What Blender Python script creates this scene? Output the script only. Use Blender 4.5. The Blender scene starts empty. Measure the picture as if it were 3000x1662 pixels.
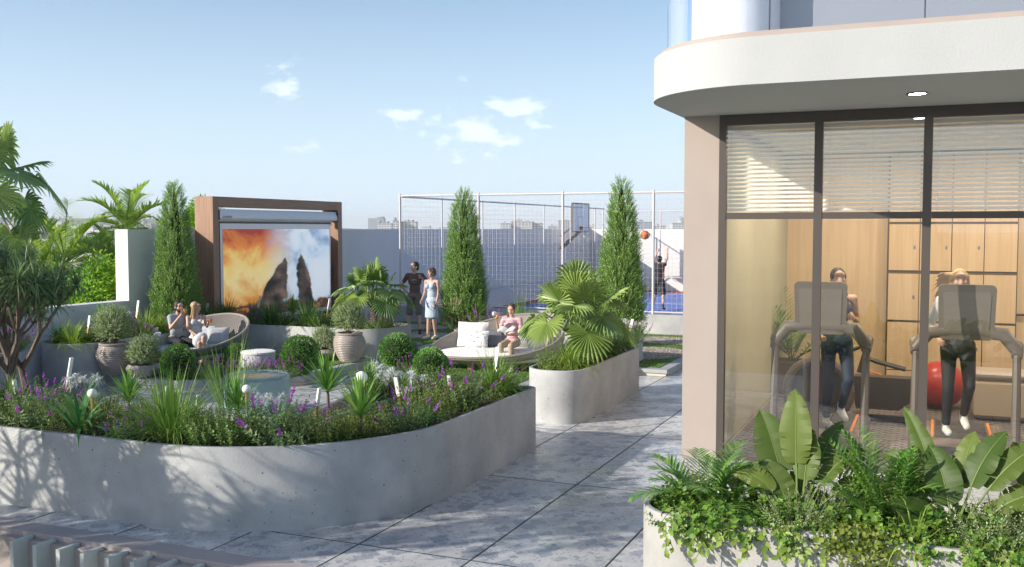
import bpy, bmesh, math, random
from mathutils import Vector, Matrix
R = math.radians
S = bpy.context.scene
COL = S.collection
random.seed(7)
# ------------------------------------------------------------- camera
F, CX, CY, EYE = 2900.0, 1500.0, 831.0, 2.9
PITCH = math.atan(160 / F)
YAW = math.atan(1237 / F)
cam_d = bpy.data.cameras.new('camera')
cam_d.sensor_width = 36.0
cam_d.lens = 36.0 * F / 3000.0
cam_d.clip_start = 0.05
cam_d.clip_end = 20000
cam = bpy.data.objects.new('camera', cam_d)
COL.objects.link(cam)
cam.location = (0, 0, EYE)
cam.rotation_euler = (math.pi / 2 - PITCH, 0, YAW)
S.camera = cam
S.render.resolution_x, S.render.resolution_y = 1024, 567
# ------------------------------------------------------------- sun and sky
SUN_EL, SUN_AZ = R(23.5), R(225)
sd = Vector((math.sin(SUN_AZ) * math.cos(SUN_EL), math.cos(SUN_AZ) * math.cos(SUN_EL), math.sin(SUN_EL)))
sl = bpy.data.lights.new('sun', 'SUN')
sl.energy = 4.8
sl.angle = R(0.55)
sl.color = (1.0, 0.92, 0.81)
so = bpy.data.objects.new('sun', sl)
COL.objects.link(so)
so.rotation_euler = sd.to_track_quat('Z', 'Y').to_euler()
so.location = (-30, -30, 30)
S.view_settings.view_transform = 'Standard'
S.view_settings.look = 'None'
S.view_settings.exposure = 0.42
S.view_settings.gamma = 1.0
S.cycles.transparent_max_bounces = 24
S.cycles.max_bounces = 8
S.cycles.volume_bounces = 0
W = bpy.data.worlds.new('World')
S.world = W
W.use_nodes = True
wn, wl = W.node_tree.nodes, W.node_tree.links
for n_ in list(wn):
    wn.remove(n_)
sky = wn.new('ShaderNodeTexSky')
sky.sky_type = 'NISHITA'
sky.sun_disc = False
sky.sun_elevation = SUN_EL
sky.sun_rotation = SUN_AZ
sky.altitude = 0
sky.air_density = 1.0
sky.dust_density = 1.3
sky.ozone_density = 3.0
def wmath(op, a, b=None, c=None):
    n = wn.new('ShaderNodeMath'); n.operation = op
    for i, q in enumerate((a, b, c)):
        if q is None: continue
        if isinstance(q, (int, float)): n.inputs[i].default_value = q
        else: wl.new(q, n.inputs[i])
    return n.outputs[0]
tc = wn.new('ShaderNodeTexCoord')
def wdot(vec):
    n = wn.new('ShaderNodeVectorMath'); n.operation = 'DOT_PRODUCT'
    wl.new(tc.outputs['Generated'], n.inputs[0]); n.inputs[1].default_value = vec
    return n.outputs['Value']
fw = wmath('MAXIMUM', wdot((-math.sin(YAW), math.cos(YAW), 0)), 0.01)
tx = wmath('DIVIDE', wdot((math.cos(YAW), math.sin(YAW), 0)), fw)
ty = wmath('DIVIDE', wdot((0, 0, 1)), fw)
comb = wn.new('ShaderNodeCombineXYZ')
wl.new(tx, comb.inputs[0]); wl.new(ty, comb.inputs[1])
mp = wn.new('ShaderNodeMapping'); mp.inputs['Scale'].default_value = (9, 17, 1)
wl.new(comb.outputs[0], mp.inputs[0])
nz = wn.new('ShaderNodeTexNoise'); nz.inputs['Scale'].default_value = 3.2; nz.inputs['Detail'].default_value = 9; nz.inputs['Roughness'].default_value = 0.52
wl.new(mp.outputs[0], nz.inputs['Vector'])
acc = None
# clouds: (centre azimuth tangent, elevation tangent, half width, half height, strength)
for cx_, cy_, a_, b_, s_ in [(-0.036, 0.095, .075, .028, 1.), (0.012, 0.122, .042, .016, 1.), (-0.112, 0.112, .026, .015, 1.),
                             (-0.232, 0.142, .028, .014, .75), (-0.236, 0.158, .03, .018, .6), (-0.2, 0.083, .03, .015, .5),
                             (-0.02, 0.083, .10, .02, .55), (-0.03, .145, .03, .015, .35)]:
    dx = wmath('DIVIDE', wmath('SUBTRACT', tx, cx_), a_)
    dy = wmath('DIVIDE', wmath('SUBTRACT', ty, cy_), b_)
    d2 = wmath('SQRT', wmath('ADD', wmath('MULTIPLY', dx, dx), wmath('MULTIPLY', dy, dy)))
    q = wmath('MULTIPLY', wmath('MAXIMUM', wmath('SUBTRACT', 1.25, d2), 0.0), s_)
    acc = q if acc is None else wmath('MAXIMUM', acc, q)
dens = wmath('SUBTRACT', wmath('ADD', wmath('MULTIPLY', acc, .85), wmath('MULTIPLY', nz.outputs['Fac'], 3.0)), 1.98)
gate = wmath('MINIMUM', wmath('MULTIPLY', acc, 5), 1.0)
msk = wmath('MULTIPLY', wmath('MINIMUM', wmath('MAXIMUM', wmath('MULTIPLY', dens, 1.0), 0), 0.40), gate)
mxw = wn.new('ShaderNodeMix'); mxw.data_type = 'RGBA'
wl.new(msk, mxw.inputs['Factor']); 
mxw.inputs['B'].default_value = (8.4, 8.6, 9.0, 1)
# pale band of haze low over the horizon
dz = wdot((0, 0, 1))
hzf = wmath('POWER', wmath('SUBTRACT', 1.0, wmath('MINIMUM', wmath('MAXIMUM', wmath('MULTIPLY', dz, 2.7), 0), 1)), 1.7)
mxh = wn.new('ShaderNodeMix'); mxh.data_type = 'RGBA'
wl.new(wmath('MULTIPLY', hzf, 0.85), mxh.inputs['Factor']); wl.new(sky.outputs[0], mxh.inputs['A']); mxh.inputs['B'].default_value = (5.2, 6.5, 7.8, 1)
wl.new(mxh.outputs['Result'], mxw.inputs['A'])
bg = wn.new('ShaderNodeBackground'); bg.inputs['Strength'].default_value = 0.13
wl.new(mxw.outputs['Result'], bg.inputs['Color'])
wo = wn.new('ShaderNodeOutputWorld'); wl.new(bg.outputs[0], wo.inputs[0])

# ------------------------------------------------------------- measuring: photograph pixel -> point on a level
FW = Vector((-math.sin(YAW) * math.cos(PITCH), math.cos(YAW) * math.cos(PITCH), -math.sin(PITCH)))
RT = Vector((math.cos(YAW), math.sin(YAW), 0))
UP = RT.cross(FW)
def ray(px, py): return FW + RT * ((px - CX) / F) - UP * ((py - CY) / F)
def G(px, py, z=0.0):
    r = ray(px, py); t = (z - EYE) / r.z
    return Vector((r.x * t, r.y * t, z))
def atY(px, py, y):
    r = ray(px, py); t = y / r.y
    return Vector((r.x * t, y, EYE + r.z * t))
def colY(px, y, z=0.0):          # x where image column px meets the plane y at level z
    lo, hi = -40.0, 20.0
    for _ in range(50):
        m = (lo + hi) / 2
        d = Vector((m, y, z - EYE)); q = CX + F * d.dot(RT) / d.dot(FW)
        if q < px: lo = m
        else: hi = m
    return Vector((lo, y, z))
def colX(px, x, z=0.0):
    lo, hi = 4.0, 60.0
    for _ in range(50):
        m = (lo + hi) / 2
        d = Vector((x, m, z - EYE)); q = CX + F * d.dot(RT) / d.dot(FW)
        if q < px: lo = m
        else: hi = m
    return Vector((x, lo, z))

# ------------------------------------------------------------- materials
def nd(nt, t, **k):
    n = nt.nodes.new(t)
    for a, b in k.items(): setattr(n, a, b)
    return n
def mat(name, col, rough=.6, col2=None, ns=4.0, det=6, lo=.35, hi=.65, bump=0, bs=30, metal=0, spec=.5, transl=0, tint=False,
        spots=None, coords='Object', stretch=None, emit=None, rough2=None, coat=0, sheen=0):
    m = bpy.data.materials.new(name); m.use_nodes = True
    nt = m.node_tree; L = nt.links
    bs_ = nt.nodes['Principled BSDF']
    bs_.inputs['Base Color'].default_value = (*col, 1); bs_.inputs['Roughness'].default_value = rough
    bs_.inputs['Metallic'].default_value = metal; bs_.inputs['Specular IOR Level'].default_value = spec
    if coat: bs_.inputs['Coat Weight'].default_value = coat
    if sheen: bs_.inputs['Sheen Weight'].default_value = sheen
    tcn = nd(nt, 'ShaderNodeTexCoord'); vec = tcn.outputs[coords] if coords != 'Position' else nd(nt, 'ShaderNodeNewGeometry').outputs['Position']
    if stretch:
        mpn = nd(nt, 'ShaderNodeMapping'); mpn.inputs['Scale'].default_value = stretch; L.new(vec, mpn.inputs[0]); vec = mpn.outputs[0]
    out = None
    if col2 is not None:
        mx = nd(nt, 'ShaderNodeMix', data_type='RGBA')
        mx.inputs['A'].default_value = (*col, 1); mx.inputs['B'].default_value = (*col2, 1)
        if tint:
            at = nd(nt, 'ShaderNodeAttribute', attribute_name='tint'); L.new(at.outputs['Fac'], mx.inputs['Factor'])
        else:
            n = nd(nt, 'ShaderNodeTexNoise'); n.inputs['Scale'].default_value = ns; n.inputs['Detail'].default_value = det
            n.inputs['Roughness'].default_value = .62
            L.new(vec, n.inputs['Vector'])
            mr = nd(nt, 'ShaderNodeMapRange'); mr.inputs[1].default_value = lo; mr.inputs[2].default_value = hi
            L.new(n.outputs['Fac'], mr.inputs[0]); L.new(mr.outputs[0], mx.inputs['Factor'])
            if rough2 is not None:
                mr2 = nd(nt, 'ShaderNodeMapRange'); mr2.inputs[1].default_value = lo; mr2.inputs[2].default_value = hi
                mr2.inputs[3].default_value = rough; mr2.inputs[4].default_value = rough2
                L.new(n.outputs['Fac'], mr2.inputs[0]); L.new(mr2.outputs[0], bs_.inputs['Roughness'])
        out = mx.outputs['Result']
    if spots:      # (scale, radius, colour) small pits or chips
        for sc, rad, sc_col in spots:
            vo = nd(nt, 'ShaderNodeTexVoronoi'); vo.inputs['Scale'].default_value = sc; vo.inputs['Randomness'].default_value = 1
            L.new(vec, vo.inputs['Vector'])
            wn2 = nd(nt, 'ShaderNodeTexNoise'); wn2.inputs['Scale'].default_value = sc * 1.3; L.new(vec, wn2.inputs['Vector'])
            mu = nd(nt, 'ShaderNodeMath', operation='MULTIPLY'); L.new(wn2.outputs['Fac'], mu.inputs[0]); mu.inputs[1].default_value = rad * 2
            sb = nd(nt, 'ShaderNodeMath', operation='LESS_THAN'); L.new(vo.outputs['Distance'], sb.inputs[0]); L.new(mu.outputs[0], sb.inputs[1])
            sp = nd(nt, 'ShaderNodeSeparateColor'); L.new(vo.outputs['Color'], sp.inputs[0])
            g2 = nd(nt, 'ShaderNodeMath', operation='GREATER_THAN'); L.new(sp.outputs[0], g2.inputs[0]); g2.inputs[1].default_value = .55
            m3 = nd(nt, 'ShaderNodeMath', operation='MULTIPLY'); L.new(sb.outputs[0], m3.inputs[0]); L.new(g2.outputs[0], m3.inputs[1])
            mx2 = nd(nt, 'ShaderNodeMix', data_type='RGBA')
            L.new(m3.outputs[0], mx2.inputs['Factor'])
            if out is not None: L.new(out, mx2.inputs['A'])
            else: mx2.inputs['A'].default_value = (*col, 1)
            mx2.inputs['B'].default_value = (*sc_col, 1)
            out = mx2.outputs['Result']
    if out is not None: L.new(out, bs_.inputs['Base Color'])
    if bump:
        n = nd(nt, 'ShaderNodeTexNoise'); n.inputs['Scale'].default_value = bs; n.inputs['Detail'].default_value = 5
        L.new(vec, n.inputs['Vector'])
        b = nd(nt, 'ShaderNodeBump'); b.inputs['Strength'].default_value = bump; b.inputs['Distance'].default_value = .02
        L.new(n.outputs['Fac'], b.inputs['Height']); L.new(b.outputs[0], bs_.inputs['Normal'])
    if transl:
        tr = nd(nt, 'ShaderNodeBsdfTranslucent')
        if out is not None: L.new(out, tr.inputs['Color'])
        else: tr.inputs['Color'].default_value = (*col, 1)
        ms = nd(nt, 'ShaderNodeMixShader'); ms.inputs[0].default_value = transl
        o = nt.nodes['Material Output']
        L.new(bs_.outputs[0], ms.inputs[1]); L.new(tr.outputs[0], ms.inputs[2]); L.new(ms.outputs[0], o.inputs[0])
    if emit:
        bs_.inputs['Emission Color'].default_value = (*emit[0], 1); bs_.inputs['Emission Strength'].default_value = emit[1]
    return m
def glass(name, tintc=(1, 1, 1), refl=(1, 1, 1), ior=1.5, rough=.0, k0=1.6):
    m = bpy.data.materials.new(name); m.use_nodes = True
    nt = m.node_tree; L = nt.links; nt.nodes.remove(nt.nodes['Principled BSDF'])
    t = nd(nt, 'ShaderNodeBsdfTransparent'); t.inputs[0].default_value = (*tintc, 1)
    g = nd(nt, 'ShaderNodeBsdfGlossy'); g.inputs[0].default_value = (*refl, 1); g.inputs['Roughness'].default_value = rough
    lw = nd(nt, 'ShaderNodeLayerWeight'); lw.inputs[0].default_value = .5
    pw = nd(nt, 'ShaderNodeMath', operation='POWER'); L.new(lw.outputs['Facing'], pw.inputs[0]); pw.inputs[1].default_value = 4
    f0 = ((ior - 1) / (ior + 1)) ** 2 * k0
    mr = nd(nt, 'ShaderNodeMath', operation='MULTIPLY_ADD'); L.new(pw.outputs[0], mr.inputs[0]); mr.inputs[1].default_value = 1 - f0; mr.inputs[2].default_value = f0
    ms = nd(nt, 'ShaderNodeMixShader')
    L.new(mr.outputs[0], ms.inputs[0]); L.new(t.outputs[0], ms.inputs[1]); L.new(g.outputs[0], ms.inputs[2])
    L.new(ms.outputs[0], nt.nodes['Material Output'].inputs[0])
    return m

def paving():
    m = bpy.data.materials.new('stone_paving'); m.use_nodes = True
    nt = m.node_tree; L = nt.links; b = nt.nodes['Principled BSDF']
    geo = nd(nt, 'ShaderNodeNewGeometry'); pos = geo.outputs['Position']
    sep = nd(nt, 'ShaderNodeSeparateXYZ'); L.new(pos, sep.inputs[0])
    def mth(op, a, c):
        n = nd(nt, 'ShaderNodeMath', operation=op)
        for i, q in enumerate((a, c)):
            if isinstance(q, (int, float)): n.inputs[i].default_value = q
            else: L.new(q, n.inputs[i])
        return n.outputs[0]
    cells, lines = [], []
    for ax, o, st in ((0, -4.82, 1.14), (1, 10.5, 2.8)):
        q = mth('DIVIDE', mth('SUBTRACT', sep.outputs[ax], o), st)
        fl = mth('FLOOR', q, 0); cells.append(fl)
        fr = mth('SUBTRACT', q, fl)
        lines.append(mth('MULTIPLY', mth('MINIMUM', fr, mth('SUBTRACT', 1.0, fr)), st))
    joint = mth('LESS_THAN', mth('MINIMUM', lines[0], lines[1]), 0.010)
    cc = nd(nt, 'ShaderNodeCombineXYZ'); L.new(cells[0], cc.inputs[0]); L.new(cells[1], cc.inputs[1])
    wno = nd(nt, 'ShaderNodeTexWhiteNoise', noise_dimensions='3D'); L.new(cc.outputs[0], wno.inputs['Vector'])
    off = nd(nt, 'ShaderNodeVectorMath', operation='SCALE'); L.new(wno.outputs['Color'], off.inputs[0]); off.inputs['Scale'].default_value = 30
    add = nd(nt, 'ShaderNodeVectorMath', operation='ADD'); L.new(pos, add.inputs[0]); L.new(off.outputs[0], add.inputs[1])
    # broad cloudy tone
    n1 = nd(nt, 'ShaderNodeTexNoise'); n1.inputs['Scale'].default_value = 2.2; n1.inputs['Detail'].default_value = 8; n1.inputs['Roughness'].default_value = .65; n1.inputs['Distortion'].default_value = .6
    L.new(add.outputs[0], n1.inputs['Vector'])
    r1 = nd(nt, 'ShaderNodeValToRGB'); r1.color_ramp.elements[0].position = .38; r1.color_ramp.elements[0].color = (.42, .425, .43, 1)
    r1.color_ramp.elements[1].position = .62; r1.color_ramp.elements[1].color = (.61, .605, .59, 1)
    L.new(n1.outputs['Fac'], r1.inputs[0]); cur = r1.outputs[0]
    # stone chips in three sizes
    for sc, th, colr, pick in ((4.6, .50, (.26, .29, .34), .62), (10, .46, (.27, .29, .32), .74), (24, .38, (.20, .21, .23), .78), (34, .36, (.6, .6, .59), .8)):
        dn = nd(nt, 'ShaderNodeTexNoise'); dn.inputs['Scale'].default_value = sc * 1.7; L.new(add.outputs[0], dn.inputs['Vector'])
        sc2 = nd(nt, 'ShaderNodeVectorMath', operation='SCALE'); L.new(dn.outputs['Color'], sc2.inputs[0]); sc2.inputs['Scale'].default_value = .5 / sc
        ad2 = nd(nt, 'ShaderNodeVectorMath', operation='ADD'); L.new(add.outputs[0], ad2.inputs[0]); L.new(sc2.outputs[0], ad2.inputs[1])
        vo = nd(nt, 'ShaderNodeTexVoronoi', distance='MANHATTAN', voronoi_dimensions='2D'); vo.inputs['Scale'].default_value = sc; L.new(ad2.outputs[0], vo.inputs['Vector'])
        s_ = nd(nt, 'ShaderNodeSeparateColor'); L.new(vo.outputs['Color'], s_.inputs[0])
        k = mth('MULTIPLY', mth('LESS_THAN', vo.outputs['Distance'], th), mth('GREATER_THAN', s_.outputs[0], pick))
        mx = nd(nt, 'ShaderNodeMix', data_type='RGBA'); L.new(mth('MULTIPLY', k, .75), mx.inputs['Factor']); L.new(cur, mx.inputs['A']); mx.inputs['B'].default_value = (*colr, 1)
        cur = mx.outputs['Result']
    tn = nd(nt, 'ShaderNodeMix', data_type='RGBA', blend_type='MULTIPLY'); tn.inputs['Factor'].default_value = 1
    tv = mth('ADD', mth('MULTIPLY', wno.outputs['Value'], .26), .86)
    tcx = nd(nt, 'ShaderNodeCombineColor'); [L.new(tv, tcx.inputs[i]) for i in range(3)]
    L.new(cur, tn.inputs['A']); L.new(tcx.outputs[0], tn.inputs['B'])
    jm = nd(nt, 'ShaderNodeMix', data_type='RGBA'); L.new(joint, jm.inputs['Factor']); L.new(tn.outputs['Result'], jm.inputs['A']); jm.inputs['B'].default_value = (.03, .035, .03, 1)
    L.new(jm.outputs['Result'], b.inputs['Base Color'])
    n2 = nd(nt, 'ShaderNodeTexNoise'); n2.inputs['Scale'].default_value = 1.3; n2.inputs['Detail'].default_value = 7; L.new(pos, n2.inputs['Vector'])
    mr = nd(nt, 'ShaderNodeMapRange'); mr.inputs[1].default_value = .35; mr.inputs[2].default_value = .68; mr.inputs[3].default_value = .22; mr.inputs[4].default_value = .52
    L.new(n2.outputs['Fac'], mr.inputs[0])
    rj = mth('MAXIMUM', mr.outputs[0], mth('MULTIPLY', joint, .9)); L.new(rj, b.inputs['Roughness'])
    bp = nd(nt, 'ShaderNodeBump'); bp.inputs['Strength'].default_value = .12; bp.inputs['Distance'].default_value = .01
    n3 = nd(nt, 'ShaderNodeTexNoise'); n3.inputs['Scale'].default_value = 22; n3.inputs['Detail'].default_value = 6; L.new(pos, n3.inputs['Vector'])
    hj = mth('SUBTRACT', n3.outputs['Fac'], mth('MULTIPLY', joint, 1.5)); L.new(hj, bp.inputs['Height']); L.new(bp.outputs[0], b.inputs['Normal'])
    return m
def wood(name, c1, c2, axis='Z', sc=1.0, rough=.5):
    m = mat(name, c1, rough)
    nt = m.node_tree; L = nt.links; b = nt.nodes['Principled BSDF']
    tcn = nd(nt, 'ShaderNodeTexCoord'); mpn = nd(nt, 'ShaderNodeMapping')
    s = {'Z': (14, 14, .7), 'X': (.7, 14, 14), 'Y': (14, .7, 14)}[axis]
    mpn.inputs['Scale'].default_value = tuple(q * sc for q in s); L.new(tcn.outputs['Object'], mpn.inputs[0])
    n = nd(nt, 'ShaderNodeTexNoise'); n.inputs['Scale'].default_value = 1.6; n.inputs['Detail'].default_value = 8; n.inputs['Distortion'].default_value = .8
    L.new(mpn.outputs[0], n.inputs['Vector'])
    rp = nd(nt, 'ShaderNodeValToRGB'); rp.color_ramp.elements[0].position = .3; rp.color_ramp.elements[0].color = (*c2, 1)
    rp.color_ramp.elements[1].position = .66; rp.color_ramp.elements[1].color = (*c1, 1)
    L.new(n.outputs['Fac'], rp.inputs[0]); L.new(rp.outputs[0], b.inputs['Base Color'])
    bp = nd(nt, 'ShaderNodeBump'); bp.inputs['Strength'].default_value = .15; bp.inputs['Distance'].default_value = .01
    L.new(n.outputs['Fac'], bp.inputs['Height']); L.new(bp.outputs[0], b.inputs['Normal'])
    return m
def wave_mat(name, c1, c2, scale, direction='Z', rough=.7, dist=0.4, bump=.5, cross=None, coords='Object', lo=.3, hi=.7):
    m = mat(name, c1, rough)
    nt = m.node_tree; L = nt.links; b = nt.nodes['Principled BSDF']
    tcn = nd(nt, 'ShaderNodeTexCoord')
    w = nd(nt, 'ShaderNodeTexWave', bands_direction=direction); w.inputs['Scale'].default_value = scale; w.inputs['Distortion'].default_value = dist
    w.inputs['Detail'].default_value = 2; w.inputs['Detail Scale'].default_value = 1.5
    L.new(tcn.outputs[coords], w.inputs['Vector']); h = w.outputs['Fac']
    if cross:
        w2 = nd(nt, 'ShaderNodeTexWave', bands_direction=cross[0]); w2.inputs['Scale'].default_value = cross[1]; w2.inputs['Distortion'].default_value = dist
        L.new(tcn.outputs[coords], w2.inputs['Vector'])
        mm = nd(nt, 'ShaderNodeMath', operation='MULTIPLY'); L.new(h, mm.inputs[0]); L.new(w2.outputs['Fac'], mm.inputs[1]); h = mm.outputs[0]
    rp = nd(nt, 'ShaderNodeValToRGB'); rp.color_ramp.elements[0].position = lo; rp.color_ramp.elements[0].color = (*c2, 1)
    rp.color_ramp.elements[1].position = hi; rp.color_ramp.elements[1].color = (*c1, 1)
    L.new(h, rp.inputs[0]); L.new(rp.outputs[0], b.inputs['Base Color'])
    if bump:
        bp = nd(nt, 'ShaderNodeBump'); bp.inputs['Strength'].default_value = bump; bp.inputs['Distance'].default_value = .01
        L.new(h, bp.inputs['Height']); L.new(bp.outputs[0], b.inputs['Normal'])
    return m

M = {}
M['paving'] = paving()
M['concrete'] = mat('fair_faced_concrete', (.47, .475, .46), .62, (.33, .335, .335), ns=1.6, det=9, bump=.12, bs=40, coords='Position',
                    spots=[(13, .10, (.15, .155, .16)), (22, .08, (.13, .135, .14)), (7, .05, (.12, .125, .13))])
M['concrete_light'] = mat('pale_terrazzo_concrete', (.42, .41, .385), .65, (.34, .335, .315), ns=3, det=9, bump=.12, bs=50, coords='Position',
                          spots=[(30, .12, (.30, .29, .26)), (55, .13, (.38, .34, .28)), (12, .06, (.22, .22, .21))])
M['rim'] = mat('grey_rim_stone', (.22, .23, .24), .5, (.33, .34, .34), ns=10, bump=.1)
M['stucco'] = mat('white_stucco', (.455, .465, .46), .9, (.43, .44, .435), ns=1.5, bump=.18, bs=45)
M['wallw'] = mat('grey_white_render', (.70, .685, .67), .85, (.65, .64, .625), ns=.8, det=8, bump=.08, bs=60, coords='Position')
M['soil'] = mat('dark_soil', (.025, .02, .016), .95, (.06, .045, .03), ns=30, bump=.8, bs=60)
M['taupe'] = mat('taupe_render', (.40, .34, .30), .8, (.37, .315, .28), ns=1.2, bump=.05, bs=80, coords='Position')
M['taupe_deck'] = mat('mauve_coping', (.40, .355, .345), .7, (.36, .32, .31), ns=2, bump=.05, bs=60, coords='Position')
M['fin'] = mat('sage_grey_metal', (.54, .57, .53), .45, (.50, .53, .49), ns=2)
M['frame'] = mat('dark_bronze_metal', (.085, .072, .063), .42, metal=.2)
M['soffit'] = mat('grey_green_soffit', (.44, .46, .43), .75, (.42, .44, .41), ns=1)
M['white'] = mat('white_paint', (.8, .8, .79), .45)
M['fence'] = mat('cream_metal_paint', (.62, .57, .55), .5)
M['gold'] = mat('brushed_brass', (.60, .42, .18), .32, metal=.75)
M['steel'] = mat('polished_steel', (.55, .56, .56), .25, metal=.9)
M['lamp'] = mat('opal_lamp_glass', (.88, .87, .84), .25, coat=.5)
M['stick'] = mat('frosted_acrylic', (.9, .89, .86), .4, bump=.1, bs=60)
M['kerb'] = mat('grey_kerb_stone', (.40, .41, .41), .65, (.33, .34, .345), ns=5, bump=.15, bs=60, coords='Position')
M['kerb_strip'] = mat('pale_kerb_base', (.58, .54, .46), .6)
M['lawn'] = mat('lawn_green', (.07, .15, .03), .9, (.15, .25, .045), ns=26, det=8, bump=.9, bs=160, coords='Position')
M['blade'] = mat('lawn_blade', (.08, .18, .025), .7, (.18, .30, .05), tint=True, transl=.3)
M['gravel'] = mat('brown_gravel', (.40, .34, .27), .9, (.25, .21, .165), ns=30, det=9, bump=1, bs=90, coords='Position',
                  spots=[(38, .28, (.50, .44, .36)), (30, .22, (.12, .10, .08))])
M['wood_frame'] = wood('walnut_cladding', (.36, .205, .125), (.25, .135, .08), 'Z')
M['wood_top'] = wood('walnut_cladding_beam', (.36, .205, .125), (.25, .135, .08), 'Y')
M['maple'] = wood('pale_maple_panel', (.68, .51, .33), (.59, .42, .26), 'Z', .6)
M['glass'] = glass('window_glass', (.90, .92, .90), ior=1.62, k0=3.0)
M['glass_b'] = glass('balustrade_glass', (.95, .97, 1.0), ior=1.5)
M['wicker'] = wave_mat('grey_brown_wicker', (.36, .335, .315), (.14, .125, .118), 14, 'Z', .75, .6, .6, ('DIAGONAL', 22))
M['wicker_pale'] = wave_mat('cream_wicker', (.58, .53, .47), (.32, .28, .24), 14, 'Z', .75, .6, .6, ('DIAGONAL', 22))
M['wicker_rim'] = wave_mat('pale_wicker_rim', (.46, .42, .37), (.2, .175, .15), 40, 'DIAGONAL', .7, .3, .5)
M['cushion'] = mat('pale_grey_fabric', (.52, .53, .55), .9, (.46, .47, .49), ns=20, bump=.25, bs=14, sheen=.3)
M['cushion_w'] = mat('white_linen', (.78, .76, .72), .9, (.72, .70, .66), ns=12, bump=.25, bs=12, sheen=.2)
M['cushion_d'] = mat('slate_fabric', (.17, .18, .20), .9, (.13, .14, .16), ns=20, bump=.2, bs=14)
M['pillow_pat'] = mat('leaf_print_linen', (.74, .74, .72), .9, (.30, .31, .33), ns=16, lo=.52, hi=.6, bump=.2, bs=12)
M['pot'] = wave_mat('ribbed_taupe_ceramic', (.46, .40, .36), (.26, .22, .195), 8.5, 'Z', .38, 0, .9)
M['pot_plain'] = mat('taupe_ceramic', (.42, .37, .33), .35, (.36, .31, .28), ns=4)
M['bark'] = mat('grey_brown_bark', (.20, .155, .115), .9, (.10, .075, .055), ns=14, bump=.8, bs=30, stretch=(1, 1, .25))
M['twig'] = mat('thin_twig', (.13, .15, .05), .8)
def leafm(n, a, b, tr=.35, rough=.5, spec=.4): M[n] = mat(n, a, rough, b, tint=True, transl=tr, spec=spec)
leafm('grass_green', (0.094, 0.219, 0.034), (0.286, 0.450, 0.083))
leafm('grass_dark', (0.061, 0.156, 0.034), (0.174, 0.306, 0.064))
leafm('grass_lime', (0.189, 0.354, 0.037), (0.490, 0.634, 0.110))
leafm('sage_leaf', (0.100, 0.188, 0.062), (0.275, 0.388, 0.146))
leafm('rosemary_leaf', (0.112, 0.188, 0.034), (0.338, 0.400, 0.090))
leafm('shrub_leaf', (0.061, 0.166, 0.028), (0.246, 0.367, 0.074))
leafm('box_leaf', (0.057, 0.182, 0.028), (0.205, 0.408, 0.069), .25)
leafm('olive_leaf', (0.188, 0.288, 0.113), (0.525, 0.625, 0.304), .25)
leafm('cypress_leaf', (0.110, 0.245, 0.048), (0.409, 0.623, 0.151), .3)
leafm('yucca_leaf', (0.074, 0.209, 0.037), (0.286, 0.510, 0.092), .3, .4)
leafm('strap_leaf', (0.051, 0.209, 0.055), (0.204, 0.409, 0.092), .3, .35)
leafm('fan_leaf', (0.146, 0.250, 0.055), (0.409, 0.530, 0.147), .35, .35)
leafm('fan_leaf_dark', (0.100, 0.211, 0.062), (0.302, 0.440, 0.149), .3, .35)
leafm('coco_leaf', (0.232, 0.408, 0.078), (0.686, 0.830, 0.180), .4, .4)
leafm('dragon_leaf', (0.069, 0.140, 0.051), (0.275, 0.386, 0.161), .2, .35)
leafm('tree_leaf', (0.104, 0.291, 0.023), (0.450, 0.694, 0.055), .4)
leafm('tree_leaf_dark', (0.061, 0.156, 0.037), (0.164, 0.286, 0.064), .3)
leafm('banana_leaf', (0.044, 0.094, 0.013), (0.169, 0.225, 0.034), .35, .5)
leafm('areca_leaf', (0.074, 0.209, 0.037), (0.246, 0.450, 0.074), .35, .35)
leafm('ivy_leaf', (0.120, 0.220, 0.030), (0.333, 0.441, 0.088), .4, .4)
leafm('creeper_leaf', (0.092, 0.149, 0.021), (0.276, 0.322, 0.052), .35, .4)
leafm('cover_leaf', (0.064, 0.164, 0.025), (0.231, 0.391, 0.056), .3, .4)
leafm('plume', (0.500, 0.400, 0.260), (0.706, 0.608, 0.431), .3, .8)
leafm('purple_flower', (0.340, 0.035, 0.420), (0.600, 0.140, 0.700), .3, .7)
leafm('pink_flower', (0.550, 0.250, 0.450), (0.784, 0.539, 0.637), .3, .7)
leafm('white_flower', (0.680, 0.740, 0.680), (0.850, 0.850, 0.850), .3, .6)
M['stem'] = mat('green_stem', (.14, .21, .05), .6)
M['skin'] = mat('skin', (.60, .37, .27), .5, (.52, .31, .22), ns=9)
M['skin_dark'] = mat('brow_and_eye', (.10, .055, .04), .5)
M['lip'] = mat('lip', (.45, .16, .14), .5)

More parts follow.
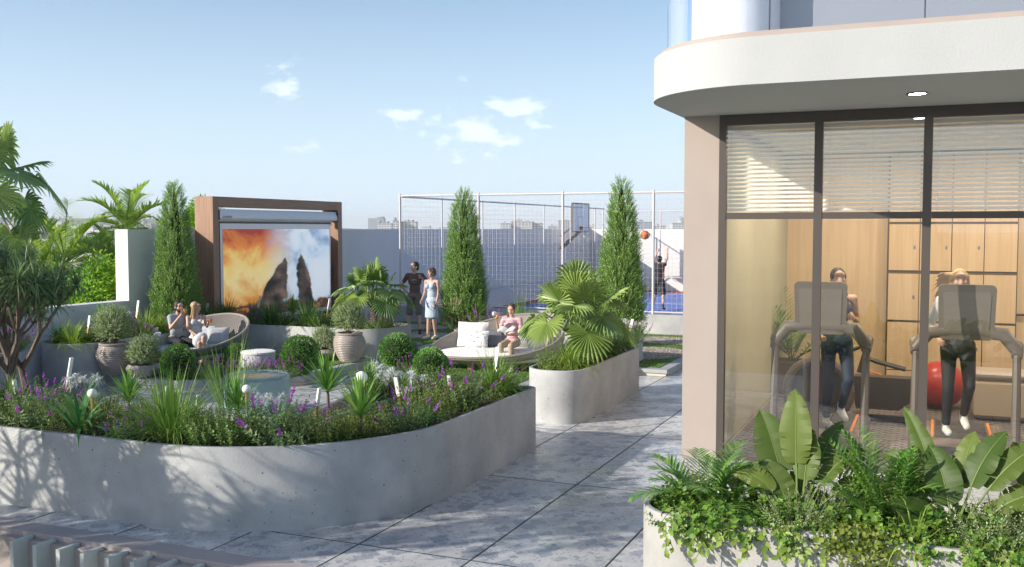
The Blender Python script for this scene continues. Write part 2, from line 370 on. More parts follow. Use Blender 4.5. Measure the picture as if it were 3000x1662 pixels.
# ------------------------------------------------------------- mesh collector
class MB:
    def __init__(s): s.v = []; s.f = []; s.m = []; s.t = []; s.sm = []
    def add(s, vs, fs, mi=0, tint=0.5, smooth=True):
        o = len(s.v); s.v.extend(vs)
        for f in fs:
            s.f.append(tuple(i + o for i in f)); s.m.append(mi); s.t.append(tint); s.sm.append(smooth)
    def box(s, a, b, mi=0, bev=0):
        x0, y0, z0 = a; x1, y1, z1 = b
        if x0 > x1: x0, x1 = x1, x0
        if y0 > y1: y0, y1 = y1, y0
        if z0 > z1: z0, z1 = z1, z0
        if not bev:
            s.add([(x0,y0,z0),(x1,y0,z0),(x1,y1,z0),(x0,y1,z0),(x0,y0,z1),(x1,y0,z1),(x1,y1,z1),(x0,y1,z1)],
                  [(0,3,2,1),(4,5,6,7),(0,1,5,4),(1,2,6,5),(2,3,7,6),(3,0,4,7)], mi, .5, False)
        else:
            s.prism([(x0,y0),(x1,y0),(x1,y1),(x0,y1)], z0, z1, mi, bev)
    def prism(s, poly, z0, z1, mi=0, bev=0, smooth=False, mtop=None):
        loops = [(0 if not bev else bev, z0), (0, z0 + bev), (0, z1 - bev), (bev, z1)] if bev else [(0, z0), (0, z1)]
        n = len(poly); vs = []
        for off, z in loops:
            p = inset(poly, off) if off else poly
            vs += [(q[0], q[1], z) for q in p]
        fs = []
        for k in range(len(loops) - 1):
            for i in range(n):
                j = (i + 1) % n
                fs.append((k*n+i, k*n+j, (k+1)*n+j, (k+1)*n+i))
        s.add(vs, fs, mi, .5, smooth)
        o = len(s.v) - len(vs)
        k = len(loops) - 1
        s.f.append(tuple(o + k*n + i for i in range(n))); s.m.append(mi if mtop is None else mtop); s.t.append(.5); s.sm.append(False)
        s.f.append(tuple(o + i for i in reversed(range(n)))); s.m.append(mi); s.t.append(.5); s.sm.append(False)
    def tube(s, pts, rad, n=6, mi=0, tint=.5, caps=True):
        pts = [Vector(p) for p in pts]; k = len(pts)
        if not isinstance(rad, (list, tuple)): rad = [rad] * k
        vs = []; side = None
        for i in range(k):
            d = (pts[min(i+1, k-1)] - pts[max(i-1, 0)]).normalized()
            if side is None:
                side = d.cross(Vector((0, 0, 1)) if abs(d.z) < .9 else Vector((1, 0, 0))).normalized()
            else:
                side = (side - d * side.dot(d)).normalized()
            up = side.cross(d)
            for j in range(n):
                a = 2 * math.pi * j / n
                vs.append(tuple(pts[i] + (side * math.cos(a) + up * math.sin(a)) * rad[i]))
        fs = []
        for i in range(k - 1):
            for j in range(n):
                fs.append((i*n+j, i*n+(j+1) % n, (i+1)*n+(j+1) % n, (i+1)*n+j))
        if caps: fs += [tuple(reversed(range(n))), tuple((k-1)*n + j for j in range(n))]
        s.add(vs, fs, mi, tint)
    def lathe(s, prof, c=(0, 0, 0), n=24, mi=0, sx=1, sy=1, smooth=True, close=False):
        vs = []; k = len(prof)
        for r, z in prof:
            for j in range(n):
                a = 2 * math.pi * j / n
                vs.append((c[0] + r * sx * math.cos(a), c[1] + r * sy * math.sin(a), c[2] + z))
        fs = []
        for i in range(k - 1):
            for j in range(n):
                fs.append((i*n+j, i*n+(j+1) % n, (i+1)*n+(j+1) % n, (i+1)*n+j))
        if prof[0][0] > 1e-4: fs.append(tuple(reversed(range(n))))
        if prof[-1][0] > 1e-4: fs.append(tuple((k-1)*n + j for j in range(n)))
        s.add(vs, fs, mi, .5, smooth)
    def ball(s, c, r, mi=0, seg=14, rings=9, rot=None):
        if not isinstance(r, (tuple, list)): r = (r, r, r)
        vs = []; c = Vector(c)
        for i in range(rings + 1):
            th = math.pi * i / rings
            for j in range(seg):
                a = 2 * math.pi * j / seg
                p = Vector((r[0]*math.sin(th)*math.cos(a), r[1]*math.sin(th)*math.sin(a), r[2]*math.cos(th)))
                if rot is not None: p = rot @ p
                vs.append(tuple(c + p))
        fs = [(i*seg+j, (i+1)*seg+j, (i+1)*seg+(j+1) % seg, i*seg+(j+1) % seg) for i in range(rings) for j in range(seg)]
        s.add(vs, fs, mi)
    def blade(s, p, d, L, w, droop, seg=4, mi=0, tint=None, taper=.25, fold=0):
        p = Vector(p); d = Vector(d).normalized(); st = L / seg
        side = d.cross(Vector((0, 0, 1)))
        if side.length < .05: a = random.random() * 6.28; side = Vector((math.cos(a), math.sin(a), 0))
        side.normalize(); vs = []
        t = random.random() if tint is None else tint
        for i in range(seg + 1):
            u = i / seg
            ww = w * .5 * (taper + (1 - taper) * min(1, u * 3.2)) * (1 - u ** 2.2) if i < seg else 0
            if i == seg: vs.append(tuple(p))
            else: vs += [tuple(p - side * ww), tuple(p + side * ww)]
            d = (d + Vector((0, 0, -droop * st / L * (0.4 + 1.4 * u)))).normalized()
            p = p + d * st
        fs = [(2*i, 2*i+1, 2*i+3, 2*i+2) for i in range(seg - 1)] + [(2*seg-2, 2*seg-1, 2*seg)]
        s.add(vs, fs, mi, t)
    def leaf(s, p, d, L, w, nrm=None, mi=0, tint=None, fold=.15):
        p = Vector(p); d = Vector(d).normalized()
        if nrm is None: nrm = Vector((random.gauss(0, 1), random.gauss(0, 1), random.gauss(0, 1)))
        sd_ = d.cross(nrm)
        if sd_.length < 1e-3: sd_ = Vector((1, 0, 0))
        sd_.normalize(); up = sd_.cross(d)
        t = random.random() if tint is None else tint
        a = p; b = p + d * L * .45 + sd_ * w * .5 + up * w * fold; c = p + d * L; e = p + d * L * .45 - sd_ * w * .5 + up * w * fold
        s.add([tuple(a), tuple(b), tuple(c), tuple(e)], [(0, 1, 2), (0, 2, 3)], mi, t)
    def mesh(s, name, mats):
        me = bpy.data.meshes.new(name); me.from_pydata(s.v, [], s.f)
        for q in mats: me.materials.append(q if not isinstance(q, str) else M[q])
        me.polygons.foreach_set('material_index', s.m)
        me.polygons.foreach_set('use_smooth', s.sm)
        at = me.attributes.new('tint', 'FLOAT', 'FACE'); at.data.foreach_set('value', s.t)
        me.update()
        if len(s.v) < 9000 and any(s.sm): me.set_sharp_from_angle(angle=R(42))
        return me
    def build(s, name, mats, parent=None, loc=None, rotz=0):
        if not isinstance(mats, (list, tuple)): mats = [mats]
        o = bpy.data.objects.new(name, s.mesh(name, mats)); COL.objects.link(o)
        if parent is not None: o.parent = parent
        if loc is not None: o.location = loc
        if rotz: o.rotation_euler = (0, 0, rotz)
        return o
def inset(poly, d):
    n = len(poly); out = []
    ar = sum(poly[i][0]*poly[(i+1) % n][1] - poly[(i+1) % n][0]*poly[i][1] for i in range(n))
    sg = 1 if ar > 0 else -1
    for i in range(n):
        p0 = Vector(poly[i-1]); p1 = Vector(poly[i]); p2 = Vector(poly[(i+1) % n])
        a = (p1 - p0).normalized(); b = (p2 - p1).normalized()
        na = Vector((-a.y, a.x)) * sg; nb = Vector((-b.y, b.x)) * sg
        m = (na + nb); 
        if m.length < 1e-6: m = na
        m.normalize(); k = d / max(.3, m.dot(na))
        out.append((p1.x + m.x * k, p1.y + m.y * k))
    return out
def roundpoly(pts, rads, seg=10):
    n = len(pts); out = []
    for i in range(n):
        p0 = Vector(pts[i-1]); p1 = Vector(pts[i]); p2 = Vector(pts[(i+1) % n]); r = rads[i] if isinstance(rads, (list, tuple)) else rads
        if r <= 0: out.append((p1.x, p1.y)); continue
        a = (p0 - p1).normalized(); b = (p2 - p1).normalized()
        ang = math.acos(max(-1, min(1, a.dot(b)))); t = r / math.tan(ang / 2)
        c = p1 + (a + b).normalized() * (r / math.sin(ang / 2))
        s_ = p1 + a * t; e = p1 + b * t
        a0 = math.atan2(s_.y - c.y, s_.x - c.x); a1 = math.atan2(e.y - c.y, e.x - c.x); da = a1 - a0
        while da > math.pi: da -= 2*math.pi
        while da < -math.pi: da += 2*math.pi
        for k in range(seg + 1):
            q = a0 + da * k / seg; out.append((c.x + r * math.cos(q), c.y + r * math.sin(q)))
    return out
def tag(o, label=None, cat=None, group=None, kind=None):
    if label: o['label'] = label
    if cat: o['category'] = cat
    if group: o['group'] = group
    if kind: o['kind'] = kind
    return o
def thing(name, label, cat, loc=(0, 0, 0), rotz=0, group=None, scale=1):
    o = bpy.data.objects.new(name, None); COL.objects.link(o); o.empty_display_size = .1
    o.location = loc; o.rotation_euler = (0, 0, rotz); o.scale = (scale,) * 3
    return tag(o, label, cat, group)
def struct(o): o['kind'] = 'structure'; return o
# ============================================================= the setting
# deck: one sheet of big stone slabs
mb = MB(); mb.box((-15.7, 7.02, -.5), (12, 47.5, 0)); struct(mb.build('paved_deck', 'paving'))
mb = MB(); mb.box((-16.2, 6.78, -.6), (12, 7.018, .004)); struct(mb.build('deck_coping', 'taupe_deck'))
mb = MB(); mb.box((-16.2, 6.70, -20), (12, 6.778, -.05)); struct(mb.build('podium_face', 'taupe'))
mb = MB(); mb.box((-45, -30, -5.6), (25, 6.69, -5.0)); struct(mb.build('lower_terrace', 'concrete'))
mb = MB(); mb.box((-20, -6, -5), (-8.6, 6.69, -1.6)); struct(mb.build('terrace_bed', 'soil'))
# louvre fins along the podium edge
fr = thing('louvre_screen', 'row of sage grey upright fins along the mauve deck edge, bottom left corner', 'louvre screen', (-8.0, 6.6, -.02))
for i in range(9):
    mb = MB(); x = i * .293 - .36 + .48
    mb.box((x - .024, -.06, -3.0), (x + .024, .172, 0), bev=.002); mb.build('fin', 'fin', fr)
mb = MB(); mb.box((-.4, .02, -2.6), (2.7, .06, -2.5)); mb.build('rail', 'fin', fr)

# planters ------------------------------------------------
def planter(poly, h, label, group=None, m='concrete', z0=0, wall=.055, name='planter', soil_depth=.07, rim='rim'):
    mb = MB(); n = len(poly)
    loops = [(0, z0), (0, h - .014), (.004, h - .004), (.014, h), (wall - .01, h), (wall, h - .01), (wall, h - soil_depth - .05)]
    vs = []
    for off, z in loops: vs += [(q[0], q[1], z) for q in (inset(poly, off) if off else poly)]
    for k in range(len(loops) - 1):
        mi = 0 if k < 3 else 1
        fs = [(k*n+i, k*n+(i+1) % n, (k+1)*n+(i+1) % n, (k+1)*n+i) for i in range(n)]
        mb.add(vs if k == 0 else [], [], 0)
        for f in fs: mb.f.append(f); mb.m.append(mi); mb.t.append(.5); mb.sm.append(k < 3 or k > 4)
    cx = sum(p[0] for p in poly) / n; cy = sum(p[1] for p in poly) / n
    t = thing(name, label, 'planter', (cx, cy, z0), 0, group)
    mb.v = [(a - cx, b - cy, c - z0) for a, b, c in mb.v]
    mb.build('wall', [m, rim], t)
    s_ = MB(); ip = inset(poly, wall + .001)
    s_.v = [(q[0] - cx, q[1] - cy, h - soil_depth - z0) for q in ip]; s_.f = [tuple(range(n))]; s_.m = [0]; s_.t = [.5]; s_.sm = [False]
    s_.build('soil', 'soil', t)
    return t
PG = 'concrete planters of the roof garden'
FY, RX = 7.38, -4.78
P1 = roundpoly([(-16.0, FY), (RX, FY), (RX, 12.1), (-6.15, 12.1), (-6.15, 8.95), (-16.0, 8.95)], [.0, 2.15, .12, .5, .35, 0], 26)
planter(P1, .82, 'longest concrete planter, curving round the seating area with tree shadows on its face')
P2 = roundpoly([(-5.68, 13.65), (RX, 13.65), (RX, 17.0), (-5.68, 17.0)], [.42, .38, .05, .3], 14)
planter(P2, .80, 'concrete planter beside the walkway holding the larger fan palm')
P3 = roundpoly([(-9.7, 19.1), (-5.6, 19.1), (-5.6, 20.4), (-9.7, 20.4)], [.5, .3, .3, .5], 10)
planter(P3, .79, 'pale concrete planter behind the white daybed, holding two cypresses')
P4 = roundpoly([(-14.1, 17.75), (-10.55, 17.75), (-10.55, 19.3), (-14.1, 19.3)], [0, .72, .3, 0], 12)
planter(P4, .80, 'shaded concrete planter below the screen, smaller fan palm at its right end', z0=.19)
P5 = roundpoly([(-15.42, 13.3), (-14.15, 13.3), (-14.15, 19.3), (-15.42, 19.3)], [.5, .6, 0, 0], 12)
planter(P5, .80, 'blue-grey shaded planter along the left wall behind the pots', z0=0)
P6 = roundpoly([(-15.42, 9.6), (-14.4, 9.6), (-14.4, 12.15), (-15.42, 12.15)], [.1, .3, .45, .3], 10)
planter(P6, .80, 'small grey planter at the far left against the wall')
P7 = roundpoly([(-2.02, 6.95), (4.2, 6.95), (4.2, 7.86), (-2.02, 7.86)], [.43, 0, 0, .43], 12)
planter(P7, .82, 'pale speckled planter in front of the gym window, full of banana and palm plants', m='concrete_light', wall=.05, soil_depth=.1)

# raised lawns with kerbs --------------------------------
def platform(poly, h, nm, lawn=True):
    mb = MB(); mb.prism(inset(poly, .03), 0.002, .055, 1); mb.prism(poly, .055, h, 0, .008)
    struct(mb.build(nm + '_kerb', ['kerb', 'kerb_strip']))
    l = MB(); ip = inset(poly, .22); l.prism(ip, h - .03, h + .012)
    struct(l.build(nm, 'lawn'))
A1 = [(-15.42, 13.95), (-12.35, 13.78), (-10.7, 15.25), (-10.7, 25.45), (-15.42, 25.45)]
platform(A1, .19, 'left_lawn')
A2 = [(-10.0, 16.3), (-8.45, 14.6), (-6.45, 14.6), (-6.45, 19.0), (-10.0, 19.0)]
platform(A2, .19, 'middle_lawn')
A3 = [(-9.65, 18.95), (-4.78, 18.95), (-4.78, 25.45), (-9.65, 25.45)]
platform(A3, .13, 'right_lawn')
def inpoly(x, y, poly):
    c = False; n = len(poly)
    for i in range(n):
        x1, y1 = poly[i]; x2, y2 = poly[(i+1) % n]
        if (y1 > y) != (y2 > y) and x < (x2 - x1) * (y - y1) / (y2 - y1) + x1: c = not c
    return c
GRAV = [(-13.3, 23.9, 1.15, .75, .203), (-12.0, 22.1, 1.15, .7, .203), (-13.8, 21.2, .8, .6, .203), (-12.0, 20.2, 1.1, .6, .203), (-14.6, 24.6, .6, .5, .203), (-11.5, 24.8, .6, .45, .203),
        (-5.9, 23.9, 1.3, .75, .143), (-5.9, 21.3, 1.0, 1.15, .143), (-8.2, 23.2, 1.0, .8, .143), (-8.0, 21.4, .8, .55, .143)]
mb = MB()
for cx, cy, a, b, z in GRAV:
    ph = random.random() * 6
    pl = [(cx + a * math.cos(t * 6.283 / 40) * (1 + .05 * math.sin(3 * t * 6.283 / 40 + ph)), cy + b * math.sin(t * 6.283 / 40) * (1 + .05 * math.cos(2 * t * 6.283 / 40 + ph))) for t in range(40)]
    mb.prism(pl, z - .05, z + .012)
    for k in range(int(900 * a * b)):
        r = math.sqrt(random.random()) * .97; t = random.random() * 6.283
        x, y = cx + a * r * math.cos(t), cy + b * r * math.sin(t); s_ = random.uniform(.012, .026)
        q = random.random() * 6
        vs = [(x + s_ * math.cos(q + j * 1.57), y + s_ * math.sin(q + j * 1.57) * .8, z + .008) for j in range(4)] + [(x, y, z + .012 + s_ * .7)]
        mb.add(vs, [(0, 1, 4), (1, 2, 4), (2, 3, 4), (3, 0, 4)], 1 if random.random() < .5 else 2, .5)
M['peb1'] = mat('pebble_pale', (.62, .55, .45), .9); M['peb2'] = mat('pebble_brown', (.27, .21, .16), .9)
tag(mb.build('gravel_bed', ['gravel', 'peb1', 'peb2']), 'rounded beds of brown gravel set in the lawn by the court', 'gravel', kind='stuff')
mb = MB()
for poly, h, n in ((A1, .2, 15000), (A2, .2, 6000), (A3, .142, 9000)):
    xs = [p[0] for p in poly]; ys = [p[1] for p in poly]; ip = inset(poly, .24); c = 0
    while c < n:
        x, y = random.uniform(min(xs), max(xs)), random.uniform(min(ys), max(ys)); c += 1
        if not inpoly(x, y, ip) or any(((x-g[0])/g[2])**2 + ((y-g[1])/g[3])**2 < 1.0 for g in GRAV): continue
        a = random.random() * 6.28; L = random.uniform(.02, .045); w = .012
        mb.add([(x - w*math.cos(a), y - w*math.sin(a), h), (x + w*math.cos(a), y + w*math.sin(a), h), (x + random.gauss(0, .012), y + random.gauss(0, .012), h + L)], [(0, 1, 2)], 0, random.random())
tag(mb.build('lawn_grass', 'blade'), 'short green grass of the raised lawns', 'grass', kind='stuff')

# boundary walls ------------------------------------------
def wall(a, b, h, label, m='wallw', z0=-20, cap=None, name='boundary_wall', col='wall'):
    mb = MB(); mb.box((a[0], a[1], 0), (b[0], b[1], h), bev=.006)
    o = mb.build(name, m); tag(o, label, 'wall'); return o
WH = 2.89
WE = colX(378, -15.5, 1.4).y
wall((-15.85, WE), (-15.5, 46.3), WH, 'tall grey-white wall behind the screen, white at its lit end')
wall((-15.85, 6.8), (-15.5, WE - .004), 1.4, 'low grey-white parapet wall at the left, behind the branching tree')
wall((-15.85, 46.304), (12, 46.7), WH, 'tall grey-white wall at the far end of the sports court')
wall((-15.1, 25.5), (12, 25.85), .63, 'low concrete wall in front of the sports court, under its net', m='concrete')
wall((-15.1, 45.2), (12, 45.5), .63, 'low wall along the far side of the sports court')
wall((-15.3, 25.856), (-14.9, 45.196), .63, 'low wall along the left side of the sports court')
# court
M['court_blue'] = mat('blue_court', (.12, .19, .50), .55, (.14, .22, .55), ns=2)
M['court_red'] = mat('red_court', (.36, .045, .05), .6)
mb = MB(); mb.box((-14.9, 25.86, .002), (12, 45.19, .012)); struct(mb.build('court_border', 'court_red'))
mb = MB(); mb.box((-14.2, 26.2, .013), (12, 43.6, .018)); struct(mb.build('court_surface', 'court_blue'))
mb = MB()
for a, b in (((-13.6, 26.9), (11, 26.97)), ((-13.6, 42.9), (11, 42.97)), ((-13.6, 26.97), (-13.53, 42.9)), ((-6.8, 26.97), (-6.73, 42.9)), ((-13.53, 32.5), (-8, 32.57)), ((-13.53, 37.3), (-8, 37.37)), ((-1, 26.97), (-.93, 42.9))):
    mb.box((a[0], a[1], .019), (b[0], b[1], .022))
for k in range(24):
    a0, a1 = -1.57 + 3.14*k/24, -1.57 + 3.14*(k+1)/24; c = (-8, 34.93)
    q = [(c[0] + r*math.cos(a), c[1] + r*math.sin(a), .023) for r, a in ((2.4, a0), (2.47, a0), (2.47, a1), (2.4, a1))]
    mb.add(q, [(0, 1, 2, 3)], 0, .5, False)
struct(mb.build('court_lines', 'white'))

# net fence ------------------------------------------------
def netfence(p, q, z0, z1, posts, label, cell=.13, pr=.034):
    t = thing('net_fence', label, 'fence', (p[0], p[1], 0)); p = Vector(p); q = Vector(q); L = (q - p).length; d = (q - p) / L
    def pt(s, z): return (d.x * s, d.y * s, z)
    for s in posts:
        mb = MB(); mb.tube([pt(s, z0), pt(s, z1)], pr, 10); mb.ball(pt(s, z1), pr * 1.15, seg=10, rings=6); mb.build('post', 'fence', t)
    mb = MB(); mb.tube([pt(0, z1 - .03), pt(L, z1 - .03)], .028, 8); mb.build('top_rail', 'fence', t)
    mb = MB(); mb.tube([pt(0, z0 + .06), pt(L, z0 + .06)], .02, 6); mb.build('bottom_rail', 'fence', t)
    mb = MB(); w = .0021; n = Vector((-d.y, d.x))
    def wire(a, b):
        mb.tube([a, b], w, 3, caps=False)
    s = cell
    while s < L: wire(pt(s, z0 + .06), pt(s, z1 - .03)); s += cell
    z = z0 + .06 + cell
    while z < z1 - .04: wire(pt(0, z), pt(L, z)); z += cell
    mb.build('net', 'fence', t)
    return t
netfence((-14.55, 25.68), (6, 25.68), .63, 3.9, [0, 2.56, 5.12, 7.68, 10.24, 12.8], 'nearest face of the tall cream net fence round the sports court')
netfence((-14.55, 25.78), (-14.55, 45.3), .63, 3.88, [2.6, 5.7, 8.6, 11.6, 14.8, 18.2, 19.4], 'left side of the cream net fence, running away from the garden', cell=.16, pr=.026)
netfence((-14.4, 45.35), (6, 45.35), .63, 3.75, [2.6, 5.2, 7.8, 10.4, 13, 15.6], 'far side of the cream net fence round the court', cell=.2, pr=.028)

# basketball hoop -----------------------------------------
M['black'] = mat('black_metal', (.03, .03, .032), .45, metal=.3)
M['dark_gr'] = mat('dark_grey_metal', (.10, .10, .095), .5, metal=.3)
M['orange'] = mat('orange_metal', (.55, .12, .03), .5)
M['board'] = mat('milky_backboard', (.85, .87, .88), .3)
M['netw'] = mat('white_cord', (.75, .74, .72), .8)
hp = colY(1632, 42.0, 0)
hoop = thing('basketball_hoop', 'basketball hoop with clear backboard on a dark slanted arm', 'basketball hoop', hp)
mb = MB(); mb.box((-.35, -.5, 0), (.35, .5, .12), bev=.02); mb.build('base', 'black', hoop)
mb = MB(); mb.box((-.1, -.12, .12), (.1, .12, 2.55), bev=.015)
mb.box((-.14, -.15, 1.5), (.14, .15, 2.05), bev=.02); mb.build('pole', 'black', hoop)
mb = MB()
for sx in (-.12, .12): mb.tube([(0, sx, 1.85), (1.12, sx, 2.82)], .05, 4)
mb.build('lower_arm', 'dark_gr', hoop)
mb = MB(); mb.tube([(-.15, 0, 2.3), (1.02, 0, 3.25)], .035, 6); mb.tube([(-.45, 0, 1.55), (.1, 0, 1.85)], .05, 4); mb.build('upper_arm', 'dark_gr', hoop)
mb = MB(); mb.box((1.12, -.9, 2.8), (1.15, .9, 4.0)); bb = mb.build('backboard', 'board', hoop)
mb = MB()
for a, b in (((1.1, -.93, 2.76), (1.17, .93, 2.8)), ((1.1, -.93, 4.0), (1.17, .93, 4.05)), ((1.1, -.95, 2.76), (1.17, -.9, 4.05)), ((1.1, .9, 2.76), (1.17, .95, 4.05))): mb.box(a, b)
mb.build('board_frame', 'dark_gr', bb)
mb = MB()
for a, b in (((1.155, -.3, 2.98), (1.16, .3, 3.02)), ((1.155, -.3, 3.42), (1.16, .3, 3.46)), ((1.155, -.3, 3.02), (1.16, -.26, 3.42)), ((1.155, .26, 3.02), (1.16, .3, 3.42))): mb.box(a, b)
mb.build('target_square', 'netw', bb)
mb = MB(); rr = [(1.42 + .23*math.cos(k*.3142), .23*math.sin(k*.3142), 2.95) for k in range(21)]; mb.tube(rr, .012, 6, caps=False)
mb.box((1.15, -.09, 2.86), (1.24, .09, 3.0)); mb.build('rim', 'orange', hoop)
mb = MB()
for k in range(12):
    for s_ in (1, -1):
        pts = []
        for j in range(6):
            a = k*.5236 + s_*j*.2618; r = .23 - .022*j; pts.append((1.42 + r*math.cos(a), r*math.sin(a), 2.95 - .085*j))
        mb.tube(pts, .006, 3, caps=False)
mb.build('net', 'netw', hoop)
hoop.rotation_euler = (0, 0, R(-4))
bc = atY(1890, 689, 35.2)
mb = MB(); mb.ball((0, 0, 0), .165, seg=20, rings=14)
M['ballm'] = wave_mat('orange_ball', (.62, .17, .05), (.62, .17, .05), 3, bump=.0)
b1 = thing('basketball', 'orange basketball in mid air above the shooting player', 'ball', bc); mb.build('ball_skin', 'ballm', b1)
mb = MB()
for ax in range(3):
    mb.tube([tuple(Matrix.Rotation(ax*1.05, 3, 'X') @ Vector((.166*math.cos(k*.2618), .166*math.sin(k*.2618), 0))) for k in range(25)], .004, 4, caps=False)
mb.build('seam', 'black', b1)

# projector screen in wooden portal ------------------------
X0, X1 = -15.49, -14.98
yl, yr = colX(626, X1, 2).y, colX(1003, X1, 2).y
zt = 2.9 + (2.9 * 0) + .735
pf = thing('screen_portal', 'walnut clad portal frame standing against the wall', 'portal frame', (X1, yl, 0))
W_ = yr - yl; pw = .24
mb = MB(); mb.box((X0 - X1, 0, 0), (0, .2, zt), bev=.004); mb.build('post', 'wood_frame', pf)
mb = MB(); mb.box((X0 - X1, W_ - .2, 0), (0, W_, zt), bev=.004); mb.build('post', 'wood_frame', pf)
mb = MB(); mb.box((X0 - X1, .202, zt - .23), (0, W_ - .202, zt), bev=.004); mb.build('beam', 'wood_top', pf)
M['silver'] = mat('silver_metal', (.5, .51, .53), .35, metal=.6)
M['pict'] = mat('fiery_sky_picture', (.5, .3, .1), .6)
def picture():
    m = M['pict']; nt = m.node_tree; L = nt.links; b = nt.nodes['Principled BSDF']
    tcn = nd(nt, 'ShaderNodeTexCoord'); sp = nd(nt, 'ShaderNodeSeparateXYZ'); L.new(tcn.outputs['Generated'], sp.inputs[0])
    n = nd(nt, 'ShaderNodeTexNoise'); n.inputs['Scale'].default_value = 3.0; n.inputs['Detail'].default_value = 9; n.inputs['Roughness'].default_value = .58; n.inputs['Distortion'].default_value = .5
    mp_ = nd(nt, 'ShaderNodeMapping'); mp_.inputs['Scale'].default_value = (1, 1.3, 1); L.new(tcn.outputs['Generated'], mp_.inputs[0]); L.new(mp_.outputs[0], n.inputs['Vector'])
    def mth(op, a, c):
        k = nd(nt, 'ShaderNodeMath', operation=op)
        for i, q in enumerate((a, c)):
            if isinstance(q, (int, float)): k.inputs[i].default_value = q
            else: L.new(q, k.inputs[i])
        return k.outputs[0]
    def ramp(v, els):
        r = nd(nt, 'ShaderNodeValToRGB'); cr = r.color_ramp
        cr.elements[0].position, cr.elements[0].color = els[0][0], (*els[0][1], 1)
        cr.elements[1].position, cr.elements[1].color = els[-1][0], (*els[-1][1], 1)
        for p, c in els[1:-1]: e = cr.elements.new(p); e.color = (*c, 1)
        L.new(v, r.inputs[0]); return r.outputs[0]
    nn = mth('MULTIPLY', mth('SUBTRACT', n.outputs['Fac'], .5), 1.5)
    wob = mth('ADD', mth('ADD', sp.outputs[1], mth('MULTIPLY', nn, .22)), 0)
    fire = ramp(mth('ADD', sp.outputs[2], mth('MULTIPLY', nn, .75)), [(.0, (.45, .10, .02)), (.2, (.8, .33, .06)), (.42, (.95, .72, .30)), (.62, (.95, .62, .18)), (.8, (.82, .26, .05)), (1.0, (.40, .05, .03))])
    sky_ = ramp(mth('ADD', mth('MULTIPLY', nn, 1.1), .5), [(.1, (.20, .24, .36)), (.35, (.45, .58, .72)), (.52, (.72, .80, .86)), (.7, (.88, .88, .87)), (.9, (.42, .68, .82))])
    mx = nd(nt, 'ShaderNodeMix', data_type='RGBA'); mr = nd(nt, 'ShaderNodeMapRange'); mr.inputs[1].default_value = .34; mr.inputs[2].default_value = .62; L.new(wob, mr.inputs[0])
    L.new(mr.outputs[0], mx.inputs['Factor']); L.new(fire, mx.inputs['A']); L.new(sky_, mx.inputs['B'])
    # dark jagged rubble along the foot of the picture
    v = nd(nt, 'ShaderNodeTexNoise'); v.inputs['Scale'].default_value = 9; v.inputs['Detail'].default_value = 8; L.new(tcn.outputs['Generated'], v.inputs['Vector'])
    edge = mth('ADD', .16, mth('MULTIPLY', mth('SUBTRACT', v.outputs['Fac'], .5), .35))
    low = nd(nt, 'ShaderNodeMapRange'); L.new(mth('SUBTRACT', edge, sp.outputs[2]), low.inputs[0]); low.inputs[1].default_value = -.01; low.inputs[2].default_value = .04
    rub = ramp(v.outputs['Fac'], [(.40, (.03, .018, .015)), (.55, (.13, .045, .025)), (.63, (.75, .26, .05)), (.7, (.25, .14, .10))])
    m2 = nd(nt, 'ShaderNodeMix', data_type='RGBA'); L.new(low.outputs[0], m2.inputs['Factor']); L.new(mx.outputs['Result'], m2.inputs['A']); L.new(rub, m2.inputs['B'])
    # two plain dark rock spires
    cur = m2.outputs['Result']
    for cx_, w0, hh, lean in ((.54, .125, .66, -.24), (.69, .08, .70, .10)):
        v2 = nd(nt, 'ShaderNodeTexNoise'); v2.inputs['Scale'].default_value = 7; v2.inputs['Detail'].default_value = 7; L.new(tcn.outputs['Generated'], v2.inputs['Vector'])
        cxx = mth('ADD', mth('SUBTRACT', cx_ , mth('MULTIPLY', mth('SUBTRACT', hh, sp.outputs[2]), lean * -1)), mth('MULTIPLY', mth('SUBTRACT', v2.outputs['Fac'], .5), .10))
        wd = mth('MULTIPLY', mth('POWER', mth('MAXIMUM', mth('SUBTRACT', hh, sp.outputs[2]), 0.0), .55), w0 * 1.5)
        dd = mth('SUBTRACT', wd, mth('ABSOLUTE', mth('SUBTRACT', sp.outputs[1], cxx), 0))
        k = nd(nt, 'ShaderNodeMapRange'); L.new(dd, k.inputs[0]); k.inputs[1].default_value = 0; k.inputs[2].default_value = .015
        rk = ramp(v2.outputs['Fac'], [(.38, (.02, .014, .012)), (.55, (.10, .065, .05)), (.68, (.22, .14, .10))])
        m3 = nd(nt, 'ShaderNodeMix', data_type='RGBA'); L.new(k.outputs[0], m3.inputs['Factor']); L.new(cur, m3.inputs['A']); L.new(rk, m3.inputs['B']); cur = m3.outputs['Result']
    L.new(cur, b.inputs['Base Color'])
    # a projected picture gives off its own light
    L.new(cur, b.inputs['Emission Color']); b.inputs['Emission Strength'].default_value = .34
picture()
sc = thing('projection_screen', 'roll-down projection screen with a fiery cloud picture, hanging in the walnut portal', 'screen', (X1 - .12, yl, 0))
mb = MB(); h0, h1 = zt - .52, zt - .28
prof = [(-.1, h0), (.10, h0), (.12, h0 + .03), (.12, h0 + .1), (.06, h1), (-.1, h1)]
vs = [(x, y, z) for y in (.21, W_ - .21) for x, z in prof]; k = len(prof)
mb.add(vs, [tuple(range(k)), tuple(reversed(range(k, 2*k)))] + [(i, i + k, (i+1) % k + k, (i+1) % k) for i in range(k)], 0, .5, False)
hs = mb.build('housing', 'white', sc)
mb = MB(); mb.box((-.09, .3, h0 - .13), (-.02, W_ - .3, h0 - .002)); mb.build('white_drop', 'white', sc)
for y in (.205, W_ - .225):
    mb = MB(); mb.box((-.12, y, h0 - .01), (.135, y + .02, h1 - .02)); mb.build('end_cap', 'black', hs)
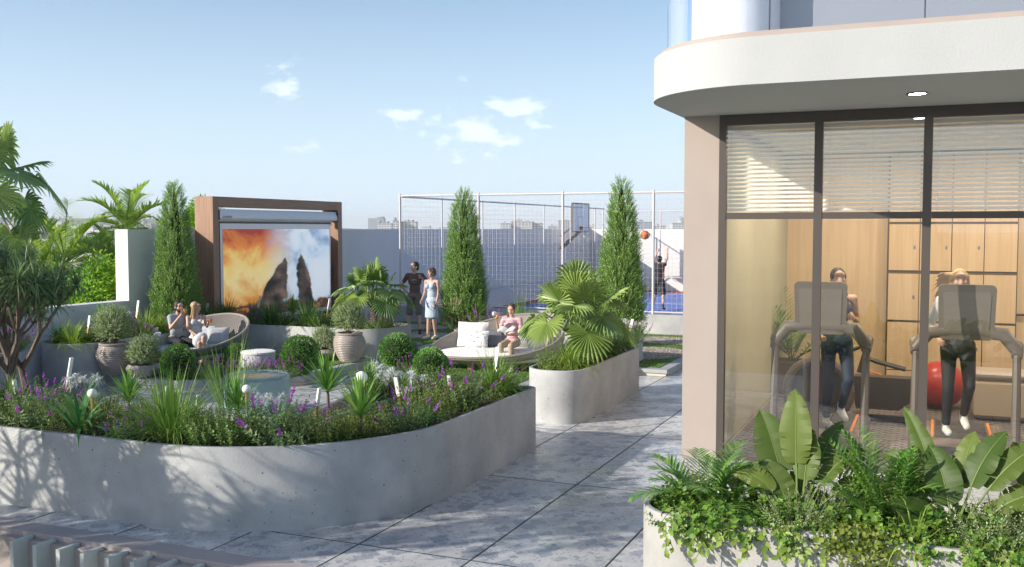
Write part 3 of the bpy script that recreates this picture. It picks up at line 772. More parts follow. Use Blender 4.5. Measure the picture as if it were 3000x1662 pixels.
txt = bpy.data.curves.new('lettering', 'FONT'); txt.body = 'SIEMENS'; txt.size = .075; txt.extrude = .002; txt.space_character = 1.25
to = bpy.data.objects.new('tmp', txt); COL.objects.link(to); bpy.context.view_layer.update()
tm = bpy.data.meshes.new_from_object(to.evaluated_get(bpy.context.evaluated_depsgraph_get())); bpy.data.objects.remove(to)
lt = bpy.data.objects.new('lettering', tm); COL.objects.link(lt); lt.parent = hs; tm.materials.append(M['black'])
lt.rotation_euler = (math.pi/2, 0, math.pi/2); lt.location = (.1215, .33, h0 + .035)
sy0, sy1, sz1 = .36, W_ - .42, h0 - .09
mb = MB(); mb.box((.0, sy0, .7), (.02, sy1, sz1)); mb.build('screen_border', 'silver', sc)
mb = MB(); mb.box((-.02, sy0 - .03, .66), (-.001, sy1 + .03, sz1 + .05)); mb.build('backing', 'dark_gr', sc)
mb = MB(); mb.box((.021, sy0 + .09, .8), (.026, sy1 - .06, sz1 - .13)); mb.build('picture', 'pict', sc)

# gym building ---------------------------------------------
GY = 12.42
bl = thing('gym_building', 'taupe and white building with a big gym window under a curved white balcony slab', 'building', (-2.93, GY, 0))
ox, oy = -2.93, GY
def B(nm, a, b, m, parent=bl, bev=0):
    mb = MB(); mb.box((a[0]-ox, a[1]-oy, a[2]), (b[0]-ox, b[1]-oy, b[2]), bev=bev); return mb.build(nm, m, parent)
HZ = 4.31
B('corner_wall', (-2.93, GY, 0), (-2.49, GY + .3, HZ), 'taupe')
B('side_wall', (-2.93, GY + .302, 0), (-2.62, 19.1, HZ), 'taupe')
M['plaster'] = mat('olive_beige_plaster', (.44, .42, .31), .8, (.40, .385, .29), ns=1.2)
B('inner_side_wall', (-2.618, GY + .302, 0), (-2.49, 18.8, HZ), 'plaster')
B('rear_wall', (-2.488, 18.7, 0), (8, 18.8, HZ), 'maple')
B('right_wall', (7.9, GY + .1, 0), (8, 18.69, HZ), 'plaster')
B('ceiling', (-2.488, GY + .05, HZ - .06), (7.89, 18.69, HZ), 'white')
def carpet():
    m = mat('patterned_carpet', (.11, .095, .09), .95); nt = m.node_tree; L = nt.links; b = nt.nodes['Principled BSDF']
    g = nd(nt, 'ShaderNodeNewGeometry'); mp_ = nd(nt, 'ShaderNodeMapping'); mp_.inputs['Rotation'].default_value = (0, 0, .785); L.new(g.outputs['Position'], mp_.inputs[0])
    v = nd(nt, 'ShaderNodeTexVoronoi', distance='CHEBYCHEV'); v.inputs['Scale'].default_value = 8.5; v.inputs['Randomness'].default_value = 0; L.new(mp_.outputs[0], v.inputs['Vector'])
    r = nd(nt, 'ShaderNodeValToRGB'); r.color_ramp.elements[0].position = .30; r.color_ramp.elements[0].color = (.05, .04, .038, 1); r.color_ramp.elements[1].position = .36; r.color_ramp.elements[1].color = (.17, .15, .14, 1)
    L.new(v.outputs['Distance'], r.inputs[0]); L.new(r.outputs[0], b.inputs['Base Color']); return m
M['carpet'] = carpet()
B('floor', (-2.488, GY + .08, .004), (7.89, 18.69, .012), 'carpet')
B('sill', (-2.488, GY, .003), (7.89, GY + .078, .05), 'frame')
# balcony slab with rounded corner
def slabpoly(d):
    return roundpoly([(-2.98 + d, 9.93 + d), (9, 9.93 + d), (9, 19), (-2.98 + d, 19)], [1.35 - d * .6, 0, 0, 0], 22)
def Pz(nm, poly, z0, z1, m, bev=0, mtop=None):
    mb = MB(); mb.prism([(a - ox, b - oy) for a, b in poly], z0, z1, 0, bev, smooth=False, mtop=mtop)
    for i in range(len(mb.sm)): mb.sm[i] = len(mb.f[i]) == 4 and len(poly) > 8
    mm = [m] if mtop is None else [m, mtop]
    o = mb.build(nm, m, bl); return o
sb = Pz('balcony_slab', slabpoly(0), HZ + .005, HZ + .47, 'stucco')
Pz('soffit', slabpoly(.012), HZ - .001, HZ + .004, 'soffit')
Pz('slab_coping', slabpoly(.06), HZ + .471, HZ + .53, 'taupe')
# balustrade glass: a thin rounded wall in panels
gp = [p for p in roundpoly([(-2.84, 19), (-2.84, 10.08), (9, 10.08)], [0, 1.25, 0], 22)][0:]
gp = [(-2.84, 18.9)] + roundpoly([(-2.84, 18.9), (-2.84, 10.08), (9, 10.08)], [0, 1.25, 0], 22)[1:24] + [(9, 10.08)]
mb = MB()
for (a, b) in zip(gp[:-1], gp[1:]):
    d = Vector((b[0]-a[0], b[1]-a[1])).normalized(); n_ = Vector((-d.y, d.x)) * .012
    for s_ in (1, -1):
        q = [(a[0]-ox + n_.x*s_, a[1]-oy + n_.y*s_, HZ+.53), (b[0]-ox + n_.x*s_, b[1]-oy + n_.y*s_, HZ+.53), (b[0]-ox + n_.x*s_, b[1]-oy + n_.y*s_, HZ+1.75), (a[0]-ox + n_.x*s_, a[1]-oy + n_.y*s_, HZ+1.75)]
        mb.add(q, [(0, 1, 2, 3)], 0, .5, True)
mb.build('balustrade_glass', 'glass_b', bl)
for px in (2255, 2710):
    p = atY(px, 20, 10.08)
    mb = MB(); mb.tube([(p.x-ox, 10.08-oy, HZ+.53), (p.x-ox, 10.08-oy, HZ+1.75)], .008, 6); mb.build('glass_joint', 'black', bl)
B('upper_wall', (-2.25, 12.35, HZ + .48), (8.5, 12.8, HZ + 3.2), mat('grey_upper_wall', (.25, .255, .28), .5))
mb = MB(); mb.lathe([(.52, HZ+.48), (.52, HZ+3.2)], (-2.27-ox, 12.2-oy, 0), 40); mb.build('round_column', 'white', bl)
# window: frame members and panes
mx_ = [-2.49, -1.30, -.09, 1.12, 2.33, 3.54, 4.75, 5.96, 7.17]
win = B('window_frame', (-2.488, GY - .015, HZ - .13), (7.89, GY + .085, HZ - .002), 'frame')
B('jamb', (-2.488, GY - .02, .051), (-2.40, GY + .08, HZ - .131), 'frame')
for x in mx_[1:]:
    B('mullion', (x - .048, GY - .02, .051), (x + .048, GY + .075, HZ - .131), 'frame')
for a, b in zip(mx_[:-1], mx_[1:]):
    a2 = a + .048 if a != mx_[0] else -2.399
    B('transom', (a2 + .001, GY - .012, 3.02), (b - .049, GY + .07, 3.10), 'frame')
    for nm_, z0, z1 in (('upper_pane', 3.101, HZ - .131), ('lower_pane', .051, 3.019)):
        mb = MB(); mb.add([(a2 + .001 - ox, GY + .02 - oy, z0), (b - .049 - ox, GY + .02 - oy, z0), (b - .049 - ox, GY + .02 - oy, z1), (a2 + .001 - ox, GY + .02 - oy, z1)], [(0, 1, 2, 3)], 0, .5, False)
        mb.build(nm_, 'glass', bl)
# downlight in the soffit
p = Vector((-.2, 11.2, HZ))
dl = thing('downlight', 'small round downlight glowing in the balcony soffit', 'light', (p.x, p.y, p.z - .004))
mb = MB(); mb.lathe([(.085, .002), (.105, .0), (.105, -.012), (.085, -.008), (.085, .002)], n=28); mb.build('trim', 'black', dl)
M['glow'] = mat('lit_lens', (.9, .9, .9), .4, emit=((1, .97, .9), 14)); mb = MB(); mb.lathe([(.0001, -.004), (.084, -.004)], n=28); mb.build('lens', 'glow', dl)
# blinds
M['blind'] = mat('white_blind_slat', (.82, .82, .80), .4, transl=.08)
bn = ['left window bay, nearest the corner wall', 'middle window bay above the dark haired runner', 'right window bay above the fair haired runner', 'window bay at the right edge of the picture']
for i, (a, b) in enumerate(zip(mx_[:4], mx_[1:5])):
    bt = thing('venetian_blind', 'white venetian blind lowered in the ' + bn[i], 'blind', ((a + b)/2, GY + .20, 3.1), 0, 'venetian blinds in the gym window')
    w = (b - a)/2 - .035
    mb = MB(); mb.box((-w, -.03, 1.03), (w, .03, 1.08)); mb.build('head_rail', 'blind', bt)
    mb = MB()
    for k in range(19):
        z = .04 + k * .053
        mb.add([(-w, -.020, z - .018), (w, -.020, z - .018), (w, .020, z + .018), (-w, .020, z + .018)], [(0, 1, 2, 3)], 0, .5, False)
    mb.build('slats', 'blind', bt)
    mb = MB()
    for x in (-w + .08, 0, w - .08): mb.tube([(x, -.02, -.02), (x, -.02, 1.03)], .003, 4)
    mb.build('cords', 'netw', bt)

# lit ceiling lamps inside the gym
M['lamp_on'] = mat('lit_diffuser', (.9, .85, .75), .4, emit=((1, .80, .55), 9))
ln = ['over the treadmills by the left mullion', 'over the right hand treadmill', 'near the cabinets, left', 'near the cabinets, right', 'near the right end of the gym, by the window', 'near the right end of the gym, by the rear wall']
for i, (x, y) in enumerate([(-1.4, 14.2), (.6, 14.2), (-1.2, 16.8), (1.2, 16.8), (3.4, 14.2), (3.6, 16.8)]):
    cl_ = thing('ceiling_light', 'round warm gym ceiling light ' + ln[i], 'light', (x, y, HZ - .062), 0, 'ceiling lights in the gym')
    mb = MB(); mb.lathe([(.14, -.001), (.17, -.001), (.17, -.03), (.14, -.02)], n=24); mb.build('trim', 'white', cl_)
    mb = MB(); mb.lathe([(.0001, -.012), (.139, -.012)], n=24); mb.build('lens', 'lamp_on', cl_)
    ld = bpy.data.lights.new('ceiling_lamp', 'AREA'); ld.shape = 'DISK'; ld.size = .28; ld.energy = 56; ld.color = (1, .82, .61)
    lo_ = bpy.data.objects.new('ceiling_lamp', ld); COL.objects.link(lo_); lo_.parent = cl_; lo_.location = (0, 0, -.035)

# built-in cabinets on the rear wall
cab = thing('cabinet_wall', 'pale maple cabinet wall with small locks at the back of the gym', 'cabinet', (0, 18.55, 0))
cx0 = colY(2597, 18.5, 2).x
rows = [(.06, .42), (.44, 1.27), (1.31, 2.12), (2.18, 2.98), (3.02, 4.2)]
mb = MB(); mb.box((cx0 - .0, .0, .05), (cx0 + 2.05, .14, 4.2)); mb.build('carcass', mat('cabinet_gap', (.10, .07, .04), .8), cab)
for c in range(4):
    for r, (z0, z1) in enumerate(rows):
        a = cx0 + .03 + c * .505
        mb = MB(); mb.box((a, -.022, z0), (a + .49, -.001, z1), bev=.002); dr = mb.build('door', 'maple', cab)
        if r in (1, 2, 3) and c < 3:
            mb = MB(); mb.box((a + .40, -.03, (z0 + z1)/2 - .03), (a + .43, -.0225, (z0 + z1)/2 + .03)); mb.build('lock', 'steel', dr)
dp = colY(2975, 18.6, 1.5)
dr = B('door', (dp.x - .12, 18.62, .02), (dp.x + .95, 18.698, 3.35), 'maple', bev=.004)
mb = MB(); mb.tube([(dp.x-.0-ox, 18.62-oy-.002, 1.46), (dp.x-ox, 18.56-oy, 1.46), (dp.x+.2-ox, 18.56-oy, 1.46)], .02, 8); mb.lathe([(.0001, 0), (.04, 0), (.04, .02), (.0001, .02)], (dp.x-ox, 18.6-oy, 1.45), 12); mb.build('handle', 'black', dr)

# ground far below, hills, city -----------------------------
M['ground'] = mat('distant_ground', (.10, .13, .07), .95, (.22, .21, .17), ns=.02, det=10, coords='Position')
mb = MB(); N = 60; ext = 9000
import mathutils
def hz(x, y):
    r = math.hypot(x, y); k = max(0, min(1, (r - 1200) / 2500))
    n = mathutils.noise.fractal(Vector((x/1500, y/1500, 0)), 1.0, 2.0, 5)
    side = max(0, min(1, (math.atan2(-x, y) - .42) / .3))
    return -24 + k * (26 * (n + .4)) * (.3 + side) + k * side * 42 - k*6
for j in range(N + 1):
    for i in range(N + 1):
        sx, sy = (i / N * 2 - 1), (j / N * 2 - 1)
        x, y = ext * abs(sx)**2 * (1 if sx > 0 else -1), ext * abs(sy)**2 * (1 if sy > 0 else -1); mb.v.append((x, y, hz(x, y)))
for j in range(N):
    for i in range(N):
        mb.f.append((j*(N+1)+i, j*(N+1)+i+1, (j+1)*(N+1)+i+1, (j+1)*(N+1)+i)); mb.m.append(0); mb.t.append(.5); mb.sm.append(True)
struct(mb.build('ground', 'ground'))
def bmat(nm, wall_, win_, sx, sz):
    m = mat(nm, wall_, .8); nt = m.node_tree; L = nt.links; b = nt.nodes['Principled BSDF']
    g = nd(nt, 'ShaderNodeTexCoord'); mp_ = nd(nt, 'ShaderNodeMapping'); mp_.inputs['Rotation'].default_value = (math.pi/2, 0, 0)
    s2 = nd(nt, 'ShaderNodeSeparateXYZ'); L.new(g.outputs['Object'], s2.inputs[0])
    c2 = nd(nt, 'ShaderNodeCombineXYZ'); ad = nd(nt, 'ShaderNodeMath', operation='ADD'); L.new(s2.outputs[0], ad.inputs[0]); L.new(s2.outputs[1], ad.inputs[1])
    L.new(ad.outputs[0], c2.inputs[0]); L.new(s2.outputs[2], c2.inputs[1])
    br = nd(nt, 'ShaderNodeTexBrick', offset=0.0); br.inputs['Scale'].default_value = 1; br.inputs['Brick Width'].default_value = sx; br.inputs['Row Height'].default_value = sz
    br.inputs['Mortar Size'].default_value = .75; br.inputs['Mortar Smooth'].default_value = 0; br.inputs['Bias'].default_value = 0
    br.inputs['Color1'].default_value = (*win_, 1); br.inputs['Color2'].default_value = (win_[0]*1.8, win_[1]*1.8, win_[2]*1.8, 1); br.inputs['Mortar'].default_value = (*wall_, 1)
    L.new(c2.outputs[0], br.inputs['Vector']); L.new(br.outputs[0], b.inputs['Base Color']); return m
M['bld1'] = bmat('white_apartment_facade', (.62, .61, .60), (.12, .14, .17), 4.2, 3.2)
M['bld2'] = bmat('grey_tower_facade', (.42, .45, .50), (.10, .13, .18), 3.6, 3.4)
M['bld3'] = bmat('pale_block_facade', (.70, .68, .64), (.16, .17, .19), 5, 3.1)
M['bldroof'] = mat('flat_roof', (.45, .44, .42), .9)
def cityb(px0, px1, ytop, D, m, label, step=0, base=-24, deep=18):
    c = (px0 + px1) / 2; r = ray(c, 671); s_ = D / r.y; x, y = r.x * s_, D
    k = D / ray(c, 671).y * 1.0
    wv = (px1 - px0) / F * D * 1.0 / (FW.y) * .96
    zt_ = EYE + (671 - ytop) / F * (Vector((x, y, 0)).dot(Vector((FW.x, FW.y, 0)).normalized()))
    t = thing('apartment_block', label, 'building', (x, y, base), YAW, 'far apartment blocks on the skyline')
    mb = MB(); h = zt_ - base; w = wv / 2
    mb.box((-w, 0, 0), (w, deep, h)); 
    if step:
        for q in range(step): 
            a = -w + 2*w*random.random()*.8; mb.box((a, .5 + q*.7, h), (min(w, a + w*.4), deep - 1 - q*.6, h + random.uniform(2, 5)))
    mb.build('wall', m, t)
    mb = MB(); mb.box((-w - .4, -.4, h + .01), (-w + .3, deep, h + .9)); mb.box((w - .3, -.4, h + .01), (w + .4, deep, h + .9)); mb.box((-w + .31, -.4, h + .01), (w - .31, .3, h + .9)); mb.build('roof', 'bldroof', t)
CB = [(1076, 1128, 641, 1900, 'bld2', 'palest blue tower block left of the net fence', 3), (1100, 1150, 655, 1300, 'bld1', 'white block in front of the palest tower, left of the fence', 2),
      (1150, 1168, 648, 1250, 'bld1', 'narrow white block touching the first fence post', 1), (1168, 1222, 651, 1280, 'bld3', 'pale block just right of the first fence post', 3),
      (1466, 1495, 656, 1300, 'bld1', 'low white block right of the middle cypress', 1), (1495, 1560, 651, 1330, 'bld3', 'broad white block right of the middle cypress', 3), (1558, 1592, 655, 1350, 'bld1', 'white block left of the dark basketball arm', 2),
      (1604, 1634, 663, 1700, 'bld2', 'low grey block left of the tall blue one', 1), (1635, 1677, 647, 1500, 'bld2', 'blue-grey block left of the backboard', 1), (1680, 1702, 664, 1700, 'bld1', 'low white block behind the backboard', 1),
      (1858, 1910, 652, 1400, 'bld2', 'blue-grey block right of the right-hand cypress', 2), (1915, 1950, 663, 1500, 'bld1', 'low pale block behind the fourth fence post', 1), (1970, 2004, 655, 1400, 'bld1', 'white block beside the gym corner', 1),
      (1994, 2014, 639, 1600, 'bld2', 'tall pale tower beside the gym corner', 1), (1236, 1262, 665, 1800, 'bld3', 'low block between two fence posts', 1), (1285, 1320, 666, 1900, 'bld1', 'lowest block left of the middle cypress', 1), (1708, 1745, 662, 1800, 'bld3', 'low block right of the backboard', 1)]
for a in CB: cityb(a[0], a[1], a[2], a[3], a[4], a[5], a[6], deep=25)
def lowb(px, py, wpx, hpx, D, label, m):
    r = ray(px, py); s_ = D / Vector((r.x, r.y, 0)).dot(Vector((FW.x, FW.y, 0)).normalized()); x, y, z = r.x*s_, r.y*s_, EYE + r.z*s_
    t = thing('white_house', label, 'building', (x, y, z - 8), YAW + .2, 'white houses down the slope at the left')
    w = wpx / F * D / 2; h = hpx / F * D
    mb = MB(); mb.box((-w, 0, 0), (w, w*1.4, 8 + h)); mb.box((-w*.3, w*.3, 8 + h), (w*.5, w, 8 + h*1.35)); mb.build('wall', m, t)
    mb = MB(); mb.box((-w - .3, -.3, 8 + h + .01), (w + .3, w*.28, 8 + h + .35)); mb.build('roof', 'bldroof', t)
lb = ['stepped white house half hidden behind the fan palm', 'white house left of the low palm', 'lowest white house at the left edge', 'white house furthest down the slope', 'small white house between palm leaves', 'long white house under the hills']
for i, (px, py, w, h, D) in enumerate([(60, 750, 60, 22, 330), (98, 735, 44, 14, 380), (14, 775, 60, 30, 300), (30, 735, 50, 12, 420), (8, 752, 40, 14, 360), (95, 752, 60, 18, 350)]):
    lowb(px, py, w, h, D, lb[i], 'bld1' if i % 2 else 'bld3')
# distant town texture on the hillside: small houses counted as one mass
mb = MB(); random.seed(5)
for k in range(700):
    a = random.uniform(.35, .98); r = random.uniform(500, 3600)
    x, y = -r*math.sin(a), r*math.cos(a); z = hz(x, y); w = random.uniform(5, 13); h = random.uniform(4, 11)
    mb.box((x - w, y - w*.6, z - 5), (x + w, y + w*.6, z + h), random.choice((0, 0, 1)))
tag(mb.build('far_town', [mat('far_house_white', (.5, .48, .46), .9), mat('far_house_grey', (.3, .3, .3), .9)]), 'far-off town spread over the hills at the left', 'town', kind='stuff')
mb = MB()
for k in range(5200):
    a = random.uniform(.30, 1.0) if k < 3200 else random.uniform(-.1, .45); r = random.uniform(150, 3400)**1.0
    x, y = -r*math.sin(a), r*math.cos(a); z = hz(x, y); s_ = random.uniform(3, 6.5)*(1 if r > 350 else .7); 
    mb.ball((x, y, z + s_*.5), (s_, s_, s_*.9), random.choice((0, 1)), 6, 4)
    mb.v[-35:] = [(p[0] + random.gauss(0, s_*.12), p[1] + random.gauss(0, s_*.12), p[2] + random.gauss(0, s_*.12)) for p in mb.v[-35:]]
tag(mb.build('far_woodland', [mat('far_wood_a', (.05, .085, .03), .95), mat('far_wood_b', (.085, .12, .04), .95)]), 'far-off woodland covering the land below', 'woodland', kind='stuff')

# air between here and the far hills
HAZE = 0.00015
mb = MB(); mb.box((-9100, -9100, -60), (9100, 9100, 120))
hm = bpy.data.materials.new('haze_air'); hm.use_nodes = True; hm.node_tree.nodes.remove(hm.node_tree.nodes['Principled BSDF'])
pv = hm.node_tree.nodes.new('ShaderNodeVolumePrincipled'); pv.inputs['Density'].default_value = HAZE; pv.inputs['Color'].default_value = (.93, .965, 1, 1); pv.inputs['Anisotropy'].default_value = 0
hm.node_tree.links.new(pv.outputs[0], hm.node_tree.nodes['Material Output'].inputs['Volume'])
tag(mb.build('haze', hm), 'thin pale haze over the far town and hills', 'haze', kind='stuff')
# ============================================================= plants
rnd = random.random; U = random.uniform; GS = random.gauss
def azv(a, el): return Vector((math.cos(a)*math.cos(el), math.sin(a)*math.cos(el), math.sin(el)))
def k_grass(n=400, h=.62, el=1.0, w=.011, droop=1.5, m='grass_green', spread=.07):
    mb = MB()
    for i in range(n):
        a = rnd()*6.283; r = spread*math.sqrt(rnd()); e = U(el - .35, 1.5)
        mb.blade((r*math.cos(a), r*math.sin(a), 0), azv(a + GS(0, .3), e), h*U(.55, 1.1), w*U(.7, 1.2), droop*U(.3, 1.3), 5)
    return [('foliage', mb.mesh('foliage', [m]))]
def k_airy(n=90, h=1.0):
    mb = MB()
    for i in range(n):
        a = rnd()*6.283; r = .12*rnd(); e = U(1.05, 1.52)
        mb.blade((r*math.cos(a), r*math.sin(a), 0), azv(a, e), h*U(.5, 1.05), .010, U(.1, .8), 5)
    return [('foliage', mb.mesh('foliage', ['grass_green']))]
def leafstem(mb, p, d, L, nleaf, ll, lw, droop=.2, m=0, sm=1, up=.6, start=.1, sr=.003):
    pts = [Vector(p)]; d = Vector(d).normalized(); st = L/5
    for i in range(5): 
        pts.append(pts[-1] + d*st); d = (d + Vector((GS(0, .06), GS(0, .06), -droop*.2))).normalized()
    mb.tube(pts, [sr, sr, sr*.9, sr*.8, sr*.6, sr*.4], 3, sm, .4, caps=False)
    for k in range(nleaf):
        u = start + (1 - start)*k/max(1, nleaf-1); q = u*5; i = min(4, int(q)); pp = pts[i].lerp(pts[i+1], q - i); dd = (pts[i+1]-pts[i]).normalized()
        a = k*2.4 + rnd()*.8; s_ = dd.orthogonal().normalized(); s_ = Matrix.Rotation(a, 3, dd) @ s_
        mb.leaf(pp, s_ + dd*up*U(.6, 1.4), ll*U(.7, 1.15)*(1 - .35*u), lw*U(.8, 1.1), nrm=dd + s_*-.4, mi=m)
    return pts[-1], d
def k_bush(n=42, h=.42, r=.22, nleaf=26, ll=.045, lw=.013, m='rosemary_leaf', el=(0.9, 1.5), up=.9):
    mb = MB()
    for i in range(n):
        a = rnd()*6.283; q = r*.55*math.sqrt(rnd())
        leafstem(mb, (q*math.cos(a), q*math.sin(a), 0), azv(a, U(*el)), h*U(.65, 1.08), nleaf, ll, lw, .15, up=up)
    return [('foliage', mb.mesh('foliage', [m, 'twig']))]
def k_salvia(n=44, h=.38, flowers=14, fm='purple_flower', m='sage_leaf', fl=.13):
    mb = MB(); fls = []
    for i in range(n):
        a = rnd()*6.283; q = .12*math.sqrt(rnd()); 
        tip, d = leafstem(mb, (q*math.cos(a), q*math.sin(a), 0), azv(a, U(.65, 1.5)), h*U(.6, 1.05), 22, .06, .016, .35, up=.5)
        if i < flowers:
            d = (d + Vector((0, 0, .5))).normalized(); L = fl*U(.6, 1.25)
            mb.tube([tip, tip + d*L*.6], .002, 3, 1, caps=False)
            fb = MB(); fls.append(fb)
            for k in range(26):
                u = k/25; pp = tip + d*(L*(.25 + .75*u)); s_ = Matrix.Rotation(k*2.4, 3, d) @ d.orthogonal().normalized()
                fb.leaf(pp, s_ + d*.9, .023*(1.15 - .75*u), .014*(1.1 - .6*u))
    return [('foliage', mb.mesh('foliage', [m, 'twig']))] + [('flower_spike', q_.mesh('flower_spike', [fm])) for q_ in fls]
def k_yucca(n=64, L=.34, w=.034, m='yucca_leaf', stem=.22, el0=.12):
    mb = MB(); sb_ = MB()
    for i in range(n):
        a = i*2.4; e = el0 + (1.5 - el0)*(i/n)**.8
        mb.blade((0, 0, stem + .05*i/n), azv(a, e + GS(0, .08)), L*U(.8, 1.1), w, .22*U(.2, 1.6), 4, taper=.7)
    sb_.tube([(0, 0, 0), (.005, 0, stem*.6), (0, 0, stem + .04)], [.017, .014, .012], 7)
    return [('foliage', mb.mesh('foliage', [m])), ('stem', sb_.mesh('stem', ['bark']))]
def k_strap(n=30, L=.5, w=.038, m='strap_leaf'):
    mb = MB()
    for i in range(n):
        a = i*2.4 + rnd()*.3; mb.blade((0, 0, 0), azv(a, U(.55, 1.4)), L*U(.65, 1.1), w*U(.8, 1.15), U(1.1, 2.2), 7, taper=.5)
    return [('foliage', mb.mesh('foliage', [m]))]
def k_lily(n=9, h=.42):
    mb = MB(); heads = []
    for i in range(n):
        fb = MB(); heads.append(fb)
        a = rnd()*6.283; d = azv(a, U(1.0, 1.45)); L = h*U(.75, 1.1); p = Vector((0, 0, 0)); q = p + d*L
        mb.tube([p, p + d*L*.5 + Vector((0, 0, .02)), q], .004, 4, 0, caps=False)
        for k in range(24):
            b_ = rnd()*6.283; fb.blade(q, azv(b_, U(-.1, 1.2)), U(.07, .13), .006, U(1.2, 3.2), 5, taper=.8)
        for k in range(10): fb.leaf(q, azv(rnd()*6.28, U(.2, 1.4)), .045, .022)
    for k in range(16): mb.blade((0, 0, 0), azv(rnd()*6.28, U(.7, 1.4)), h*.7, .022, 1.4, 5, mi=1)
    return [('flower_head', fb.mesh('flower_head', ['white_flower'])) for fb in heads] + [('foliage', mb.mesh('foliage', ['stem', 'strap_leaf']))]
def k_plume(n=120, h=.55):
    mb = MB(); fb = MB()
    for i in range(n): mb.blade((GS(0, .03), GS(0, .03), 0), azv(rnd()*6.28, U(.8, 1.5)), h*U(.5, .9), .007, U(.6, 1.6), 4)
    for i in range(26):
        a = rnd()*6.28; d = azv(a, U(.85, 1.4)); p = Vector((0, 0, 0)); q = p + d*h*U(.7, .95); mb.tube([p, q], .0022, 3, 1, caps=False)
        d2 = (d + Vector((0, 0, -.35))).normalized(); L = U(.11, .17)
        for k in range(34):
            u = k/33; r_ = math.sin(math.pi*(.12 + .85*u))
            fb.leaf(q + d2*L*u, Matrix.Rotation(k*2.4, 3, d2) @ d2.orthogonal().normalized()*r_ + d2*.9, .028, .008)
    return [('foliage', mb.mesh('foliage', ['grass_green', 'twig'])), ('plumes', fb.mesh('plumes', ['plume']))]
def k_ball(r=.3, n=3800, ll=.03, lw=.02, m='box_leaf', lift=.9, base=.0):
    mb = MB(); c = Vector((0, 0, r*lift + base)); lumps = [(azv(rnd()*6.28, U(-.6, 1.5)), U(.5, 1)) for _ in range(26)]
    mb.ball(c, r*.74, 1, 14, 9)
    for i in range(n):
        d = Vector((GS(0, 1), GS(0, 1), GS(0, 1))).normalized()
        k = .86 + .10*max((d.dot(l)**9*s_ if d.dot(l) > 0 else 0) for l, s_ in lumps) + U(-.10, .05)
        p = c + d*r*k
        if p.z < .01: continue
        mb.leaf(p, d + Vector((GS(0, .6), GS(0, .6), GS(.2, .6))), ll*U(.7, 1.2), lw*U(.8, 1.2), nrm=d.orthogonal() + d*rnd())
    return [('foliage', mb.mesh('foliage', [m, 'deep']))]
M['deep'] = mat('dark_crown_core', (.02, .03, .012), .95)  # near-black fill for the solid cores inside clipped balls and cypresses
def k_topiary(r=.3, n=560, h0=.0):
    mb = MB(); sb_ = MB(); c = Vector((0, 0, r*.88 + h0))
    for i in range(n):
        d = Vector((GS(0, 1), GS(0, 1), GS(.1, 1))).normalized()
        if d.z < -.75: continue
        p = c + d*r*U(.42, .78); L = r*U(.26, .36)
        q, _ = leafstem(mb, p, d + Vector((0, 0, .35)), L, 15, .036, .011, -.3, up=.9, start=0, sr=.002)
    for i in range(22):
        d = azv(rnd()*6.28, U(.5, 1.4)); sb_.tube([(GS(0, .02), GS(0, .02), 0), d*r*.5, d*r + Vector((0, 0, r*.3))], [.007, .005, .003], 4)
    return [('foliage', mb.mesh('foliage', ['olive_leaf', 'twig'])), ('twigs', sb_.mesh('twigs', ['bark']))]
def k_cypress(h=3.05, r=.43, n=1500, sd_=1):
    random.seed(sd_); mb = MB(); sb_ = MB(); lum = [(rnd()*6.28, rnd(), U(.6, 1)) for _ in range(46)]
    def rad(u, a):
        b_ = (1 - u)**.5*(.84 + .16*min(1, u*5)) 
        k = max([math.cos(a - la)**6*s_*max(0, 1 - abs(u - lu)*9) if math.cos(a - la) > 0 else 0 for la, lu, s_ in lum])
        return r*(b_*(.80 + .22*k) + .02)
    for i in range(n):
        u = 1 - math.sqrt(rnd())*.985 if rnd() < .85 else U(0, 1); a = rnd()*6.283; R_ = rad(u, a)*U(.60, 1.02)
        p = Vector((R_*math.cos(a), R_*math.sin(a), .06 + u*(h - .22)))
        d = Vector((math.cos(a)*.6, math.sin(a)*.6, 1.0)) + Vector((GS(0, .17), GS(0, .17), 0)); L = U(.16, .28)*(1 - .3*u)
        t = rnd()
        leafstem(mb, p, d, L, 13, .062, .013, 0, up=1.5, start=0, sr=.002)
    # near-black solid core filling the inside of the crown
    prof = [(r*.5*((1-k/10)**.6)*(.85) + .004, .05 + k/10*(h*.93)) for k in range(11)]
    sb_.tube([(0, 0, 0), (0, 0, h*.5), (0, 0, h*.95)], [.05, .03, .008], 7)
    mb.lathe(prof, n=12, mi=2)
    return [('crown', mb.mesh('crown', ['cypress_leaf', 'twig', 'deep'])), ('trunk', sb_.mesh('trunk', ['bark']))]
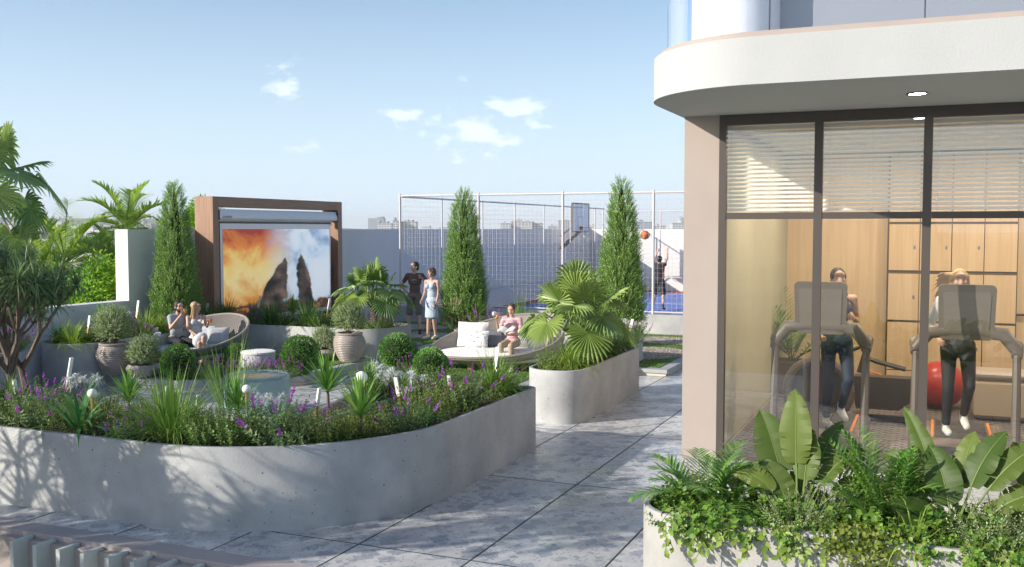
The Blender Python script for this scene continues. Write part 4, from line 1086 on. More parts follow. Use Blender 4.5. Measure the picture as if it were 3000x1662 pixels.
def fanleaf(mb, hub, d, nrm, Rr, segs=26, arc=2.5, mi=0, droop=.25, cut=.58):
    d = Vector(d).normalized(); side = d.cross(nrm).normalized(); up = side.cross(d).normalized(); hub = Vector(hub); t0 = rnd()*.5
    for k in range(segs):
        a = -arc + 2*arc*(k + .5)/segs; da = arc/segs*.98
        Rk = Rr*(1 - .22*(abs(a)/arc)**2)*U(.93, 1.04)
        def P(ang, r, z):
            v = d*math.cos(ang) + side*math.sin(ang); cup = .16*r*r/Rr*(1 if z > -9 else 0)
            return hub + v*r + up*(z - .25*abs(math.sin(ang*.5))*r*.35 + cup*.3)
        l = P(a - da, Rk*cut, -.012); r_ = P(a + da, Rk*cut, -.012); m_ = P(a, Rk*cut, .014)
        n1 = P(a - da*.62, Rk*.8, -.006); n2 = P(a + da*.62, Rk*.8, -.006); nm = P(a, Rk*.8, .008)
        g = Vector((0, 0, -droop*Rr*U(.3, 1.1))); n1 += g*.25; n2 += g*.25; nm += g*.25
        tp = P(a + GS(0, .02), Rk, 0) + g
        mb.add([tuple(q) for q in (hub, l, m_, r_, n1, nm, n2, tp)], [(0, 1, 2), (0, 2, 3), (1, 4, 5, 2), (2, 5, 6, 3), (4, 7, 5), (5, 7, 6)], mi, min(1, t0 + rnd()*.5), False)
def k_fanpalm(nl=15, L=.62, Rr=.45, trunk=.12, sd_=3, m=('fan_leaf', 'fan_leaf_dark'), elr=(0.05, 1.45), tr=.05):
    random.seed(sd_); parts = []; sb_ = MB()
    for k in range(9):
        z = trunk*k/8; 
        for j in range(7): a = j*.9 + k*.5; sb_.leaf((tr*.8*math.cos(a), tr*.8*math.sin(a), z), azv(a, .9), .07, .05, nrm=azv(a, -.6))
    sb_.tube([(0, 0, -.02), (0, 0, trunk)], [tr*1.2, tr], 10)
    parts.append(('trunk', sb_.mesh('trunk', ['bark'])))
    for i in range(nl):
        a = i*2.4 + GS(0, .15); e = elr[1] - (elr[1] - elr[0])*((i + .5)/nl); d = azv(a, e); LL = L*U(.8, 1.1)
        mb = MB(); p0 = Vector((0, 0, trunk*.9)); p1 = p0 + d*LL*.55; d2 = (d + Vector((0, 0, -.28))).normalized(); p2 = p1 + d2*LL*.45
        mb.tube([p0, p1, p2], [.011, .008, .006], 5, 1)
        n_ = (d2*.85 + Vector((0, 0, .30))).normalized()
        ld = Vector((d2.x*.5, d2.y*.5, (e - .75)*1.7)); ld = (ld - n_*ld.dot(n_)*.75).normalized()
        fanleaf(mb, p2, ld, n_, Rr*U(.85, 1.1), mi=0)
        parts.append(('frond', mb.mesh('frond', [m[0] if rnd() < .6 else m[1], 'stem'])))
    return parts
def frond(mb, p, d, L, ll, n=34, droop=1.1, w=.03, mi=0, sm=1, vee=.5, tdroop=.5, r0=.012):
    p = Vector(p); d = Vector(d).normalized(); seg = 9; st = L/seg; pts = [p]; ds = [d]
    for i in range(seg):
        d = (d + Vector((0, 0, -droop*st/L*(.3 + 1.5*i/seg)))).normalized(); p = p + d*st; pts.append(p); ds.append(d)
    mb.tube(pts, [r0*(1 - .8*i/seg) for i in range(seg + 1)], 4, sm, .5, caps=False)
    for k in range(n):
        u = .16 + .84*k/(n-1); q = u*seg; i = min(seg-1, int(q)); pp = pts[i].lerp(pts[i+1], q-i); dd = ds[min(i+1, seg)]
        s_ = dd.cross(Vector((0, 0, 1))).normalized(); up = s_.cross(dd)
        for sg in (-1, 1):
            v = s_*sg + dd*(.45 + .7*u) + up*vee*U(.5, 1.2)
            mb.blade(pp, v, ll*math.sin(math.pi*(.13 + .8*u))*U(.9, 1.1) + ll*.12, w, tdroop*U(.5, 1.6), 3, mi, taper=.5)
def k_coco(nl=13, L=2.0, th=3, sd_=4, ll=.55, m='coco_leaf'):
    random.seed(sd_); parts = []; sb_ = MB(); sb_.tube([(0, 0, -th), (.05, 0, -th*.5), (0, 0, 0)], [.16, .12, .10], 10); parts.append(('trunk', sb_.mesh('trunk', ['bark'])))
    for i in range(nl):
        mb = MB(); frond(mb, (0, 0, 0), azv(i*2.4 + GS(0, .2), 1.35 - 1.45*i/nl), L*U(.85, 1.1), ll, 54, 1.25, .046, r0=.025)
        parts.append(('frond', mb.mesh('frond', [m, 'stem'])))
    return parts
def k_areca(nl=12, L=.8, sd_=5, ll=.26, w=.027, h0=0, el=(.55, 1.45)):
    random.seed(sd_); mb = MB(); 
    for i in range(nl):
        a = i*2.4 + GS(0, .3); frond(mb, (GS(0, .04), GS(0, .04), h0), azv(a, el[0] + (el[1]-el[0])*rnd()), L*U(.75, 1.1), ll, 17, 1.0, w, vee=.35, tdroop=.6, r0=.007)
    return [('fronds', mb.mesh('fronds', ['areca_leaf', 'stem']))]
def bananaleaf(mb, p, d, pet, L, w, nrm, bend=.6, mi=0, sm=1, tear=.35):
    p = Vector(p); d = Vector(d).normalized(); p1 = p + d*pet
    mb.tube([p, p + d*pet*.5, p1], [.012, .009, .007], 5, sm)
    seg = 12; st = L/seg; cen = [p1]; dd = d; dirs = [d]
    for i in range(seg):
        dd = (dd + Vector((nrm.x*.0, nrm.y*.0, -bend/seg))).normalized() if bend else dd
        cen.append(cen[-1] + dd*st); dirs.append(dd)
    t = U(.1, .9)
    for sg in (-1, 1):
        prev = None
        for i in range(seg + 1):
            u = i/seg; ww = w*.5*(math.sin(math.pi*min(1, (u*.94 + .06))**.75)**.6 if u < 1 else 0.02)
            s_ = dirs[i].cross(nrm).normalized()*sg; n_ = dirs[i].cross(s_)*(-sg)
            c = cen[i]; m1 = c + s_*ww*.5 + n_*ww*.14; e_ = c + s_*ww + n_*(ww*.10 + GS(0, .006))
            cur = (c, m1, e_)
            if prev is not None:
                torn = rnd() < tear
                e2 = cur[2]; e1 = prev[2] + (dirs[i]*st*U(.15, .4) if torn else Vector((0, 0, 0)))
                mb.add([tuple(q) for q in (prev[0], prev[1], cur[1], cur[0], e1, e2)], [(0, 1, 2, 3), (1, 4, 5, 2)], mi, t)
            prev = cur
    mb.tube(cen, [.006 - .004*i/seg for i in range(seg + 1)], 4, sm, caps=False)
def k_banana(specs, sd_=6):
    random.seed(sd_); parts = []
    for (a, e, pet, L, w, bend) in specs:
        mb = MB(); d = azv(a, e); n_ = (Vector((0, 0, 1)) - d*d.z)
        n_ = n_.normalized() if n_.length > .2 else Vector((0, -1, 0))
        # blade faces turn towards the light side
        n_ = (n_*.5 + Vector((-.35, -.9, .25))).normalized(); n_ = (n_ - d*n_.dot(d)).normalized()
        bananaleaf(mb, (GS(0, .02), GS(0, .02), 0), d, pet, L*.94, w*1.08, n_, bend + .2)
        parts.append(('leaf', mb.mesh('leaf', ['banana_leaf', 'stem'])))
    return parts
def k_cover(n=40, h=.2, r=.2, ll=.05, lw=.04, m='cover_leaf', el=(.4, 1.5), nleaf=12):
    mb = MB()
    for i in range(n):
        a = rnd()*6.283; q = r*math.sqrt(rnd()); leafstem(mb, (q*math.cos(a), q*math.sin(a), 0), azv(a, U(*el)), h*U(.6, 1.1), nleaf, ll, lw, .5, up=.4)
    return [('foliage', mb.mesh('foliage', [m, 'twig']))]
def k_trail(n=9, L=.42, ll=.062, lw=.045, m='ivy_leaf', w=.5, sd_=8, nleaf=15):
    random.seed(sd_); mb = MB()
    for i in range(n):
        x = U(-w/2, w/2); LL = L*U(.5, 1.1); pts = [Vector((x, .12, .02)), Vector((x + GS(0, .02), .0, .07)), Vector((x + GS(0, .03), -.09, .02))]
        for k in range(5): pts.append(pts[-1] + Vector((GS(0, .022), -.012 + GS(0, .01), -LL/6)))
        mb.tube(pts, .003, 3, 1, caps=False)
        for k in range(nleaf):
            q = k/(nleaf-1)*(len(pts)-1.01); j = int(q); pp = pts[j].lerp(pts[j+1], q-j)
            a = U(-1.4, 1.4); mb.leaf(pp, Vector((math.sin(a), -.35, -math.cos(a)*.6)), ll*U(.6, 1.15), lw*U(.7, 1.1), nrm=Vector((GS(0, .3), -1, GS(.3, .3))), fold=.12)
    return [('foliage', mb.mesh('foliage', [m, 'twig']))]
def k_creeper(w=.9, h=.3, n=900, sd_=9):
    random.seed(sd_); mb = MB()
    for k in range(26):
        x = U(-w/2, w/2); pts = [Vector((x, .1, U(0, .05)))]
        for j in range(6): pts.append(pts[-1] + Vector((GS(0, .04), -.035 if j < 3 else GS(-.004, .01), U(0, .03) if j < 2 else -h/4)))
        mb.tube(pts, .0025, 3, 1, caps=False)
    for i in range(n):
        x = GS(0, w*.27); z = .09 - abs(GS(0, h*.45)); y = -.10 + GS(0, .03) if z < 0 else U(-.13, .12)
        mb.leaf((x, y, z), Vector((GS(0, 1), -.5, GS(-.2, .8))), U(.028, .045), U(.026, .04), nrm=Vector((GS(0, .5), -1, GS(.3, .5))))
    return [('foliage', mb.mesh('foliage', ['creeper_leaf', 'twig']))]
def k_tree(h=3, r=1.3, n=5200, m='tree_leaf', sd_=11, ll=.10, lw=.045, lobes=26, zs=.8):
    random.seed(sd_); mb = MB(); sb_ = MB(); sb_.tube([(0, 0, 0), (.05, 0, h*.35), (0, 0, h*.7)], [.12, .09, .05], 8)
    cs = []
    for k in range(lobes):
        d = azv(rnd()*6.28, U(-.5, 1.5)); c = Vector((0, 0, h - r*zs)) + Vector((d.x*r*.7, d.y*r*.7, d.z*r*zs*.7))*U(.4, 1.0); cs.append((c, r*U(.22, .38)))
        sb_.tube([(0, 0, h*.4), Vector((0, 0, h*.5)).lerp(c, .5) + Vector((0, 0, .05)), c], [.045, .025, .012], 5)
    for i in range(n):
        c, q = random.choice(cs); d = Vector((GS(0, 1), GS(0, 1), GS(.15, .8))).normalized(); p = c + d*q*U(.55, 1.05)
        mb.leaf(p, d + Vector((GS(0, .5), GS(0, .5), -.2)), ll*U(.6, 1.2), lw*U(.8, 1.2))
    return [('crown', mb.mesh('crown', [m])), ('trunk', sb_.mesh('trunk', ['bark']))]
def k_dragon(sd_=12, H=2.6, spread=1.0, per=46, L=.42, bw=.022):
    random.seed(sd_); sb_ = MB(); tips = []
    def grow(p, d, L_, r_, lev):
        pts = [p]; dd = d.normalized(); k = 4
        for i in range(k): dd = (dd + Vector((GS(0, .13), GS(0, .13), .08))).normalized(); pts.append(pts[-1] + dd*L_/k)
        sb_.tube(pts, [r_*(1 - .3*i/k) for i in range(k + 1)], 7)
        if lev == 0: tips.append((pts[-1], dd)); return
        nb = 2 if rnd() < .45 else 3; a0 = rnd()*6.28
        for j in range(nb):
            a = a0 + j*6.283/nb + GS(0, .3); s_ = (dd + azv(a, .1)*.75*spread).normalized(); grow(pts[-1], s_, L_*U(.62, .85), r_*.68, lev - 1)
    for a, ln in ((.3, .22), (2.6, .28), (4.4, .3)):
        grow(Vector((.07*math.cos(a), .07*math.sin(a), 0)), Vector((ln*math.cos(a), ln*math.sin(a), 1)), H*.36, .06, 3)
    mb = MB()
    for p, d in tips:
        for i in range(per):
            a = rnd()*6.283; e = U(-.5, 1.45); mb.blade(p - d*.02, azv(a, e), L*U(.6, 1.05), bw, U(.5, 1.9), 4, taper=.7)
    return [('crown', mb.mesh('crown', ['dragon_leaf'])), ('trunk', sb_.mesh('trunk', ['bark']))]

def put(parts, name, label, cat, loc, rot=None, scale=1.0, group=None, sz=None):
    rot = rnd()*6.283 if rot is None else rot
    if len(parts) == 1:
        o = bpy.data.objects.new(name, parts[0][1]); COL.objects.link(o); o.location = loc; o.rotation_euler = (0, 0, rot); o.scale = (scale, scale, scale*(sz or 1)); return tag(o, label, cat, group)
    t = thing(name, label, cat, loc, rot, group, scale); t.scale = (scale, scale, scale*(sz or 1))
    for nm, me in parts:
        o = bpy.data.objects.new(nm, me); COL.objects.link(o); o.parent = t
    return t
K = {}
random.seed(21)
K['grass'] = k_grass(); K['grassb'] = k_grass(340, .55, .75, .014, 2.0, 'grass_lime'); K['grassd'] = k_grass(340, .58, .95, .014, 1.5, 'grass_dark')
K['airy'] = k_airy(); K['rose'] = k_bush(); K['rose2'] = k_bush(46, .36, .26, 24, .04, .012, 'rosemary_leaf', (.7, 1.5))
K['sage'] = k_bush(48, .34, .3, 22, .055, .014, 'sage_leaf', (.6, 1.5), .5); K['shrub'] = k_bush(60, .36, .26, 24, .036, .022, 'shrub_leaf', (.8, 1.5), .5)
K['salvia'] = k_salvia(); K['salvia2'] = k_salvia(46, .34, 22, fl=.12); K['pinks'] = k_salvia(30, .36, 16, 'pink_flower')
K['yucca'] = k_yucca(); K['yuccal'] = k_yucca(60, .36, .034, 'yucca_leaf', .22, .12); K['strap'] = k_strap(); K['strapy'] = k_strap(26, .36, .024, 'grass_lime')
K['lily'] = k_lily(); K['plume'] = k_plume(); K['box'] = k_ball(); K['topi'] = k_topiary(.40, 1000); K['topis'] = k_topiary(.33, 760)
NAMES = {'grass': ('ornamental_grass', 'grass'), 'grassb': ('ornamental_grass', 'grass'), 'grassd': ('ornamental_grass', 'grass'), 'airy': ('ornamental_grass', 'grass'),
 'rose': ('rosemary_bush', 'bush'), 'rose2': ('rosemary_bush', 'bush'), 'sage': ('sage_bush', 'bush'), 'shrub': ('leafy_shrub', 'shrub'), 'salvia': ('purple_salvia', 'flowering plant'),
 'salvia2': ('purple_salvia', 'flowering plant'), 'pinks': ('pink_salvia', 'flowering plant'), 'yucca': ('yucca_plant', 'plant'), 'yuccal': ('yucca_plant', 'plant'), 'strap': ('strap_leaf_plant', 'plant'),
 'strapy': ('strap_leaf_plant', 'plant'), 'lily': ('spider_lily', 'flowering plant'), 'plume': ('fountain_grass', 'grass'), 'box': ('boxwood_ball', 'shrub'), 'topi': ('round_shrub', 'shrub'), 'topis': ('round_shrub', 'shrub')}
GRP = {'ornamental_grass': 'ornamental grasses in the planters', 'rosemary_bush': 'rosemary bushes in the planters', 'sage_bush': 'grey-green sage bushes', 'leafy_shrub': 'leafy shrubs in the planters',
 'purple_salvia': 'purple flowering salvias', 'pink_salvia': 'pink flowering salvias', 'yucca_plant': 'spiky yuccas', 'strap_leaf_plant': 'strap leaved plants', 'spider_lily': 'white spider lilies', 'fountain_grass': 'plumed fountain grasses',
 'boxwood_ball': 'clipped boxwood balls', 'round_shrub': 'round shrubs in the ribbed and bowl pots'}
def pl(kind, label, loc, s=1.0, rot=None, sz=None):
    nm, cat = NAMES[kind]; return put(K[kind], nm, label, cat, loc, rot, s, GRP[nm], sz)
SZ = .745
# --- front planter, left to right (column in the photo, row in the bed)
front = [
 ('sage', 14, 7.75, 1.1, 'grey-green sage bush at the left end of the front planter'),
 ('salvia', 95, 7.75, 1.15, 'purple salvia near the left end of the front planter'),
 ('grassd', 20, 8.3, .9, 'dark grass clump behind the sage at the left end of the front planter'),
 ('sage', 150, 8.3, 1.0, 'sage bush behind the leftmost purple salvia of the front planter'),
 ('airy', 175, 8.75, 1.05, 'tall airy grass beside the leftmost tall acrylic light'),
 ('salvia', 130, 8.5, 1.1, 'purple salvia below the tall airy grass on the left'),
 ('rose', 200, 7.8, .85, 'rosemary bush left of the broad arching strap leaves'),
 ('lily', 262, 8.55, 1.15, 'white spider lily left of the front planter, beside the ribbed pots'),
 ('strap', 235, 7.66, 1.5, 'broad strap leaved plant hanging over the left part of the front rim'),
 ('strapy', 325, 7.6, .8, 'bright upright grassy plant right of the overhanging strap leaves'),
 ('rose', 300, 8.25, .9, 'rosemary bush under the left globe lamp'),
 ('lily', 335, 8.8, .8, 'smaller white spider lily beside the first spiky yucca'),
 ('yuccal', 378, 8.45, 1.0, 'spiky yucca on a short stem, left part of the front planter'),
 ('salvia', 405, 7.65, .85, 'purple salvia left of the big grass fountain in the front planter'),
 ('rose2', 440, 8.15, 1.1, 'rosemary bush between the left yucca and the big grass fountain'),
 ('grass', 500, 7.75, 1.35, 'biggest green grass fountain spilling over the front rim'),
 ('rose', 560, 8.25, 1.0, 'rosemary bush right of the biggest grass fountain'),
 ('shrub', 605, 7.7, 1.05, 'leafy shrub at the front rim right of the biggest grass fountain'),
 ('shrub', 685, 7.78, 1.2, 'leafy shrub at the front rim left of the big purple salvia'),
 ('yuccal', 700, 8.5, 1.0, 'spiky yucca in front of the glass drum'),
 ('lily', 812, 8.6, 1.0, 'white spider lily in front of the glass drum'),
 ('strap', 815, 8.3, .9, 'strap leaved plant behind the big purple salvia'),
 ('salvia', 785, 7.68, 1.4, 'biggest purple salvia at the centre of the front rim'),
 ('sage', 905, 7.75, 1.2, 'tall grey-green sage bush right of the biggest salvia'),
 ('sage', 860, 8.35, .9, 'sage bush behind the biggest salvia'),
 ('rose', 960, 8.2, .85, 'rosemary bush just left of the biggest globe lamp'),
 ('rose2', 1010, 7.95, 1.05, 'rosemary bush under the biggest globe lamp'),
 ('strapy', 1090, 7.95, .8, 'bright upright grassy plant right of the biggest globe lamp'),
 ('yuccal', 1118, 8.3, 1.15, 'spiky yucca with a tall stem on the curve of the front planter'),
 ('rose', 1165, 8.3, .95, 'rosemary bush at the foot of the tall stemmed yucca'),
]
P1in = inset(P1, .26)
def keep(q, r=.0):
    k = 0
    while not inpoly(q.x, q.y, P1in) and k < 40: q = q + (Vector((-6.6, 9.4, q.z)) - q)*.03; k += 1
    return q
for k, px, y, s, lb_ in front: pl(k, lb_, keep(colY(px, y, SZ)), s*(.98 if k in ('rose', 'rose2', 'sage', 'shrub', 'grassd') else 1.0))
side = [
 ('yuccal', 1122, -5.95, 1.25, 'larger spiky yucca behind the tall stemmed one'),
 ('lily', 1190, -5.7, 1.2, 'white spider lily beside the slim acrylic light on the curve'),
 ('salvia', 1190, -5.1, 1.15, 'purple salvia on the curve of the front planter'),
 ('strap', 1262, -5.0, .95, 'strap leaves hanging over the right hand face of the front planter'),
 ('rose', 1235, -5.3, 1.0, 'rosemary bush behind the strap leaves on the right hand face'),
 ('shrub', 1270, -5.85, 1.1, 'leafy shrub at the inner edge below the middle lawn'),
 ('rose', 1300, -5.3, 1.0, 'rosemary bush left of the salvia beside the daybed'),
 ('salvia', 1352, -5.15, 1.35, 'large purple salvia on the right hand run of the front planter'),
 ('sage', 1335, -5.6, 1.0, 'sage bush behind the large right hand salvia'),
 ('shrub', 1392, -5.8, 1.0, 'leafy shrub left of the big grass beside the daybed'),
 ('grass', 1452, -5.15, 1.1, 'big grass fountain on the right hand run of the front planter'),
 ('airy', 1440, -5.7, .75, 'airy grass in front of the white daybed'),
 ('yuccal', 1452, -5.75, .9, 'spiky yucca in front of the white daybed'),
 ('grass', 1495, -5.1, .6, 'second grass fountain near the right end of the front planter'),
 ('lily', 1522, -5.45, 1.15, 'white spider lily near the right end of the front planter'),
 ('shrub', 1562, -5.55, 1.0, 'leafy shrub at the right end of the front planter'),
 ('salvia', 1548, -5.0, .85, 'small purple salvia at the right end of the front planter'),
 ('shrub', 1545, -5.85, .85, 'leafy shrub at the back right corner of the front planter'),
]
for k, px, x, s, lb_ in side: pl(k, lb_, keep(colX(px, x, SZ)), s)
# low growth that fills the beds
def fill(poly, z, n, lab, excl=None, hh=(.09, .26), ms=('shrub_leaf', 'rosemary_leaf')):
    mb = MB(); xs = [p[0] for p in poly]; ys = [p[1] for p in poly]; ip = inset(poly, .12); c = 0
    while c < n:
        x, y = U(min(xs), max(xs)), U(min(ys), max(ys))
        if not inpoly(x, y, ip): continue
        c += 1; leafstem(mb, (x, y, z), azv(rnd()*6.28, U(.7, 1.5)), U(*hh), 13, .04, .017, .3, m=random.choice((0, 1)), sm=2)
    tag(mb.build('ground_cover', [ms[0], ms[1], 'twig']), lab, 'ground cover', kind='stuff')
fill(P1, .75, 2600, 'low green growth filling the long front planter'); fill(P2, .73, 420, 'low green growth filling the walkway planter'); fill(P3, .72, 520, 'low green growth filling the cypress planter')
fill(P4, .73, 560, 'low green growth filling the planter below the screen'); fill(P5, .73, 700, 'low green growth filling the planter along the left wall'); fill(P6, .73, 200, 'low green growth filling the small left planter')
# --- walkway planter
for k, px, x, s, lb_ in [
 ('shrub', 1618, -5.42, 1.0, 'leafy shrub at the near left corner of the walkway planter'), ('grassb', 1668, -5.15, 1.15, 'lime green grass at the near end of the walkway planter'), ('grassb', 1715, -5.4, .9, 'lime green grass at the foot of the larger fan palm'),
 ('grassb', 1745, -5.15, 1.0, 'lime green grass along the middle of the walkway planter'), ('salvia', 1760, -5.3, 1.0, 'purple salvia between the grasses of the walkway planter'), ('grassd', 1790, -5.15, 1.0, 'dark grass right of the walkway planter salvia'),
 ('strapy', 1845, -5.05, .85, 'bright strap leaves near the far end of the walkway planter'), ('lily', 1815, -5.4, 1.1, 'white spider lily near the far end of the walkway planter'), ('pinks', 1858, -5.15, 1.1, 'pink salvia at the far end of the walkway planter'),
 ('grassd', 1825, -5.1, .85, 'dark grass left of the bright strap leaves'), ('shrub', 1700, -5.45, .9, 'leafy shrub left of the larger fan palm'), ('lily', 1866, -5.4, .8, 'small white spider lily at the far corner of the walkway planter')]:
    pl(k, lb_, colX(px, x, .73), s)
# --- cypress planter behind the daybed
for k, px, y, s, lb_ in [
 ('plume', 1328, 19.45, 1.2, 'tan plumed fountain grass left of the middle cypress'), ('salvia2', 1335, 19.3, .8, 'purple salvia at the foot of the middle cypress'), ('yuccal', 1400, 19.5, 1.1, 'spiky yucca right of the middle cypress'),
 ('rose', 1372, 19.3, 1.0, 'rosemary bush in front of the middle cypress'), ('salvia2', 1412, 19.35, 1.15, 'purple salvia right of the rosemary in the cypress planter'), ('shrub', 1445, 19.35, .85, 'small leafy shrub beside the little globe lamp'),
 ('salvia2', 1478, 19.4, 1.05, 'purple salvia right of the little globe lamp'), ('airy', 1530, 19.5, .95, 'airy grass behind the reading woman'), ('grassb', 1560, 19.4, 1.0, 'lime grass behind the white daybed'), ('grass', 1500, 19.6, 1.0, 'green grass behind the white daybed'),
 ('plume', 1300, 19.9, .9, 'smaller plumed fountain grass at the back left of the cypress planter'), ('grassd', 1750, 19.5, 1.1, 'dark grass left of the right-hand cypress'), ('shrub', 1860, 19.5, 1.1, 'leafy shrub under the right-hand cypress')]:
    pl(k, lb_, colY(px, y, .72), s)
random.seed(33)
def cyp(sd_, px, y, s, lb_, z=.72, h=3.1, r=.54, x=None):
    q = colY(px, y, z) if x is None else colX(px, x, z)
    put(k_cypress(h, r, 3600, sd_), 'cypress_tree', lb_, 'tree', q, None, 1, 'three slender cypress trees')
cyp(31, 1360, 19.75, 1, 'slender cypress left of the white daybed planter, in front of the net fence', h=3.13)
cyp(32, 1818, 19.8, 1, 'slender cypress at the right, beside the basketball backboard', h=3.3)
cyp(33, 518, 0, 1, 'slender cypress at the left, beside the walnut screen portal', h=3.25, r=.54, x=-14.8)
# --- planter below the screen
random.seed(44)
for k, px, y, s, lb_ in [
 ('grassd', 665, 18.1, 1.2, 'dark grass below the left of the fiery picture'), ('salvia2', 725, 18.0, 1.0, 'purple salvia between the grasses below the screen'), ('sage', 700, 18.4, 1.0, 'sage bush below the screen'), ('grassd', 795, 18.05, 1.25, 'dark grass below the middle of the picture'),
 ('yuccal', 858, 18.5, 1.15, 'spiky yucca below the screen, beside a globe lamp'), ('grassd', 905, 18.1, 1.3, 'dark grass below the right of the picture'), ('shrub', 940, 18.05, 1.1, 'leafy shrub right of the dark grasses below the screen'),
 ('strap', 965, 18.1, .75, 'strap leaved plant below the right portal post'), ('sage', 985, 18.6, .9, 'sage bush by the right portal post'), ('shrub', 1065, 18.2, .8, 'small shrub at the foot of the smaller fan palm'), ('salvia2', 1110, 18.15, 1.0, 'purple salvia at the right end of the planter below the screen'),
 ('plume', 1128, 18.45, 1.15, 'tan plumed fountain grass right of the smaller fan palm'), ('grassd', 750, 18.5, 1.0, 'dark grass behind the salvia below the screen'), ('rose', 840, 18.1, .9, 'rosemary bush below the screen'), ('pinks', 640, 18.3, .8, 'pink salvia at the left of the planter below the screen')]:
    pl(k, lb_, colY(px, y, .73), s)
put(k_fanpalm(17, .60, .30, .36, 51, elr=(.25, 1.5)), 'fan_palm', 'smaller fan palm in the planter right of the screen', 'palm', colY(1095, 18.55, .73), 1.0, 1.3, 'two fan palms in planters')
put(k_fanpalm(19, .62, .32, .32, 52, elr=(.22, 1.5)), 'fan_palm', 'larger fan palm in the walkway planter, beside the white daybed', 'palm', colX(1690, -5.3, .73), 2.2, 1.40, 'two fan palms in planters')
# --- planter along the left wall
for k, px, x, s, lb_ in [
 ('grassb', 215, -14.6, 1.05, 'lime grass at the rounded end of the left wall planter'), ('rose', 262, -14.5, 1.0, 'rosemary bush behind the biggest ribbed pot'), ('yuccal', 298, -15.0, 1.2, 'spiky yucca against the low left wall'), ('grassd', 180, -14.9, .9, 'dark grass at the far left of the left wall planter'),
 ('shrub', 320, -14.6, 1.0, 'leafy shrub behind the topiary of the biggest pot'), ('salvia2', 368, -14.9, 1.1, 'purple salvia beside the round lamp behind the biggest pot'), ('grassb', 425, -14.6, 1.25, 'large lime grass left of the drinking man'), ('grassb', 462, -14.5, 1.0, 'lime grass just behind the drinking man'),
 ('yuccal', 478, -14.9, 1.15, 'spiky yucca at the foot of the left cypress'), ('salvia2', 490, -14.45, .9, 'purple salvia behind the drinking man'), ('salvia2', 405, -14.35, .9, 'purple salvia below the large lime grass'), ('grassd', 560, -14.5, 1.0, 'dark grass behind the seated woman'), ('grassd', 610, -14.5, 1.1, 'dark grass in front of the left portal post'), ('salvia2', 585, -14.4, .8, 'purple salvia behind the seated woman')]:
    pl(k, lb_, colX(px, x, .73), s)
pl('salvia2', 'purple salvia in the small grey planter at the far left', colX(14, -14.8, .73), 1.5)
pl('salvia2', 'second purple salvia in the small grey planter, behind the first', colX(38, -14.9, .73), 1.2)
# --- boxwood balls and salvia beds on the lawns
for px, py, s, lb_ in [(524, 1110, 1.12, 'clipped boxwood ball in front of the drinking man'), (695, 1082, .9, 'clipped boxwood ball behind the glass drum'), (880, 1098, 1.3, 'clipped boxwood ball on the kerb corner right of the glass drum')]:
    pl('box', lb_, G(px, py, .195), s)
for px, py, s, lb_ in [(1165, 1082, 1.25, 'clipped boxwood ball at the left corner of the middle lawn'), (1262, 1120, 1.1, 'clipped boxwood ball at the front of the middle lawn')]:
    pl('box', lb_, G(px, py, .195), s)
for i, (px, py, s, lb_) in enumerate([(585, 1108, .85, 'low purple salvia right of the left boxwood ball'), (622, 1112, .8, 'low purple salvia at the kerb left of the glass drum'), (655, 1095, .75, 'low purple salvia under the middle boxwood ball'), (760, 1098, .85, 'low purple salvia behind the glass drum, in front of the white pouf'),
    (720, 1105, .8, 'low purple salvia behind the left side of the glass drum'), (805, 1100, .85, 'low purple salvia behind the right side of the glass drum'), (845, 1108, .85, 'low purple salvia left of the right boxwood ball'), (1208, 1098, .85, 'low purple salvia between the two middle boxwood balls'), (1225, 1080, .7, 'low purple salvia behind the two middle boxwood balls')]):
    pl('salvia2', lb_, G(px, py, .195), s)
# --- pots
def pot(px, py, prof, m, lb_, z=.195, cat='pot', nm='plant_pot', sc=1):
    p = G(px, py, z); t = thing(nm, lb_, cat, p, 0, 'taupe garden pots', sc)
    mb = MB(); mb.lathe(prof, n=40); mb.build('body', m, t)
    r = prof[-1][0]; zt_ = prof[-2][1]
    s_ = MB(); s_.lathe([(.0001, prof[-1][1]), (prof[-1][0] - .001, prof[-1][1])], n=24); s_.build('soil', 'soil', t); return p
def ribbed(r0, r1, rt, h, n=15):
    pr = [(r0*.96, 0)]
    for i in range(n*4 + 1):
        u = i/(n*4); rr = r0 + (r1 - r0)*math.sin(min(1, u/.68)*math.pi/2) if u < .68 else r1 + (rt - r1)*((u - .68)/.32)**2.2
        pr.append((rr + .011*abs(math.sin(math.pi*u*n))**.7, .01 + u*(h - .05)))
    return pr + [(rt + .025, h - .035), (rt + .028, h - .01), (rt + .015, h), (rt - .015, h), (rt - .02, h - .05)]
bowl = [(.16, 0), (.24, .05), (.30, .12), (.315, .17), (.29, .2), (.27, .235), (.255, .235), (.25, .19)]
M['pot'] = mat('taupe_ribbed_ceramic', (.40, .345, .31), .36, (.34, .29, .26), ns=5)
pA = pot(335, 1098, ribbed(.19, .315, .24, .60), 'pot', 'large ribbed taupe pot on the left, standing on the lawn edge')
pB = pot(422, 1104, bowl, 'pot_plain', 'low taupe bowl pot right of the left ribbed pot')
pC = pot(1024, 1060, ribbed(.18, .315, .25, .60), 'pot', 'large ribbed taupe pot on the right, below the smaller fan palm')
pD = pot(949, 1054, bowl, 'pot_plain', 'low taupe bowl pot left of the right ribbed pot')
for p, k, s, h, lb_ in [(pA, 'topi', 1.0, .56, 'large round grey-green shrub in the left ribbed pot'), (pB, 'topis', .97, .18, 'round shrub in the left bowl pot'), (pC, 'topi', .92, .56, 'large round shrub in the right ribbed pot'), (pD, 'topis', .85, .18, 'round shrub in the right bowl pot')]:
    pl(k, lb_, p + Vector((0, 0, h)), s)
